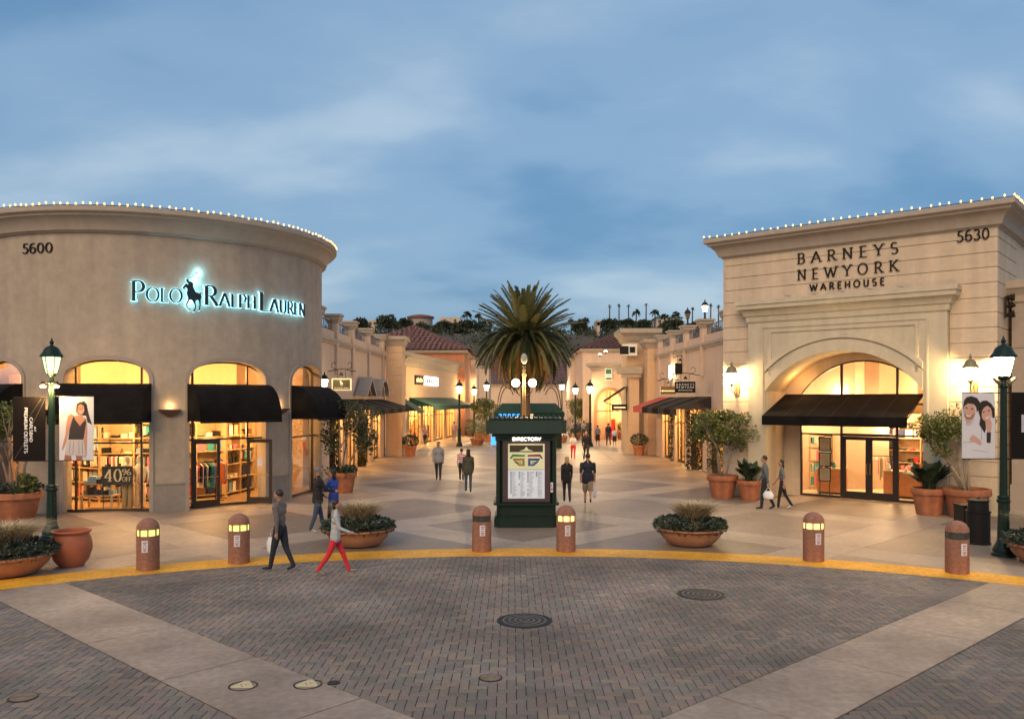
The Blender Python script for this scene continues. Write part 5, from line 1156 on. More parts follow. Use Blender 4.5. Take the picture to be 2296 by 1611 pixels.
lamps = [(1030, 65.9, 'lit street lamp left of the palm, nearest of the far left lamps', 5.2), (1063, 85, 'lit street lamp behind the one nearest the green awning', 5.2), (1323, 65.9, 'brightest far street lamp, right of the palm before the pink wall', 5.2), (1290, 76, 'lit street lamp just right of the palm', 5.2), (1308, 120, 'low distant lit street lamp behind the crowd on the right', 4.9), (1091, 100, 'small distant lit street lamp just left of the palm', 6.1), (1260, 105, 'small distant lit street lamp just right of the palm trunk', 6.2), (1054, 130, 'far lamp of the bright cluster behind the green awning end', 4.7), (1074, 140, 'far lamp of the bright cluster nearer the palm', 4.6), (1283, 150, 'farthest small lamp right of the palm', 4.6)]
gm = globemat('globe_street', (1, .66, .32), 12)
for i, (x, Z, lb_, H) in enumerate(lamps): lamp_post(lb_, px(x, Z), Z, H + .25, True, 1000 if Z < 110 else 1200, gm, 'lit lamps along the street', detail=False, sc=1.3 if Z < 100 else 1.6)
# twin lamp behind the kiosk
Z = 50; t = thing('twin_lamp', 'twin globe lamp on a tapered post behind the directory kiosk', 'street lamp', (px(1175, Z), Z, 0)); zg = hz(858, Z)
mb = MB(); mb.lathe([(.3, 0), (.2, .5), (.13, 1.0), (.11, 3.2), (.09, zg + .1), (.05, zg + .6), (.01, zg + .9)], 14); mb.build('post', mat('post_ochre', (.20, .14, .07), rough=.7), t, 'auto')
for s in (-1, 1):
    mb = MB(); mb.tube([(0, 0, zg - .8), (s * .25, 0, zg - .75), (s * .48, 0, zg - .5), (s * .50, 0, zg - .2)], .03, 6); mb.build('arm', M_ironb, t); mb = MB(); mb.ell((s * .50, 0, zg), (.24, .24, .24), 16, 12); mb.build('globe', globemat('globe_twin', (1, .72, .38), 13), t, True); point('lamp', (s * .5, 0, zg), 420, rad=.2, parent=t)
    mb = MB(); mb.tube([(s * .02, 0, zg + .2), (s * .12, 0, zg + .5), (-s * .1, 0, zg + .75), (s * .08, 0, zg + 1.0)], .02, 5); mb.build('scroll', M_gold, t)
mb = MB(); mb.ell((0, -.1, zg + 1.45), (.2, .1, .32), 14, 10); mb.build('finial_disc', mat('finial_grey', (.35, .36, .33), rough=.5), t, True)
mb = MB(); mb.tube([(0, 0, zg + .8), (0, -.05, zg + 1.2)], .03, 5); mb.build('finial_stem', M_ironb, t)
# rear kiosk
Z = 63; x0, x1 = px(1108, Z), px(1266, Z); rk = thing('retail_kiosk', 'low kiosk with green hip awning behind the directory', 'kiosk', ((x0 + x1) / 2, Z, 0)); w = (x1 - x0) / 2
mb = MB(); mb.box(-w + .2, w - .2, .3, 4, 0, 2.6); mb.build('body', M_iron, rk); mb = MB(); mb.add([(-w, 0, 2.7), (w, 0, 2.7), (w - .6, 1.5, 3.4), (-w + .6, 1.5, 3.4), (w - .6, 3, 3.4), (-w + .6, 3, 3.4), (w, 4.4, 2.7), (-w, 4.4, 2.7)], [(0, 1, 2, 3), (3, 2, 4, 5), (5, 4, 6, 7), (1, 6, 4, 2), (0, 3, 5, 7)]); mb.box(-w, w, -.02, 0, 2.4, 2.7); mb.build('awning', M_greenaw, rk)
M_blue = mat('blue_sign', (.05, .3, .9), emit=1.0, ecol=(.05, .35, 1))
mb = MB(); mb.box(-w - .25, -w + .2, .1, .16, .25, 1.0); mb.build('screen', M_blue, rk)
for i in range(8): mb = MB(); x = -w + .35 + i * .34; mb.box(x, x + .22, -.06, -.03, 2.42, 2.62); mb.build('sign_letter', M_blue if i < 6 else M_cream, rk)
for s in (-1, 1):
    for r in (1.25, 1.0): mb = MB(); mb.tube([(s * (w - 1.0 + r * math.cos(a) * .6), .6, 2.9 + r * 1.7 * math.sin(a)) for a in np.linspace(0, 2.4, 12)], .035, 5); mb.build('scroll_bracket', M_ironb, rk)
# ================================================================== BOLLARDS
bl_ = [(332, 1282, 'lit', 'stubby domed bollard lit yellow green, nearest the terracotta urn'), (536, 1267, 'lit', 'stubby domed bollard lit yellow green, left of the walker with the white bag'), (1080, 1240, 'off', 'unlit domed bollard at the left front corner of the directory kiosk'), (1269, 1240, 'warm', 'warm lit domed bollard at the right front corner of the directory kiosk'), (1824, 1262, 'warm', 'warm lit domed bollard in front of the cream store doors'), (2146, 1290, 'off', 'unlit domed bollard in front of the black litter bin')]
first = {}
for x, by, st, lb_ in bl_:
    gx, gy = G(x, by); gy += .22; gx = px(x, gy)
    if st in first: copy_tree(first[st], lb_, (gx, gy, .02)); continue
    t = thing('bollard', lb_, 'bollard', (gx, gy, .02), 0, 'domed concrete bollards along the yellow kerb'); r = .235
    mb = MB(); mb.lathe([(r - .01, 0), (r, .015), (r, .73)], 28); mb.build('shaft', M_boll, t, 'auto')
    mb = MB(); mb.lathe([(r, .875), (r, .885)] + [(r * math.cos(a), .885 + .225 * math.sin(a)) for a in np.linspace(.08, 1.5, 9)], 28); mb.build('dome', M_boll, t, 'auto')
    lm = {'lit': M_lens, 'warm': M_lensw, 'off': M_lensd}[st]; n = 8
    for i in range(n):
        a0 = 2 * math.pi * (i + .06 - .5) / n - math.pi / 2; a1 = 2 * math.pi * (i + .94 - .5) / n - math.pi / 2; q = (r - .02); mb = MB(); A = [a0 + (a1 - a0) * j / 4 for j in range(5)]
        vs = [(q * math.cos(a), q * math.sin(a), z) for z in (.74, .865) for a in A]; mb.add(vs, [(j, j + 1, j + 6, j + 5) for j in range(4)]); mb.build('lens', lm, t)
        am = (a0 + a1) / 2 + math.pi / n; mb = MB(); M = Matrix.Rotation(am, 4, 'Z'); mb.box(r - .04, r - .003, -.014, .014, .73, .875, M=M); mb.build('lens_bar', M_boll if st != 'off' else M_lensd, t)
    mb = MB(); mb.lathe([(.06, .73), (.06, .88)], 10); mb.build('core', lm if st != 'off' else M_lensd, t)
    mb = MB(); P = []; 
    for (h0, h1, z0, z1, m, rr_) in ((-.28, .28, .40, .655, M_stick, .003),):
        A = [-math.pi / 2 + h0 + (h1 - h0) * j / 5 + .12 for j in range(6)]; vs = [((r + rr_) * math.cos(a), (r + rr_) * math.sin(a), z) for z in (z0, z1) for a in A]; mb = MB(); mb.add(vs, [(j, j + 1, j + 7, j + 6) for j in range(5)]); mb.build('sticker', m, t)
    mb = MB()
    for zz_, a_, wv in ((.61, 0, .2), (.57, 0, .14), (.52, -.1, .07), (.52, .1, .07), (.47, 0, .18), (.435, 0, .12)):
        c = -math.pi / 2 + .12 + a_; A = [c - wv / 1.2, c, c + wv / 1.2]; vs = [((r + .005) * math.cos(a), (r + .005) * math.sin(a), z) for z in (zz_ - .011, zz_ + .011) for a in A]; mb.add(vs, [(j, j + 1, j + 4, j + 3) for j in range(2)])
    mb.build('sticker_print', M_stickr, t)
    first[st] = t
# ================================================================== PLANTS
def leaves(mb, c, r, n, size, rr, shell=.55, nm=3, up_=.3, long=1.9):
    for _ in range(n):
        while True:
            v = Vector((rr.uniform(-1, 1), rr.uniform(-1, 1), rr.uniform(-1, 1)))
            if .05 < v.length <= 1: break
        d = v.length; v = v / d * (shell + (1 - shell) * d ** .5) if rr.random() < .7 else v
        p = Vector((c[0] + v.x * r[0], c[1] + v.y * r[1], c[2] + v.z * r[2]))
        dr = (Vector((v.x, v.y, v.z * .5 + up_)) + Vector((rr.uniform(-.8, .8), rr.uniform(-.8, .8), rr.uniform(-.6, .8)))).normalized(); s = size * rr.uniform(.65, 1.3)
        sd_ = dr.cross(Vector((rr.uniform(-1, 1), rr.uniform(-1, 1), rr.uniform(-1, 1)))).normalized() * s * .5; nrm = dr.cross(sd_).normalized() * s * .12
        a = p; b = p + dr * s * long
        mb.add([a, p + dr * s * long * .5 + sd_ + nrm, b, p + dr * s * long * .5 - sd_ + nrm], [(0, 1, 2), (0, 2, 3)], rr.randrange(nm))
def pot(t, r, h, m=M_tc, soil=True):
    mb = MB(); mb.lathe([(r * .66, 0), (r * .70, .03), (r * .88, h * .72), (r * .90, h * .76), (r * .97, h * .77), (r * 1.0, h * .80), (r * 1.0, h * .97), (r * .98, h), (r * .88, h), (r * .86, h * .9)], 32, caps=False); mb.lathe([(r * .66, 0), (r * .66, .01)], 32)
    mb.build('pot', m, t, 'auto'); mb = MB(); mb.lathe([(r * .87, h * .86), (r * .87, h * .9)], 24); mb.build('soil', M_soil, t)
def branch(mb, p, d, L, r, dep, rr, tips, spread=.55, ns=4, curl=.15):
    pts = [p.copy()]; q = p.copy(); dd_ = d.copy()
    for i in range(ns): dd_ = (dd_ + Vector((rr.uniform(-curl, curl), rr.uniform(-curl, curl), rr.uniform(-.02, .12)))).normalized(); q = q + dd_ * L / ns; pts.append(q.copy())
    mb.tube(pts, [r * (1 - .4 * i / ns) for i in range(ns + 1)], 7 if r > .03 else 5)
    if dep == 0: tips.append(q); return
    for _ in range(rr.randint(2, 3)):
        nd = (dd_ + Vector((rr.uniform(-spread, spread), rr.uniform(-spread, spread), rr.uniform(-.1, .35)))).normalized(); branch(mb, q, nd, L * rr.uniform(.62, .85), r * .62, dep - 1, rr, tips, spread, ns, curl)
def pot_tree(label, x, y, r, h, top, cr, seed, lean=(0, 0), stems=3, crown=None, lf=None, n=2600, size=.055, name='potted_tree', under=True, L0=None, grp=None, barkm=None, clumps=None):
    rr = random.Random(seed); t = thing(name, label, 'potted tree', (x, y, 0), 0, grp); pot(t, r, h); tips = []; mb = MB(); L0 = L0 or (top - h) * .42
    for i in range(stems):
        a = 2 * math.pi * i / stems + rr.uniform(-.4, .4); d = Vector((math.cos(a) * .32 + lean[0], math.sin(a) * .32 + lean[1], 1)).normalized(); branch(mb, Vector((math.cos(a) * .08, math.sin(a) * .08, h * .85)), d, L0, .05, 2, rr, tips)
    mb.build('trunk', barkm or M_bark, t, True); mb = MB(); cc = clumps or []
    for c, rad, k_ in cc:
        m_ = 15
        for q in range(m_):
            while True:
                v = Vector((rr.uniform(-1, 1), rr.uniform(-1, 1), rr.uniform(-1, 1)))
                if .35 < v.length < 1: break
            f_ = rr.uniform(.22, .42); leaves(mb, (c[0] + v.x * rad[0] * .82, c[1] + v.y * rad[1] * .82, c[2] + v.z * rad[2] * .85), (rad[0] * f_, rad[1] * f_, rad[2] * f_ * 1.1), int(n * k_ / m_), size * rr.uniform(.85, 1.25), rr, .35)
    for tp in tips: leaves(mb, tp, (.26, .26, .22), int(n * .35 / max(1, len(tips))), size, rr, .3)
    mb.build('crown', lf or M_lf, t)
    if under:
        mb = MB()
        for i in range(11): a = i * .9 + rr.uniform(-.2, .2); q = r * rr.uniform(.3, .85); leaves(mb, (q * math.cos(a), q * math.sin(a), h + .05), (.24, .24, .16), 70, .06, rr, .2)
        mb.build('underplanting', M_dk, t)
    return t
def gp(x, by, dr=0): gx, gy = G(x, by); gy += dr; return px(x, gy), gy
x, y = gp(1620, 1118, .4); pot_tree('leafy potted tree in a large terracotta pot left of the cream store', x, y, .58, .86, 3.5, 1.3, 61, clumps=[((0, 0, 2.65), (1.15, .95, .62), .5), ((-.5, 0, 2.5), (.7, .7, .6), .25), ((.6, .1, 2.3), (.7, .7, .5), .25)], n=5200, size=.05, under=False)
x, y = gp(2168, 1165, .5); pot_tree('potted tree with thick pale trunks behind the couple poster', x, y, .69, .92, 3.4, 1, 62, lean=(-.25, 0), stems=5, clumps=[((-.45, 0, 2.75), (1.0, .85, .55), .5), ((-.9, 0, 2.4), (.65, .6, .6), .3), ((.2, 0, 2.9), (.55, .5, .4), .2)], n=5600, size=.05, under=False, barkm=mat('pale_bark', (.32, .25, .17), rough=.9, var=.25, scale=10, bump=.5))
x, y = gp(36, 1172, .55); pot_tree('potted tree with bushy pot planting behind the black banner at far left', x, y, .74, .88, 3.5, 1, 63, stems=5, clumps=[((-.55, 0, 2.9), (.8, .7, .55), .6), ((.0, .2, 3.0), (.5, .5, .35), .2), ((.45, -.25, 1.12), (.34, .3, .28), .2)], n=3600, size=.055)
x, y = gp(768, 1105, .4); pot_tree('sparse olive tree with leaning trunk in a terracotta pot by the round store corner', x, y, .57, .80, 3.6, 1, 64, lean=(.22, 0), stems=3, clumps=[((-.45, 0, 2.2), (.38, .4, 1.05), .3), ((.55, .1, 2.6), (.6, .5, .55), .3), ((.95, .1, 2.1), (.45, .4, .7), .3)], n=2400, size=.06, lf=[M_lf[2], M_dk[1], mat('leaf_olive', (.085, .085, .055), rough=.7)])
def spiky(label, x, y, r, h, H, n, seed, blades=.085, lf=M_dk, wid=.9):
    rr = random.Random(seed); t = thing('potted_plant', label, 'potted plant', (x, y, 0)); pot(t, r, h)
    for i in range(n):
        a = rr.uniform(0, 6.28); q = rr.uniform(0, r * .4); L = (H - h) * rr.uniform(.65, 1.1); o = wid * rr.uniform(.25, .75); p0 = Vector((q * math.cos(a), q * math.sin(a), h * .88)); dr = Vector((math.cos(a), math.sin(a), 0)); side = Vector((-math.sin(a), math.cos(a), 0)); mb = MB(); vs = []; K = 6
        for j in range(K + 1):
            tt = j / K; p = p0 + dr * (o * tt ** 1.6) + Vector((0, 0, L * (tt - .28 * tt ** 3 * (1 if o > .4 else .3)))); w_ = blades * (0.25 if tt < .35 else 1.6 * math.sin(math.pi * min(1, (tt - .3) / .7)) ** .7 + .02); vs += [p - side * w_, p + side * w_]
        mb.add(vs, [(2 * j, 2 * j + 1, 2 * j + 3, 2 * j + 2) for j in range(K)]); mb.build('leaf', lf[i % 3], t)
    return t
x, y = gp(1680, 1122, .35); spiky('dark broad leaved plant in a terracotta pot behind the walking couple', x, y, .46, .72, 1.65, 34, 71)
x, y = gp(2083, 1157, .4); tt_ = spiky('dark broad leaved plant in a terracotta pot right of the cream store doors', x, y, .54, .86, 2.0, 44, 72, blades=.1, wid=1.1)
mb = MB(); 
for a, z in ((.6, 1.75), (2.4, 1.6)): mb.ell((.55 * math.cos(a), -.3, z), (.05, .05, .08), 8, 6)
mb.build('orange_flower', mat('flower_orange', (.6, .15, .02), rough=.6), tt_)
def ballplant(label, x, y, r, h, R, seed, m=M_dk, grp=None):
    rr = random.Random(seed); t = thing('potted_shrub', label, 'potted shrub', (x, y, 0), 0, grp); pot(t, r, h); mb = MB(); leaves(mb, (0, 0, h + R * .7), (R * 1.15, R * 1.1, R * .8), 700, .06, rr, .5); mb.build('crown', m, t); return t
x, y = gp(920, 1023, .3); ballplant('round shrub in a small terracotta pot at the foot of the left banded pier', x, y, .42, .68, .45, 73)
x, y = gp(1433, 1021, .3); ballplant('round shrub in a small terracotta pot at the foot of the right banded pier', x, y, .42, .68, .48, 74)
x, y = gp(918, 995, .3); ballplant('loose orange leaved shrub in a pot behind the left pier pot', x, y, .6, .9, 1.1, 75, m=[M_lf[0], M_lf[1], mat('leaf_orange', (.3, .13, .04), rough=.6)])
x, y = gp(1403, 985, .3); ballplant('low shrub in a wide brown pot right of the arched shop', x, y, .8, .8, .6, 76)
for i, (X_, by, R, hh) in enumerate(((1077, 985, 1.0, 1.2), (1096, 990, .9, 1.1), (1070, 998, .8, .9), (1050, 975, .7, .9), (1288, 985, 1.0, 1.1), (1308, 975, 1.3, 1.6), (1340, 968, 1.0, 1.4), (1258, 992, .9, 1.0))):
    x, y = gp(X_, by, .3); ballplant(['dense shrub left of the retail kiosk', 'shrub against the blue screen of the retail kiosk', 'low shrub nearest the left far lamp', 'small shrub under the end of the green awning', 'shrub right of the retail kiosk', 'tall shrub in the crowd right of the kiosk', 'tall shrub before the pink arched shop', 'shrub at the right corner of the retail kiosk'][i], x, y, .6, .55, R, 80 + i, grp='shrubs in pots along the middle of the street', m=[M_lf[0], M_dk[1], M_lf[2]])
for X_, by, tp, lb_ in ((1084, 984, 3.7, 'lamp lit small tree in a pot between the left far lamps'), (1297, 976, 3.7, 'small potted tree over the crowd right of the kiosk'), (1333, 968, 3.3, 'small potted tree behind the brightest far lamp')):
    x, y = gp(X_, by, .3); pot_tree(lb_, x, y, .6, .7, tp, 1, int(X_), stems=3, clumps=[((0, 0, tp - .8), (1.25, 1.0, .75), .7), ((.2, 0, tp - 1.5), (.9, .8, .5), .3)], n=1500, size=.10, under=False)
def ivy(label, x, y, w_, H, seed, grp='ivy clad posts under the awnings'):
    rr = random.Random(seed); t = thing('ivy_post', label, 'ivy post', (x, y, 0), 0, grp); mb = MB(); mb.box(-.12, .12, -.12, .12, 0, H); mb.build('post', M_barkd, t); mb = MB()
    for i in range(9): leaves(mb, (0, 0, .2 + (H - .3) * i / 8), (w_ / 2, w_ / 2, .3), 240, .06, rr, .75)
    mb.build('foliage', M_dk, t)
for X_, by, w_, lb_ in ((1514, 1033, .72, 'farthest ivy clad post under the right black awnings'), (1556, 1053, .74, 'middle ivy clad post under the right black awnings'), (1604, 1060, .78, 'ivy clad post under the right awnings nearest the cream store')): x, y = gp(X_, by, .3); ivy(lb_, x, y, w_, 2.95, by)
for X_, by, w_, lb_ in ((742, 1068, .7, 'ivy clad post beside the olive tree'), (812, 1046, .4, 'thin dark ivy clad post under the left charcoal awnings')): x, y = gp(X_, by, .3); ivy(lb_, x, y, w_, 2.9, by)
def bowl(label, X_, by, seed, r=.88, h=.45, dx=0, grass=430):
    rr = random.Random(seed); x, y = gp(X_, by, r * .75); t = thing('planter_bowl', label, 'planter', (x, y, .0), 0, 'wide terracotta planter bowls')
    mb = MB(); mb.lathe([(r * .50, 0), (r * .66, .05), (r * .84, .22), (r * .93, h - .07), (r * .97, h - .065), (r * 1.03, h - .03), (r * 1.03, h), (r * .93, h), (r * .9, h - .06)], 44, caps=False); mb.build('bowl', M_tcl, t, 'auto')
    mb = MB(); mb.lathe([(r * .9, h - .08), (r * .9, h - .06)], 30); mb.build('soil', M_soil, t)
    mb = MB()
    for i in range(230):
        a = rr.uniform(0, 6.28); q = r * math.sqrt(rr.random()) * 1.04; c = Vector((q * math.cos(a), q * math.sin(a), h + .02 + .12 * (1 - (q / r) ** 2) + rr.uniform(0, .13)))
        for j in range(13):
            b = rr.uniform(0, 6.28); el = rr.uniform(.2, 1.3); d = Vector((math.cos(b) * math.cos(el), math.sin(b) * math.cos(el), math.sin(el))); s = Vector((-math.sin(b), math.cos(b), 0)) * .018; L = rr.uniform(.06, .12); mb.add([c, c + d * L * .6 + s, c + d * L, c + d * L * .6 - s], [(0, 1, 2, 3)], rr.randrange(3))
    leaves(mb, (0, 0, h + .02), (r * 1.04, r * 1.04, .24), 2200, .04, rr, .8); mb.build('succulents', M_suc, t); mb = MB()
    for i in range(grass * 5):
        a = rr.uniform(0, 6.28); q = .27 * math.sqrt(rr.random()); L = rr.uniform(.65, 1.12); b = rr.uniform(0, 6.28); out_ = rr.uniform(.15, 1.0) * (L / 1.0); p0 = Vector((q * math.cos(a) + dx, q * math.sin(a), h)); dr = Vector((math.cos(b), math.sin(b), 0)); sd_ = Vector((-math.sin(b), math.cos(b), 0)) * .0105; vs = []
        for j in range(5): tt = j / 4; p = p0 + dr * out_ * tt ** 1.7 + Vector((0, 0, L * (tt - .42 * tt ** 2.6))); w_ = sd_ * (1 - tt * .8); vs += [p - w_, p + w_]
        mb.add(vs, [(2 * j, 2 * j + 1, 2 * j + 3, 2 * j + 2) for j in range(4)], rr.choice((0, 0, 0, 1, 1, 2)))
    mb.build('grass_tuft', M_grass, t); return t
bowl('terracotta planter bowl with dry grass, behind the red trousered walker', 803, 1232, 91, dx=.0); bowl('terracotta planter bowl with dry grass, in front of the cream store', 1548, 1230, 92, dx=.08)
bowl('terracotta planter bowl with dry grass cut by the left edge of the photo', 10, 1304, 93, r=.98, dx=.1); bowl('terracotta planter bowl cut by the right edge of the photo', 2352, 1275, 94, dx=.1)
x, y = gp(160, 1275, .35); t = thing('terracotta_urn', 'rounded empty terracotta urn beside the left street lamp', 'urn', (x, y, 0)); mb = MB(); mb.lathe([(.24, 0), (.26, .02), (.36, .16), (.425, .36), (.43, .48), (.40, .62), (.355, .71), (.35, .73), (.40, .75), (.415, .775), (.405, .80), (.36, .80), (.34, .74), (.38, .5), (.33, .2)], 44, caps=False); mb.build('body', mat('urn_clay', (.46, .135, .06), rough=.6, var=.14, scale=3, bump=.15, stain=.15), t, 'auto'); mb = MB(); mb.lathe([(.36, .45), (.36, .46)], 24); mb.build('soil', M_soil, t)
# litter bins
for X_, by, lb_, s_ in ((2193, 1222, 'black litter bin with smaller lidded drum on top, beside the right street lamp', 1.0),):
    x, y = gp(X_, by, .28); t = thing('litter_bin', lb_, 'litter bin', (x, y, 0)); mb = MB(); mb.lathe([(.30, 0), (.30, .04), (.28, .05), (.28, .80), (.30, .81), (.30, .85)], 28); mb.build('body', M_text, t, 'auto'); mb = MB(); mb.lathe([(.25, .85), (.24, 1.08), (.26, 1.09), (.26, 1.12), (.18, 1.15), (.06, 1.16), (.06, 1.19)], 24); mb.build('lid', M_text, t, 'auto')
x, y = gp(2172, 1212, .45); t = thing('litter_bin', 'second black litter bin half hidden behind the lidded one', 'litter bin', (x, y, 0)); mb = MB(); mb.box(-.27, .27, -.25, .25, 0, .86); mb.box(-.29, .29, -.27, .27, .862, .9); mb.build('body', M_text, t)
# central palm
Zp = 58; t = thing('date_palm', 'large bushy date palm with hanging brown fronds behind the kiosk', 'palm tree', (px(1178, Zp), Zp, 0)); rr = random.Random(4); zc = hz(765, Zp)
mb = MB(); mb.lathe([(.36, 0), (.33, zc * .5), (.42, zc - .8), (.5, zc - .3), (.2, zc + .1)], 16, flute=lambda i: 1 + .05 * (i % 2)); mb.build('trunk', M_barkd, t, 'auto')
M_fr = [mat('frond_green', (.125, .14, .06), rough=.55), mat('frond_dark', (.07, .085, .035), rough=.55), mat('frond_brown', (.30, .19, .07), rough=.7)]
def frond_mesh(L, kind, seed, m):
    r_ = random.Random(seed); mb = MB(); K = 14; P = []
    for j in range(K + 1):
        t_ = j / K
        if kind == 0: P.append(Vector((L * (t_ - .05 * t_ ** 3), 0, -L * .16 * t_ ** 2.4)))
        elif kind == 1: P.append(Vector((L * (.98 * t_ - .2 * t_ ** 3), 0, L * (.30 * t_ - .72 * t_ ** 2.2))))
        else: P.append(Vector((L * (1.0 * t_ - .50 * t_ ** 2), 0, L * (.22 * t_ - .80 * t_ ** 1.9))))
    mb.tube(P, [.045 * (1 - .8 * j / K) for j in range(K + 1)], 4)
    for j in range(58):
        t_ = .06 + .94 * j / 58; i = min(K - 1, int(t_ * K)); f = t_ * K - i; c = P[i].lerp(P[i + 1], f); tg = (P[i + 1] - P[i]).normalized(); ll = L * .16 * math.sin(math.pi * min(1, .2 + t_ * .76)) ** .6
        for s in (-1, 1):
            d = (tg * 1.05 + Vector((0, s * .5, .1 - r_.random() * .3))).normalized(); sd_ = Vector((0, .35 * s, 1)).cross(d).normalized() * .042; e_ = c + d * ll * r_.uniform(.8, 1.1); mb.add([c - sd_, c + sd_, e_ + sd_ * .25, e_ - sd_ * .25], [(0, 1, 2, 3)])
    me = bpy.data.meshes.new('frond'); me.from_pydata(mb.v, [], mb.f); me.materials.append(m); me.update(); return me
fm = {(a, b): frond_mesh(4.3, a, 10 * a + b, M_fr[b]) for a in range(3) for b in range(3)}
for i in range(205):
    u = (i + .5) / 205; az = i * 2.39996 + rr.uniform(-.2, .2)
    if u < .34: kd, el, mc = 0, R_(88 - 62 * (u / .34) ** .8), rr.choice((0, 0, 1))
    elif u < .68: kd, el, mc = 1, R_(26 - 34 * (u - .34) / .34), rr.choice((0, 1, 1))
    else: kd, el, mc = 2, R_(8 - 42 * (u - .68) / .32), rr.choice((1, 2, 2))
    o = bpy.data.objects.new('frond', fm[(kd, mc)]); COL.objects.link(o); o.parent = t; o.location = (0, 0, zc - .1 + .25 * math.sin(el)); s_ = rr.uniform(.86, 1.04); o.scale = (s_,) * 3; o.rotation_euler = (rr.uniform(-.2, .2), -el, az)
# ================================================================== BANNERS
def pole_banner(label, x0, x1, Z, zt, zb, m, cat='banner', post=1):
    """banner in a plane facing the plaza; x0..x1 survey columns"""
    X0, X1 = px(x0, Z), px(x1, Z); t = thing('pole_banner', label, cat, ((X0 + X1) / 2, Z, (zt + zb) / 2), 0, 'banners on the street lamps'); w, h = (X1 - X0) / 2, (zt - zb) / 2
    mb = MB(); n = 10; vs = []; 
    for i in range(n + 1):
        for j in range(n + 1): a, b = i / n, j / n; vs.append((-w + 2 * w * a, 0, -h + 2 * h * b))
    mb.add(vs, [(i * (n + 1) + j, (i + 1) * (n + 1) + j, (i + 1) * (n + 1) + j + 1, i * (n + 1) + j + 1) for i in range(n) for j in range(n)]); mb.box(-w, w, .001, .006, -h, h); mb.build('cloth', m, t)
    for z in (h + .01, -h - .01): mb = MB(); e = -w - .13 if post < 0 else w + .13; mb.tube([(min(-w, e), .01, z), (max(w, e), .01, z)], .014, 6); mb.build('rod', M_ironb, t)
    return t, w, h
PRN = {}
def shape(t, w, h, P, m, lay, nm='print'):
    """flat printed shape in unit banner coordinates (x 0..1 left-right, y 0..1 top-down)"""
    Q = ccw([(-w + 2 * w * x, h - 2 * h * y) for x, y in P]); mb = MB(); mb.prism(Q, ident, -.0015 * lay - .0008, -.0015 * lay + .0006); return mb.build(nm, m, t)
def blob(cx, cy, rx, ry, a=0, n=16, sq=1): return [(cx + rx * math.cos(t_) * math.cos(a) - ry * math.sin(t_) * math.sin(a), cy + rx * math.cos(t_) * math.sin(a) + ry * math.sin(t_) * math.cos(a)) for t_ in [2 * math.pi * i / n for i in range(n)]]
def pm(n, c): return mat('print_' + n, c, rough=.6, var=.04)
M_bw = mat('banner_white', (.62, .63, .68), rough=.6, var=.05, scale=1.2); M_bk = mat('banner_black', (.010, .008, .008), rough=.8, spec=.15)
SK, SKs, HR, BLK, SHT, SHs = pm('skin', (.52, .25, .16)), pm('skin_shade', (.33, .13, .08)), pm('hair', (.025, .014, .01)), pm('top', (.03, .02, .022)), pm('shorts', (.50, .46, .45)), pm('shorts_line', (.27, .22, .24))
Zb = LL[1] - .02; zt, zb = hz(889, Zb), hz(1031, Zb)
t, w, h = pole_banner('white lamp banner printed with a dark haired woman in a black top', 133, 210, Zb, zt, zb, M_bw, post=-1)
shape(t, w, h, [(.5, .14), (.6, .09), (.72, .07), (.80, .12), (.83, .22), (.88, .32), (.93, .40), (.95, .44), (.82, .40), (.78, .30), (.55, .28), (.50, .22)], HR, 1)          # hair behind
shape(t, w, h, [(.58, .25), (.66, .25), (.68, .32), (.78, .34), (.80, .40), (.60, .50), (.40, .40), (.44, .30), (.56, .30)], SK, 2)                         # neck and chest
shape(t, w, h, [(.26, .30), (.36, .27), (.42, .30), (.34, .42), (.26, .58), (.19, .74), (.12, .82), (.07, .84), (.10, .76), (.18, .60), (.21, .42)], SK, 2)      # left arm
shape(t, w, h, [(.74, .36), (.80, .42), (.81, .55), (.80, .72), (.79, .92), (.74, .97), (.71, .92), (.72, .70), (.70, .50)], SK, 2)                             # right arm
shape(t, w, h, [(.42, .30), (.46, .36), (.60, .46), (.76, .36), (.78, .42), (.74, .55), (.70, .68), (.26, .68), (.30, .52), (.36, .40)], BLK, 3)              # top
shape(t, w, h, [(.25, .675), (.71, .675), (.76, .80), (.78, .93), (.62, .93), (.52, .93), (.47, .90), (.30, .93), (.16, .91), (.20, .80)], SHT, 4)              # shorts
for x in (.32, .42, .56, .66): shape(t, w, h, [(x, .70), (x + .012, .70), (x + .03 * (1 if x > .5 else -1), .90), (x + .018 * (1 if x > .5 else -1) - .004, .90)], SHs, 5)
shape(t, w, h, [(.17, .91), (.34, .92), (.36, .999), (.14, .999)], SKs, 3); shape(t, w, h, [(.48, .92), (.68, .93), (.67, .999), (.50, .999)], SKs, 3)
shape(t, w, h, blob(.625, .185, .125, .098, .08), SK, 6); shape(t, w, h, [(.50, .18), (.52, .11), (.62, .08), (.72, .10), (.77, .17), (.74, .23), (.72, .15), (.63, .115), (.55, .14), (.53, .20), (.52, .26), (.50, .24)], HR, 7)
shape(t, w, h, blob(.575, .175, .020, .006), HR, 7); shape(t, w, h, blob(.675, .178, .020, .006), HR, 7); shape(t, w, h, [(.57, .225), (.625, .235), (.675, .225), (.655, .245), (.6, .245)], pm('teeth', (.75, .7, .68)), 7); shape(t, w, h, [(.615, .185), (.635, .185), (.64, .207), (.61, .207)], SKs, 7)
t, w, h = pole_banner('black lamp banner with white upright lettering left of the left lamp', 29, 102, Zb, hz(891, Zb), hz(1032, Zb), M_bk, post=1)
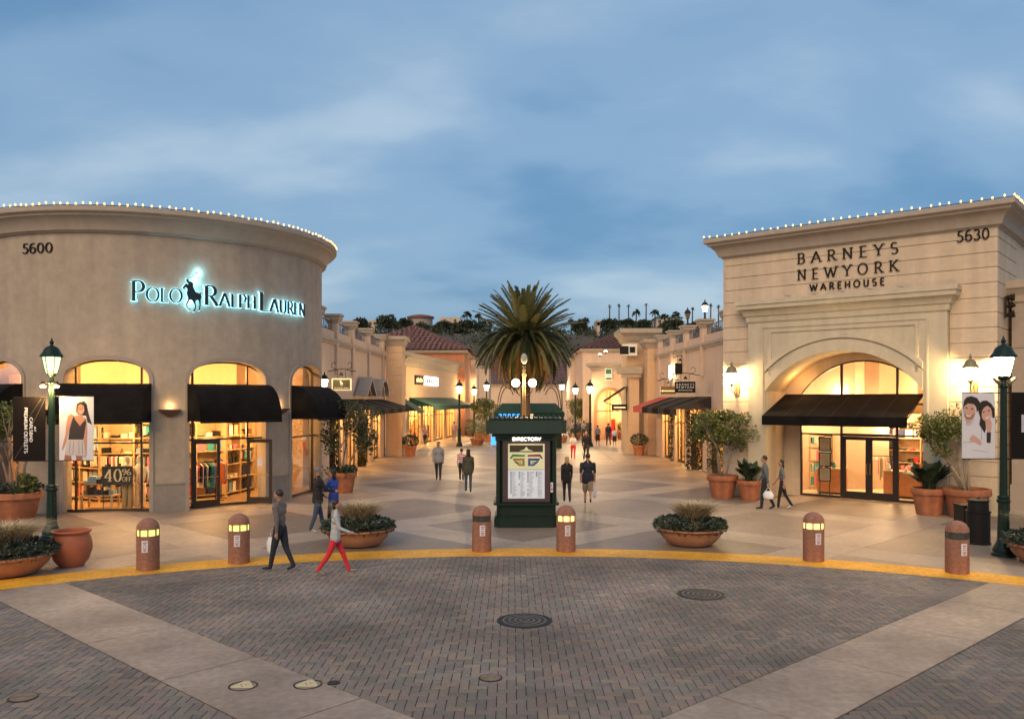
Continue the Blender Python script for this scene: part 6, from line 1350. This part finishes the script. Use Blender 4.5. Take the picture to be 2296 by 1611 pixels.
def vtext(s, xc, ya, yb, hh):
    W_ = (yb - ya) * 2 * h
    fm_ = lambda a, d, b: (-w + 2 * w * xc + b, d, h - 2 * h * ya - a)
    text(s, 0, W_, -hh / 2, hh, fm_, -.006, -.001, M_bw, t, name='print', single=True, thick=.24, thin=.16, serif=False, gap=.1)
vtext('PREMIUM OUTLETS', .40, .16, .88, .085); vtext('CARLSBAD', .56, .32, .70, .075); vtext('AT', .68, .46, .54, .05)
for a, b in (((.98, .02), (.60, .42)), ((.45, .62), (.05, .97)), ((.86, .02), (.5, .3))): shape(t, w, h, [a, (a[0] + .012, a[1]), (b[0] + .012, b[1]), b], pm('line_grey', (.10, .085, .08)), 1)
Zb = RL[1] - .02
t, w, h = pole_banner('white lamp banner printed with a smiling couple in white shirts', 2157, 2231, Zb, hz(881, Zb), hz(1027, Zb), M_bw, post=1)
WS, WSs, SKm = pm('white_shirt', (.60, .61, .66)), pm('shirt_fold', (.42, .43, .50)), pm('skin_light', (.56, .33, .26))
shape(t, w, h, [(.0, .36), (.12, .42), (.35, .36), (.50, .46), (.62, .62), (.60, .98), (.0, .98)], WS, 1)
shape(t, w, h, [(.55, .46), (.66, .44), (.86, .44), (.99, .42), (.99, .98), (.35, .98), (.40, .76)], WS, 2); 
for P in ([(.05, .75), (.5, .73), (.5, .745), (.05, .765)], [(.58, .5), (.60, .5), (.60, .72), (.57, .72)], [(.3, .86), (.8, .9), (.8, .91), (.3, .875)], [(.12, .43), (.14, .47), (.24, .47), (.34, .38), (.36, .40), (.25, .5), (.12, .49)]): shape(t, w, h, P, WSs, 3)
shape(t, w, h, [(.08, .36), (.30, .36), (.25, .46), (.14, .47)], SKm, 3); shape(t, w, h, blob(.22, .27, .185, .145, .25), SKm, 4)
shape(t, w, h, [(.03, .20), (.06, .11), (.14, .06), (.28, .045), (.44, .07), (.54, .14), (.50, .24), (.44, .30), (.43, .22), (.36, .17), (.18, .155), (.06, .20), (.04, .26)], HR, 5)
shape(t, w, h, [(.06, .30), (.12, .33), (.22, .345), (.33, .33), (.38, .28), (.36, .35), (.28, .40), (.14, .40), (.07, .36)], pm('stubble', (.30, .15, .11)), 5)
for x, y_ in ((.13, .225), (.30, .24)): shape(t, w, h, blob(x, y_, .035, .010, .15), HR, 6)
shape(t, w, h, [(.10, .325), (.2, .345), (.28, .335), (.24, .365), (.14, .36)], pm('teeth', ()), 6)
shape(t, w, h, [(.48, .25), (.50, .17), (.60, .12), (.74, .11), (.88, .16), (.98, .24), (.99, .37), (.92, .38), (.9, .3), (.62, .3), (.70, .44), (.72, .55), (.68, .61), (.60, .55), (.52, .48), (.55, .38)], HR, 6)
shape(t, w, h, [(.70, .40), (.84, .40), (.90, .46), (.86, .62), (.78, .62), (.72, .5)], SKm, 7); shape(t, w, h, [(.74, .60), (.87, .60), (.86, .76), (.74, .76)], BLK, 8)
shape(t, w, h, blob(.745, .30, .165, .125, -.35), SKm, 8); shape(t, w, h, [(.56, .26), (.60, .19), (.72, .155), (.84, .18), (.93, .26), (.92, .32), (.86, .23), (.76, .19), (.66, .22), (.60, .27), (.58, .34)], HR, 9)
for x, y_ in ((.65, .29), (.80, .265)): shape(t, w, h, blob(x, y_, .032, .010, -.2), HR, 9)
shape(t, w, h, [(.69, .365), (.77, .37), (.84, .335), (.81, .375), (.74, .395)], pm('teeth', ()), 9); shape(t, w, h, [(.22, .70), (.30, .64), (.38, .65), (.55, .72), (.60, .77), (.55, .80), (.40, .76), (.24, .73)], SKm, 4)
text('SIMON', w * .22, w * .8, -h * .78, .035, ident, -.011, -.0075, pm('hair', ()), t, name='print', single=True, serif=False)  if False else None
t, w, h = pole_banner('black lamp banner cut by the right edge of the photo', 2268, 2342, Zb, hz(881, Zb), hz(1027, Zb), M_bk, post=-1); shape(t, w, h, [(.30, .33), (.42, .33), (.42, .60), (.30, .60)], WSs, 1)
# ================================================================== HILL
M_hillw = mat('old_wall', (.16, .13, .11), rough=.9, var=.3, scale=.5)
rr = random.Random(12)
def hillz(x, y):
    u = min(1, max(0, (y - 175) / 120)); b = 26.5 * (u * u * (3 - 2 * u)); 
    return b + 1.5 * mnoise.noise(Vector((x * .02, y * .02, 0))) * u + .8 * mnoise.noise(Vector((x * .07, y * .07, 3))) * u + (.9 if 205 < y < 212 else 0) - .02 * max(0, y - 330)
mb = MB(); nx, ny = 90, 44; xs = [-360 + 720 * i / nx for i in range(nx + 1)]; ys = [165 + 420 * (j / ny) ** 1.5 for j in range(ny + 1)]
mb.add([(x, y, hillz(x, y) - .1) for y in ys for x in xs], [(j * (nx + 1) + i, j * (nx + 1) + i + 1, (j + 1) * (nx + 1) + i + 1, (j + 1) * (nx + 1) + i) for j in range(ny) for i in range(nx)]); struct(mb.build('hillside', mat('hill_earth', (.085, .072, .052), rough=1, var=.5, scale=.06), smooth=True))
M_ht = [mat('hill_leaf_a', (.045, .062, .035), rough=.8), mat('hill_leaf_b', (.065, .082, .045), rough=.8), mat('hill_leaf_c', (.026, .036, .022), rough=.8)]
def hill_tree(label, x, ytop, ybase, wpx, Z, seed):
    X = px(x, Z); z1 = hz(ytop, Z); z0 = min(hz(ybase, Z), hillz(X, Z) + 1.0); z0 = min(z0, z1 - 3); r_ = random.Random(seed); t = thing('hill_tree', label, 'tree', (X, Z, z0), 0, 'dark trees along the ridge of the hill'); H = z1 - z0; R = wpx * Z / F / 2 * 1.15
    mb = MB(); mb.tube([(0, 0, -3), (.1, 0, H * .3), (0, 0, H * .6)], [.4, .3, .15], 6); mb.build('trunk', M_barkd, t); mb = MB()
    for i in range(11): a = r_.uniform(0, 6.3); q = R * r_.uniform(.1, .72); cc = (q * math.cos(a), q * math.sin(a) * .6, H * r_.uniform(.12, .78)); leaves(mb, cc, (R * .42, R * .4, H * .26), 150, .5, r_, .6)
    mb.build('crown', M_ht, t)
ht = [(808, 713, 742, 46, 'leftmost dark tree on the ridge just past the round store'), (866, 707, 748, 48, 'tall flat topped dark tree on the ridge left of the tiled roof'), (905, 716, 742, 34, 'dark tree on the ridge just left of the tiled roof peak'), (950, 722, 748, 44, 'dark tree on the ridge below the round hilltop building'), (985, 724, 748, 36, 'low dark tree on the ridge right of the round hilltop building'), (1015, 722, 746, 40, 'dark tree on the ridge before the flat hilltop building'), (1050, 716, 745, 46, 'dark tree on the ridge left of the big palm'), (1085, 722, 742, 34, 'dark tree on the ridge behind the big palm fronds'), (1303, 716, 745, 36, 'dark tree on the ridge just right of the big palm'), (1361, 717, 742, 44, 'round dark tree below the thin palms, left one'), (1407, 718, 740, 34, 'round dark tree below the thin palms, middle one'), (1444, 716, 740, 36, 'round dark tree below the thin palms, right one'), (1500, 720, 738, 60, 'long dark hedge like tree under the teal roofed building'), (1556, 722, 740, 36, 'dark tree on the ridge behind the lit parapet lantern')]
for i, (x, a, b, w_, lb_) in enumerate(ht): hill_tree(lb_, x, a, b, w_, 285 + (i * 37 % 20), 300 + i)
def hill_palm(label, x, ytop, ybase, Z, spread, seed, slim=True):
    X = px(x, Z); z1 = hz(ytop, Z); z0 = hz(ybase, Z) - 6; r_ = random.Random(seed); t = thing('hill_palm', label, 'palm tree', (X, Z, z0), 0, 'slim palms on the hill' if slim else 'feathery palms on the hill'); H = z1 - z0; S = spread * Z / F / 2
    mb = MB(); mb.tube([(0, 0, 0), (r_.uniform(-.2, .2), 0, H * .5), (0, 0, H - S * .7)], [.35, .28, .22], 6); mb.build('trunk', M_barkd, t); mb = MB(); c = Vector((0, 0, H - S * .7))
    for i in range(26 if slim else 20):
        a = i * 2.4; el = r_.uniform(-.7, 1.3); d = Vector((math.cos(a) * math.cos(el), math.sin(a) * math.cos(el), math.sin(el))); sd_ = Vector((-math.sin(a), math.cos(a), 0)) * (.16 if slim else .22) * S; L = S * r_.uniform(.8, 1.1)
        p1 = c + d * L * .55; p2 = c + d * L + Vector((0, 0, -L * (.15 if slim else .5))); mb.add([c, p1 + sd_, p2, p1 - sd_], [(0, 1, 2), (0, 2, 3)], i % 3)
    mb.build('crown', M_ht, t)
for i, (x, a) in enumerate(((1367, 683), (1388, 681), (1409, 682), (1449, 680), (1553, 687), (1594, 680), (1611, 683))): hill_palm('slim tall palm on the ridge, number counted by its place: ' if False else ['leftmost slim palm of the row on the ridge', 'second slim palm from the left on the ridge', 'third slim palm from the left on the ridge', 'fourth slim palm from the left, beside the feathery palms', 'slim palm just left of the lit parapet lantern', 'slim palm just right of the lit parapet lantern', 'rightmost slim palm, at the edge of the cream store'][i], x, a, 738, 312, 12, 400 + i)
for i, (x, a, s_) in enumerate(((1427, 690, 26), (1469, 690, 28), (1491, 700, 26), (1515, 695, 26), (1313, 709, 24), (1280, 712, 20), (1047, 694, 30), (1073, 700, 24))): hill_palm(['feathery palm among the slim palms on the ridge', 'feathery palm left of the teal roof', 'low feathery palm in front of the teal roof', 'feathery palm right of the teal roof', 'small feathery palm right of the big palm crown', 'small feathery palm partly behind the big palm crown', 'taller feathery palm on the ridge left of the big palm', 'shorter feathery palm on the ridge next to the big palm'][i], x, a, 735, 305, s_, 450 + i, False)
def hbox(name, label, x0, x1, y0, y1, Z, m, roof=None, rh=1.2):
    X0, X1 = px(x0, Z), px(x1, Z); z1, z0 = hz(y0, Z), hz(y1, Z) - 8; t = thing(name, label, 'building', ((X0 + X1) / 2, Z, z0), 0); w = (X1 - X0) / 2; mb = MB(); mb.box(-w, w, 0, 12, 0, z1 - z0); mb.build('wall', m, t)
    if roof: mb = MB(); mb.add([(-w - .6, -.6, z1 - z0), (w + .6, -.6, z1 - z0), (w + .6, 12.6, z1 - z0), (-w - .6, 12.6, z1 - z0), (-w * .4, 5, z1 - z0 + rh), (w * .4, 5, z1 - z0 + rh)], [(0, 1, 5, 4), (1, 2, 5), (2, 3, 4, 5), (3, 0, 4), (3, 2, 1, 0)]); mb.build('roof', roof, t)
    n = max(2, int(w * 2 / 3))
    for i in range(n): x = -w + 2 * w * (i + .5) / n; mb = MB(); mb.box(x - .5, x + .5, -.05, .0, z1 - z0 - 1.9, z1 - z0 - .8); mb.build('window', M_lensd, t)
hbox('hill_house', 'pale flat house on the ridge between two dark trees at left', 826, 845, 717, 735, 330, M_stuccoB); hbox('hill_building', 'long flat pale building on the ridge left of the big palm', 985, 1032, 711, 735, 330, M_stuccoB)
hbox('hill_building', 'teal roofed building on the ridge behind the feathery palms', 1472, 1500, 712, 735, 320, M_stuccoB, mat('teal_roof', (.06, .26, .26), rough=.7), 1.4); hbox('hill_building', 'second teal roofed building on the ridge near the parapet lanterns', 1503, 1530, 712, 735, 322, M_stuccoB, mat('teal_roof', ()), 1.4)
hbox('hill_house', 'small pale tower on the slope right of the big palm', 1339, 1345, 716, 745, 270, M_blockL)
Z = 335; t = thing('round_hill_building', 'round building with red rimmed domed roof on the ridge', 'building', (px(943, Z), Z, hz(740, Z))); H = hz(713, Z) - hz(740, Z); R = 27 * Z / F; mb = MB(); mb.lathe([(R, 0), (R, H)], 32); mb.build('wall', M_trimP, t, 'auto'); mb = MB(); mb.lathe([(R * 1.12, H - .2), (R * 1.14, H + .5), (R * .8, H + 1.0), (R * .3, H + 1.4), (.1, H + 1.5)], 32); mb.build('roof', mat('red_rim', (.22, .09, .08), rough=.8), t, 'auto')
for k, (z_, x0, x1) in enumerate(((743, 955, 1075), (748, 1262, 1345))):
    Z = 262 - 20 * k; t = thing('retaining_wall', ['pale retaining wall on the slope left of the big palm', 'pale retaining wall on the slope right of the big palm'][k], 'wall', (px(x0, Z), Z, hillz(px(x0, Z), Z) - 2), 0, 'retaining walls on the slope'); L = px(x1, Z) - px(x0, Z)
    for i in range(10): mb = MB(); zz0 = 2.6 + .2 * math.sin(i); mb.box(L * i / 10, L * (i + 1) / 10 - .1, 0, .5, 0, zz0); mb.build('wall_panel', M_hillw, t)
mb = MB(); rr = random.Random(5)
for i in range(520):
    x = rr.uniform(-75, 85); y = rr.uniform(196, 296); s_ = rr.uniform(1.0, 2.6); leaves(mb, (x, y, hillz(x, y) + s_ * .3), (s_ * 1.5, s_ * 1.2, s_ * .7), 34, .55, rr, .6)
o = mb.build('hillside_scrub', M_ht); tag(o, 'dark scrub covering the slope of the hill', 'scrub', kind='stuff')
# ================================================================== PEOPLE
PM = {}
def cloth(n, c): return mat('wear_' + n, c, rough=.85, var=.15, scale=14)
SKIN = mat('skin', (.42, .22, .15), rough=.55); SKIND = mat('skin_tan', (.30, .15, .09), rough=.55); SHOE = cloth('shoe', (.02, .018, .016)); SHOEW = cloth('white_shoe', (.55, .55, .53)); HAIRB = mat('hair_black', (.012, .009, .008), rough=.5); HAIRBR = mat('hair_brown', (.028, .016, .011), rough=.5); HAIRBL = mat('hair_blonde', (.45, .29, .13), rough=.5); HAIRG = mat('hair_grey', (.16, .15, .14), rough=.6)
def caps(mb, p0, p1, r0, r1, n=10):
    p0, p1 = Vector(p0), Vector(p1); d = p1 - p0; L = d.length or 1e-4; d = d / L; pts = [p0 - d * r0 * .85, p0 - d * r0 * .5, p0, p1, p1 + d * r1 * .5, p1 + d * r1 * .85]; mb.tube(pts, [r0 * .45, r0 * .85, r0, r1, r1 * .85, r1 * .45], n)
def person(label, x, by, H, face, top, legs, hair=HAIRB, shoes=SHOE, skin=None, pose=None, group=None, female=False, shorts=False, sleeves='long', jacket=0, longhair=0, stripe=None, bagh=None, vox=.016, loc=None, arms=None, heavy=1.0):
    """figure from tapered limbs fused to one continuous skin; face = heading (0 looks away from the camera)"""
    skin = skin or SKIN; po = dict(lt=.35, lk=.1, rt=-.28, rk=.35, la=-.3, le=.3, ra=.3, re=.35, lean=.03); po.update(pose or {})
    gx, gy = loc or G(x, by); h = H; B = []
    W_ = (.093 if female else .104) * heavy; hipw = .052
    def leg(s, th, kn):
        hp = Vector((s * hipw * h, 0, .50 * h)); k = hp + Vector((0, math.sin(th), -math.cos(th))) * .235 * h; a = th - kn; an = k + Vector((0, math.sin(a), -math.cos(a))) * .235 * h; toe = an + Vector((s * .01 * h, math.cos(a * .6), math.sin(a * .6) - .28)).normalized() * .095 * h; return hp, k, an, toe
    Ls = leg(-1, po['lt'], po['lk']); Rs = leg(1, po['rt'], po['rk']); low = min(min(q.z for q in Ls[2:]), min(q.z for q in Rs[2:])) - .022 * h; up_ = Vector((0, 0, -low))
    fat = 1.12 if not female else 1.0; Ls = [q + up_ for q in Ls]; Rs = [q + up_ for q in Rs]; pel = Vector((0, 0, .52 * h)) + up_; ln = po['lean']; sh = pel + Vector((0, math.sin(ln) * .30 * h, .29 * h)); nk = sh + Vector((0, ln * .03 * h, .045 * h)); hd = nk + Vector((0, .012 * h, .070 * h))
    lm = 1 if not shorts else 3
    for hp, k, an, toe in (Ls, Rs):
        kk = hp.lerp(k, .95)
        B += [(hp, kk, .052 * h * fat, .036 * h * fat, 1)] if not shorts else [(hp, kk, .058 * h * fat, .05 * h * fat, 1)]
        B += [(k, an, (.033 if not shorts else .030) * h * fat, (.025 if not shorts else .018) * h, lm), (an + Vector((0, 0, -.004 * h)), toe, .021 * h, .015 * h, 2)]
    B += [(pel + Vector((-.035 * h, 0, 0)), pel + Vector((.035 * h, 0, 0)), .058 * h * fat, .058 * h * fat, 1 if jacket < .08 else 0)]
    B += [(pel + Vector((0, 0, .06 * h)), pel.lerp(sh, .55), .058 * h * fat, .062 * h * fat, 0), (pel.lerp(sh, .70) + Vector((-.045 * h, 0, 0)), pel.lerp(sh, .70) + Vector((.045 * h, 0, 0)), .058 * h * fat, .058 * h * fat, 0), (sh + Vector((-W_ * h * .74, 0, -.035 * h)), sh + Vector((W_ * h * .74, 0, -.035 * h)), .042 * h, .042 * h, 0)]
    B += [(pel.lerp(sh, .4) + Vector((-.03 * h, 0, 0)), pel.lerp(sh, .4) + Vector((.03 * h, 0, 0)), .055 * h * fat * heavy, .055 * h * fat * heavy, 0)]
    if jacket: B += [(pel + Vector((0, 0, .05 * h)), pel + Vector((0, 0, -jacket * h)), .064 * h * fat, .066 * h * fat, 0),(pel + Vector((-.034 * h, 0, .05 * h)), pel + Vector((-.040 * h, 0, -jacket * h)), .062 * h * fat * heavy, .066 * h * fat * heavy, 0), (pel + Vector((.034 * h, 0, .05 * h)), pel + Vector((.040 * h, 0, -jacket * h)), .062 * h * fat * heavy, .066 * h * fat * heavy, 0)]
    B += [(sh + Vector((q * .055 * h, 0, -.005 * h)), nk + Vector((q * .008 * h, 0, 0)), .032 * h, .026 * h, 0) for q in (-1, 1)]
    B += [(nk + Vector((0, 0, -.03 * h)), nk + Vector((0, 0, .03 * h)), .029 * h, .028 * h, 3)]
    hands = []
    for s, sa, el in ((-1, po['la'], po['le']), (1, po['ra'], po['re'])):
        S = sh + Vector((s * W_ * h, 0, -.025 * h)); out_ = .10; E_ = S + Vector((s * out_, math.sin(sa), -math.cos(sa))).normalized() * .165 * h; a2 = sa + el; Wr = E_ + Vector((s * .02 - s * .05 * el, math.sin(a2), -math.cos(a2))).normalized() * .145 * h
        B += [(S, E_, .033 * h * fat, .026 * h * fat, 0 if sleeves != 'none' else 3), (E_, Wr, .025 * h * fat, .018 * h, 0 if sleeves == 'long' else 3)]
        dh = (Wr - E_).normalized(); pm_ = Wr + dh * .045 * h; B += [(Wr, pm_, .017 * h, .020 * h, 3)]; hands.append(pm_ + dh * .03 * h); sd2 = Vector((0, 1, 0)) if abs(dh.y) < .8 else Vector((0, 0, 1))
        for q in range(4): c0 = pm_ + sd2 * (q - 1.5) * .0095 * h; c1 = c0 + dh * (.024, .028, .026, .020)[q] * h + Vector((-s * .006 * h, 0, 0)); c2 = c1 + (dh * .8 + Vector((-s * .6, 0, 0))).normalized() * .014 * h; B += [(c0, c1, .0062 * h, .0055 * h, 3), (c1, c2, .0055 * h, .0045 * h, 3)]
        B += [(Wr + dh * .015 * h + sd2 * .012 * h, Wr + dh * .045 * h + sd2 * .028 * h, .0075 * h, .0055 * h, 3)]
    mb = MB()
    for p0, p1, r0, r1, k in B: caps(mb, p0, p1, r0, r1)
    mb.ell(hd, (.047 * h, .055 * h, .066 * h), 14, 12); mb.ell(hd + Vector((0, .026 * h, -.028 * h)), (.030 * h, .028 * h, .030 * h), 10, 8); mb.ell(hd + Vector((0, .053 * h, -.006 * h)), (.008 * h, .012 * h, .014 * h), 8, 6)
    for s in (-1, 1): mb.ell(hd + Vector((s * .045 * h, -.002 * h, -.004 * h)), (.006 * h, .012 * h, .017 * h), 8, 6)
    me = bpy.data.meshes.new('body'); me.from_pydata(mb.v, [], mb.f); tmp = bpy.data.objects.new('tmp', me); COL.objects.link(tmp); rm = tmp.modifiers.new('r', 'REMESH'); rm.mode = 'VOXEL'; rm.voxel_size = vox; rm.use_smooth_shade = True; sm = tmp.modifiers.new('s', 'SMOOTH'); sm.factor = .5; sm.iterations = 2
    dg = bpy.context.evaluated_depsgraph_get(); nm_ = bpy.data.meshes.new_from_object(tmp.evaluated_get(dg)); bpy.data.objects.remove(tmp); nm_.name = 'body'
    n = len(nm_.polygons); C_ = np.empty(n * 3); nm_.polygons.foreach_get('center', C_); C_ = C_.reshape(-1, 3); best = np.full(n, 1e9); idx = np.zeros(n, int)
    for p0, p1, r0, r1, k in B:
        a = np.array(p0); d = np.array(p1) - a; tt = np.clip(((C_ - a) @ d) / max(1e-9, d @ d), 0, 1); dist = np.linalg.norm(C_ - a - tt[:, None] * d, axis=1) - (r0 + (r1 - r0) * tt); m_k = dist < best; best[m_k] = dist[m_k]; idx[m_k] = k
    hm = np.linalg.norm((C_ - np.array(hd)) / np.array([.05, .06, .07]) / h, axis=1) < 1.12; idx[hm] = 3; nm_.materials.clear()
    for m in (top, legs, shoes, skin): nm_.materials.append(m)
    if stripe is not None:
        nm_.materials.append(stripe); st = (idx == 0) & ((C_[:, 2] / .05).astype(int) % 2 == 0); idx[st] = 4
    nm_.polygons.foreach_set('material_index', idx.astype(np.int32)); nm_.polygons.foreach_set('use_smooth', [True] * n)
    t = thing('person', label, 'person', (gx, gy, .02), face, group); o = bpy.data.objects.new('body', nm_); COL.objects.link(o); o.parent = t
    mb = MB(); mb.ell(hd + Vector((0, -.013 * h, .019 * h)), (.051 * h, .052 * h, .055 * h), 16, 12)
    if longhair: mb.ell(hd + Vector((0, -.034 * h, -.05 * h * longhair)), (.050 * h, .030 * h, .085 * h * longhair), 14, 10)
    mb.build('hair', hair, t, True)
    if math.cos(face) < 0:
        for s in (-1, 1): mb = MB(); mb.ell(hd + Vector((s * .017 * h, .0475 * h, .004 * h)), (.006 * h, .004 * h, .004 * h), 8, 6); mb.build('eye', HAIRB, t, True)
    if bagh is not None:
        s, col_, bl2, w_, hh_ = bagh; hp = hands[0 if s < 0 else 1]; cz, sn = math.cos(face), math.sin(face); wp = (gx + hp.x * cz - hp.y * sn, gy + hp.x * sn + hp.y * cz, hp.z + .02)
        b = thing('shopping_bag', bl2, 'bag', wp, face + 1.2); mb = MB(); f_ = lambda a, d, z: (a, d * (1 - .12 * abs(a) / w_), z); vs = []; K = 6
        for j, (sc_, z) in enumerate(((.80, -hh_ - .12), (.96, -hh_ * .9 - .1), (1.05, -hh_ * .5 - .1), (.95, -.22), (.62, -.12))):
            for i in range(12): a = 2 * math.pi * i / 12; vs.append((w_ * sc_ * math.cos(a), w_ * .38 * sc_ * math.sin(a) * (1 + .15 * math.sin(i * 2.3 + j)), z))
        mb.add(vs, [(j * 12 + i, j * 12 + (i + 1) % 12, (j + 1) * 12 + (i + 1) % 12, (j + 1) * 12 + i) for j in range(4) for i in range(12)] + [tuple(range(11, -1, -1))]); mb.build('bag_body', col_, b, True)
        mb = MB(); mb.tube([(-w_ * .5, 0, -.14), (-w_ * .2, 0, -.03), (0, 0, 0), (w_ * .2, 0, -.03), (w_ * .5, 0, -.14)], .009, 5); mb.build('bag_handle', col_, b)
    return t
J = cloth
DEN = J('denim', (.04, .065, .11)); BLKJ = J('black', (.012, .012, .014)); GRYT = J('grey_trouser', (.03, .032, .036)); BAGW = M_white
# foreground walkers
person('walking person in grey brown shirt and dark trousers carrying a white bag at the kerb', 628, 1282, 1.75, R_(75), J('taupe', (.14, .12, .11)), J('dark', (.02, .022, .03)), HAIRBR, pose=dict(lt=.25, lk=.05, rt=-.22, rk=.25, la=-.25, ra=.25, re=.4), bagh=(1, BAGW, 'white carrier bag held by the walker crossing the yellow kerb', .17, .36), vox=.012)
person('walking person in red trousers and pale grey top with dark hair', 752, 1290, 1.62, R_(-82), J('pale_grey', (.42, .43, .44)), J('red', (.62, .028, .04)), HAIRB, shoes=J('tan_shoe', (.32, .22, .16)), pose=dict(lt=.40, lk=.05, rt=-.36, rk=.25, la=-.25, ra=.3, re=.9), female=True, longhair=.55, vox=.012, jacket=.03)
person('grey haired man in black jacket and blue jeans facing the woman in blue', 712, 1194, 1.80, R_(-58), BLKJ, DEN, HAIRG, shoes=SHOEW, pose=dict(lt=.28, lk=.05, rt=-.22, rk=.12, ra=.5, re=.9, la=.1, le=.8), jacket=.05, vox=.012)
person('dark haired woman in blue and black jacket beside the grey haired man', 748, 1187, 1.68, R_(60), J('blue', (.03, .07, .33)), BLKJ, HAIRB, female=True, longhair=.9, pose=dict(lt=.2, lk=.1, rt=-.15, rk=.15, la=.5, le=.9, ra=.2, re=.6), jacket=.06, vox=.012)
person('man in grey pullover walking left with a white bag before the cream store', 1716, 1143, 1.80, R_(62), J('blue_grey', (.10, .115, .13)), J('navy', (.015, .02, .03)), HAIRBR, pose=dict(lt=.18, rt=-.2, rk=.25, la=-.4, le=.3), bagh=(-1, BAGW, 'white carrier bag swinging from the man in the grey pullover', .2, .26), vox=.012)
person('dark haired woman in grey top and black leggings following the man in the grey pullover', 1754, 1141, 1.66, R_(70), J('grey_top', (.13, .14, .15)), BLKJ, HAIRBR, shoes=SHOEW, female=True, longhair=1.0, pose=dict(lt=.22, rt=-.25, rk=.3), sleeves='short', vox=.012)
# middle distance
person('man in light grey jacket and dark trousers walking towards the plaza at left', 983, 1078, 1.78, R_(180), J('lt_grey', (.28, .28, .28)), GRYT, HAIRBR, pose=dict(lt=.2, lk=.05, rt=-.2, rk=.2), jacket=.03)
person('boy in pink and white striped shirt beside the woman in the olive jacket', 1035, 1078, 1.45, R_(0), J('pink_stripe', (.55, .14, .2)), J('dark', ()), HAIRB, stripe=J('white_stripe', (.5, .48, .47)), sleeves='short', pose=dict(lt=.2, rt=-.15))
person('woman with black hair in olive jacket and blue jeans walking away', 1050, 1105, 1.70, R_(5), J('olive', (.055, .055, .035)), DEN, HAIRB, female=True, longhair=.9, jacket=.07, pose=dict(lt=.15, lk=.05, rt=-.12, rk=.12, la=-.1, ra=.15), heavy=1.1)
person('blonde woman in black top and black trousers walking away right of the kiosk', 1271, 1127, 1.66, R_(0), BLKJ, J('black_tr', (.016, .016, .02)), HAIRBL, female=True, longhair=.7, jacket=.05, pose=dict(lt=.2, lk=.05, rt=-.25, rk=.35), stripe=None)
person('man in dark shirt and khaki shorts carrying a white bag right of the kiosk', 1318, 1131, 1.78, R_(-5), J('ink_shirt', (.014, .018, .03)), J('khaki', (.25, .19, .12)), HAIRBR, shorts=True, sleeves='short', heavy=1.15, pose=dict(lt=.15, lk=.05, rt=-.3, rk=.5, ra=.12, re=.1), bagh=(1, J('lilac_bag', (.62, .6, .72)), 'pale lilac carrier bag held by the man in khaki shorts', .13, .40), jacket=.05)
person('woman in white top and red trousers walking towards the plaza', 1285, 1030, 1.62, R_(178), J('white_top', (.6, .58, .54)), J('red', ()), HAIRB, female=True, pose=dict(la=.5, le=1.1, ra=.5, re=1.1), sleeves='short')
person('man in dark clothes with a white bag beside the woman in red trousers', 1314, 1034, 1.82, R_(180), BLKJ, GRYT, HAIRBR, bagh=(1, BAGW, 'white carrier bag held by the man in dark clothes up the street', .14, .3))
far = [('woman in rose top and dark trousers walking past the left pier pots', 953, 1000, 1.62, 178, (.4, .2, .2), (.02, .02, .03)), ('dark figure nearest the green awning shop doors', 1008, 977, 1.78, 20, (.03, .03, .04), (.03, .03, .04)), ('person in rose shirt and grey trousers under the green awning', 1018, 990, 1.75, 0, (.35, .2, .2), (.16, .16, .17)), ('woman in grey top and dark shorts right of the brightest far lamp', 1340, 1000, 1.65, 0, (.2, .2, .21), (.03, .02, .03)), ('tall person in black in front of the lit arched entrance', 1364, 999, 1.8, 10, (.015, .02, .04), (.05, .055, .08)), ('child in white shirt beside the tall person in black', 1378, 1000, 1.42, 0, (.6, .6, .62), (.02, .02, .03)), ('person in teal shirt and white shorts near the brown pot', 1400, 994, 1.68, -20, (.06, .34, .36), (.5, .48, .5))]
for i, (lb_, x, by, H, f, a, b) in enumerate(far): person(lb_, x, by, H, R_(f), J('far_top%d' % i, a), J('far_leg%d' % i, b), [HAIRB, HAIRBR][i % 2], vox=.022, shorts=i in (3, 5, 6), sleeves='short' if i % 2 else 'long', pose=dict(lt=.2, rt=-.2))
rr = random.Random(77); cols = [(.5, .3, .32), (.5, .48, .47), (.05, .06, .1), (.32, .14, .13), (.2, .22, .26), (.45, .36, .3), (.03, .03, .03)]; nmc = ['pink', 'white', 'navy', 'red brown', 'slate', 'beige', 'black']; wh = ['left edge', 'front', 'middle', 'back', 'right edge', 'far right', 'front right']
for i in range(7):
    x = 1284 + i * 6.2; by = 985 - (i * 5 % 9); person('person in %s top at the %s of the crowd behind the kiosk' % (nmc[i], wh[i]), x, by, rr.uniform(1.6, 1.8), R_(rr.choice((0, 180, 20, 160))), J('crowd%d' % i, cols[i]), J('crowdl%d' % i, (.04, .04, .05)), [HAIRB, HAIRBR, HAIRBL][i % 3], vox=.026, group='people in the crowd up the street', pose=dict(lt=.15, rt=-.15))
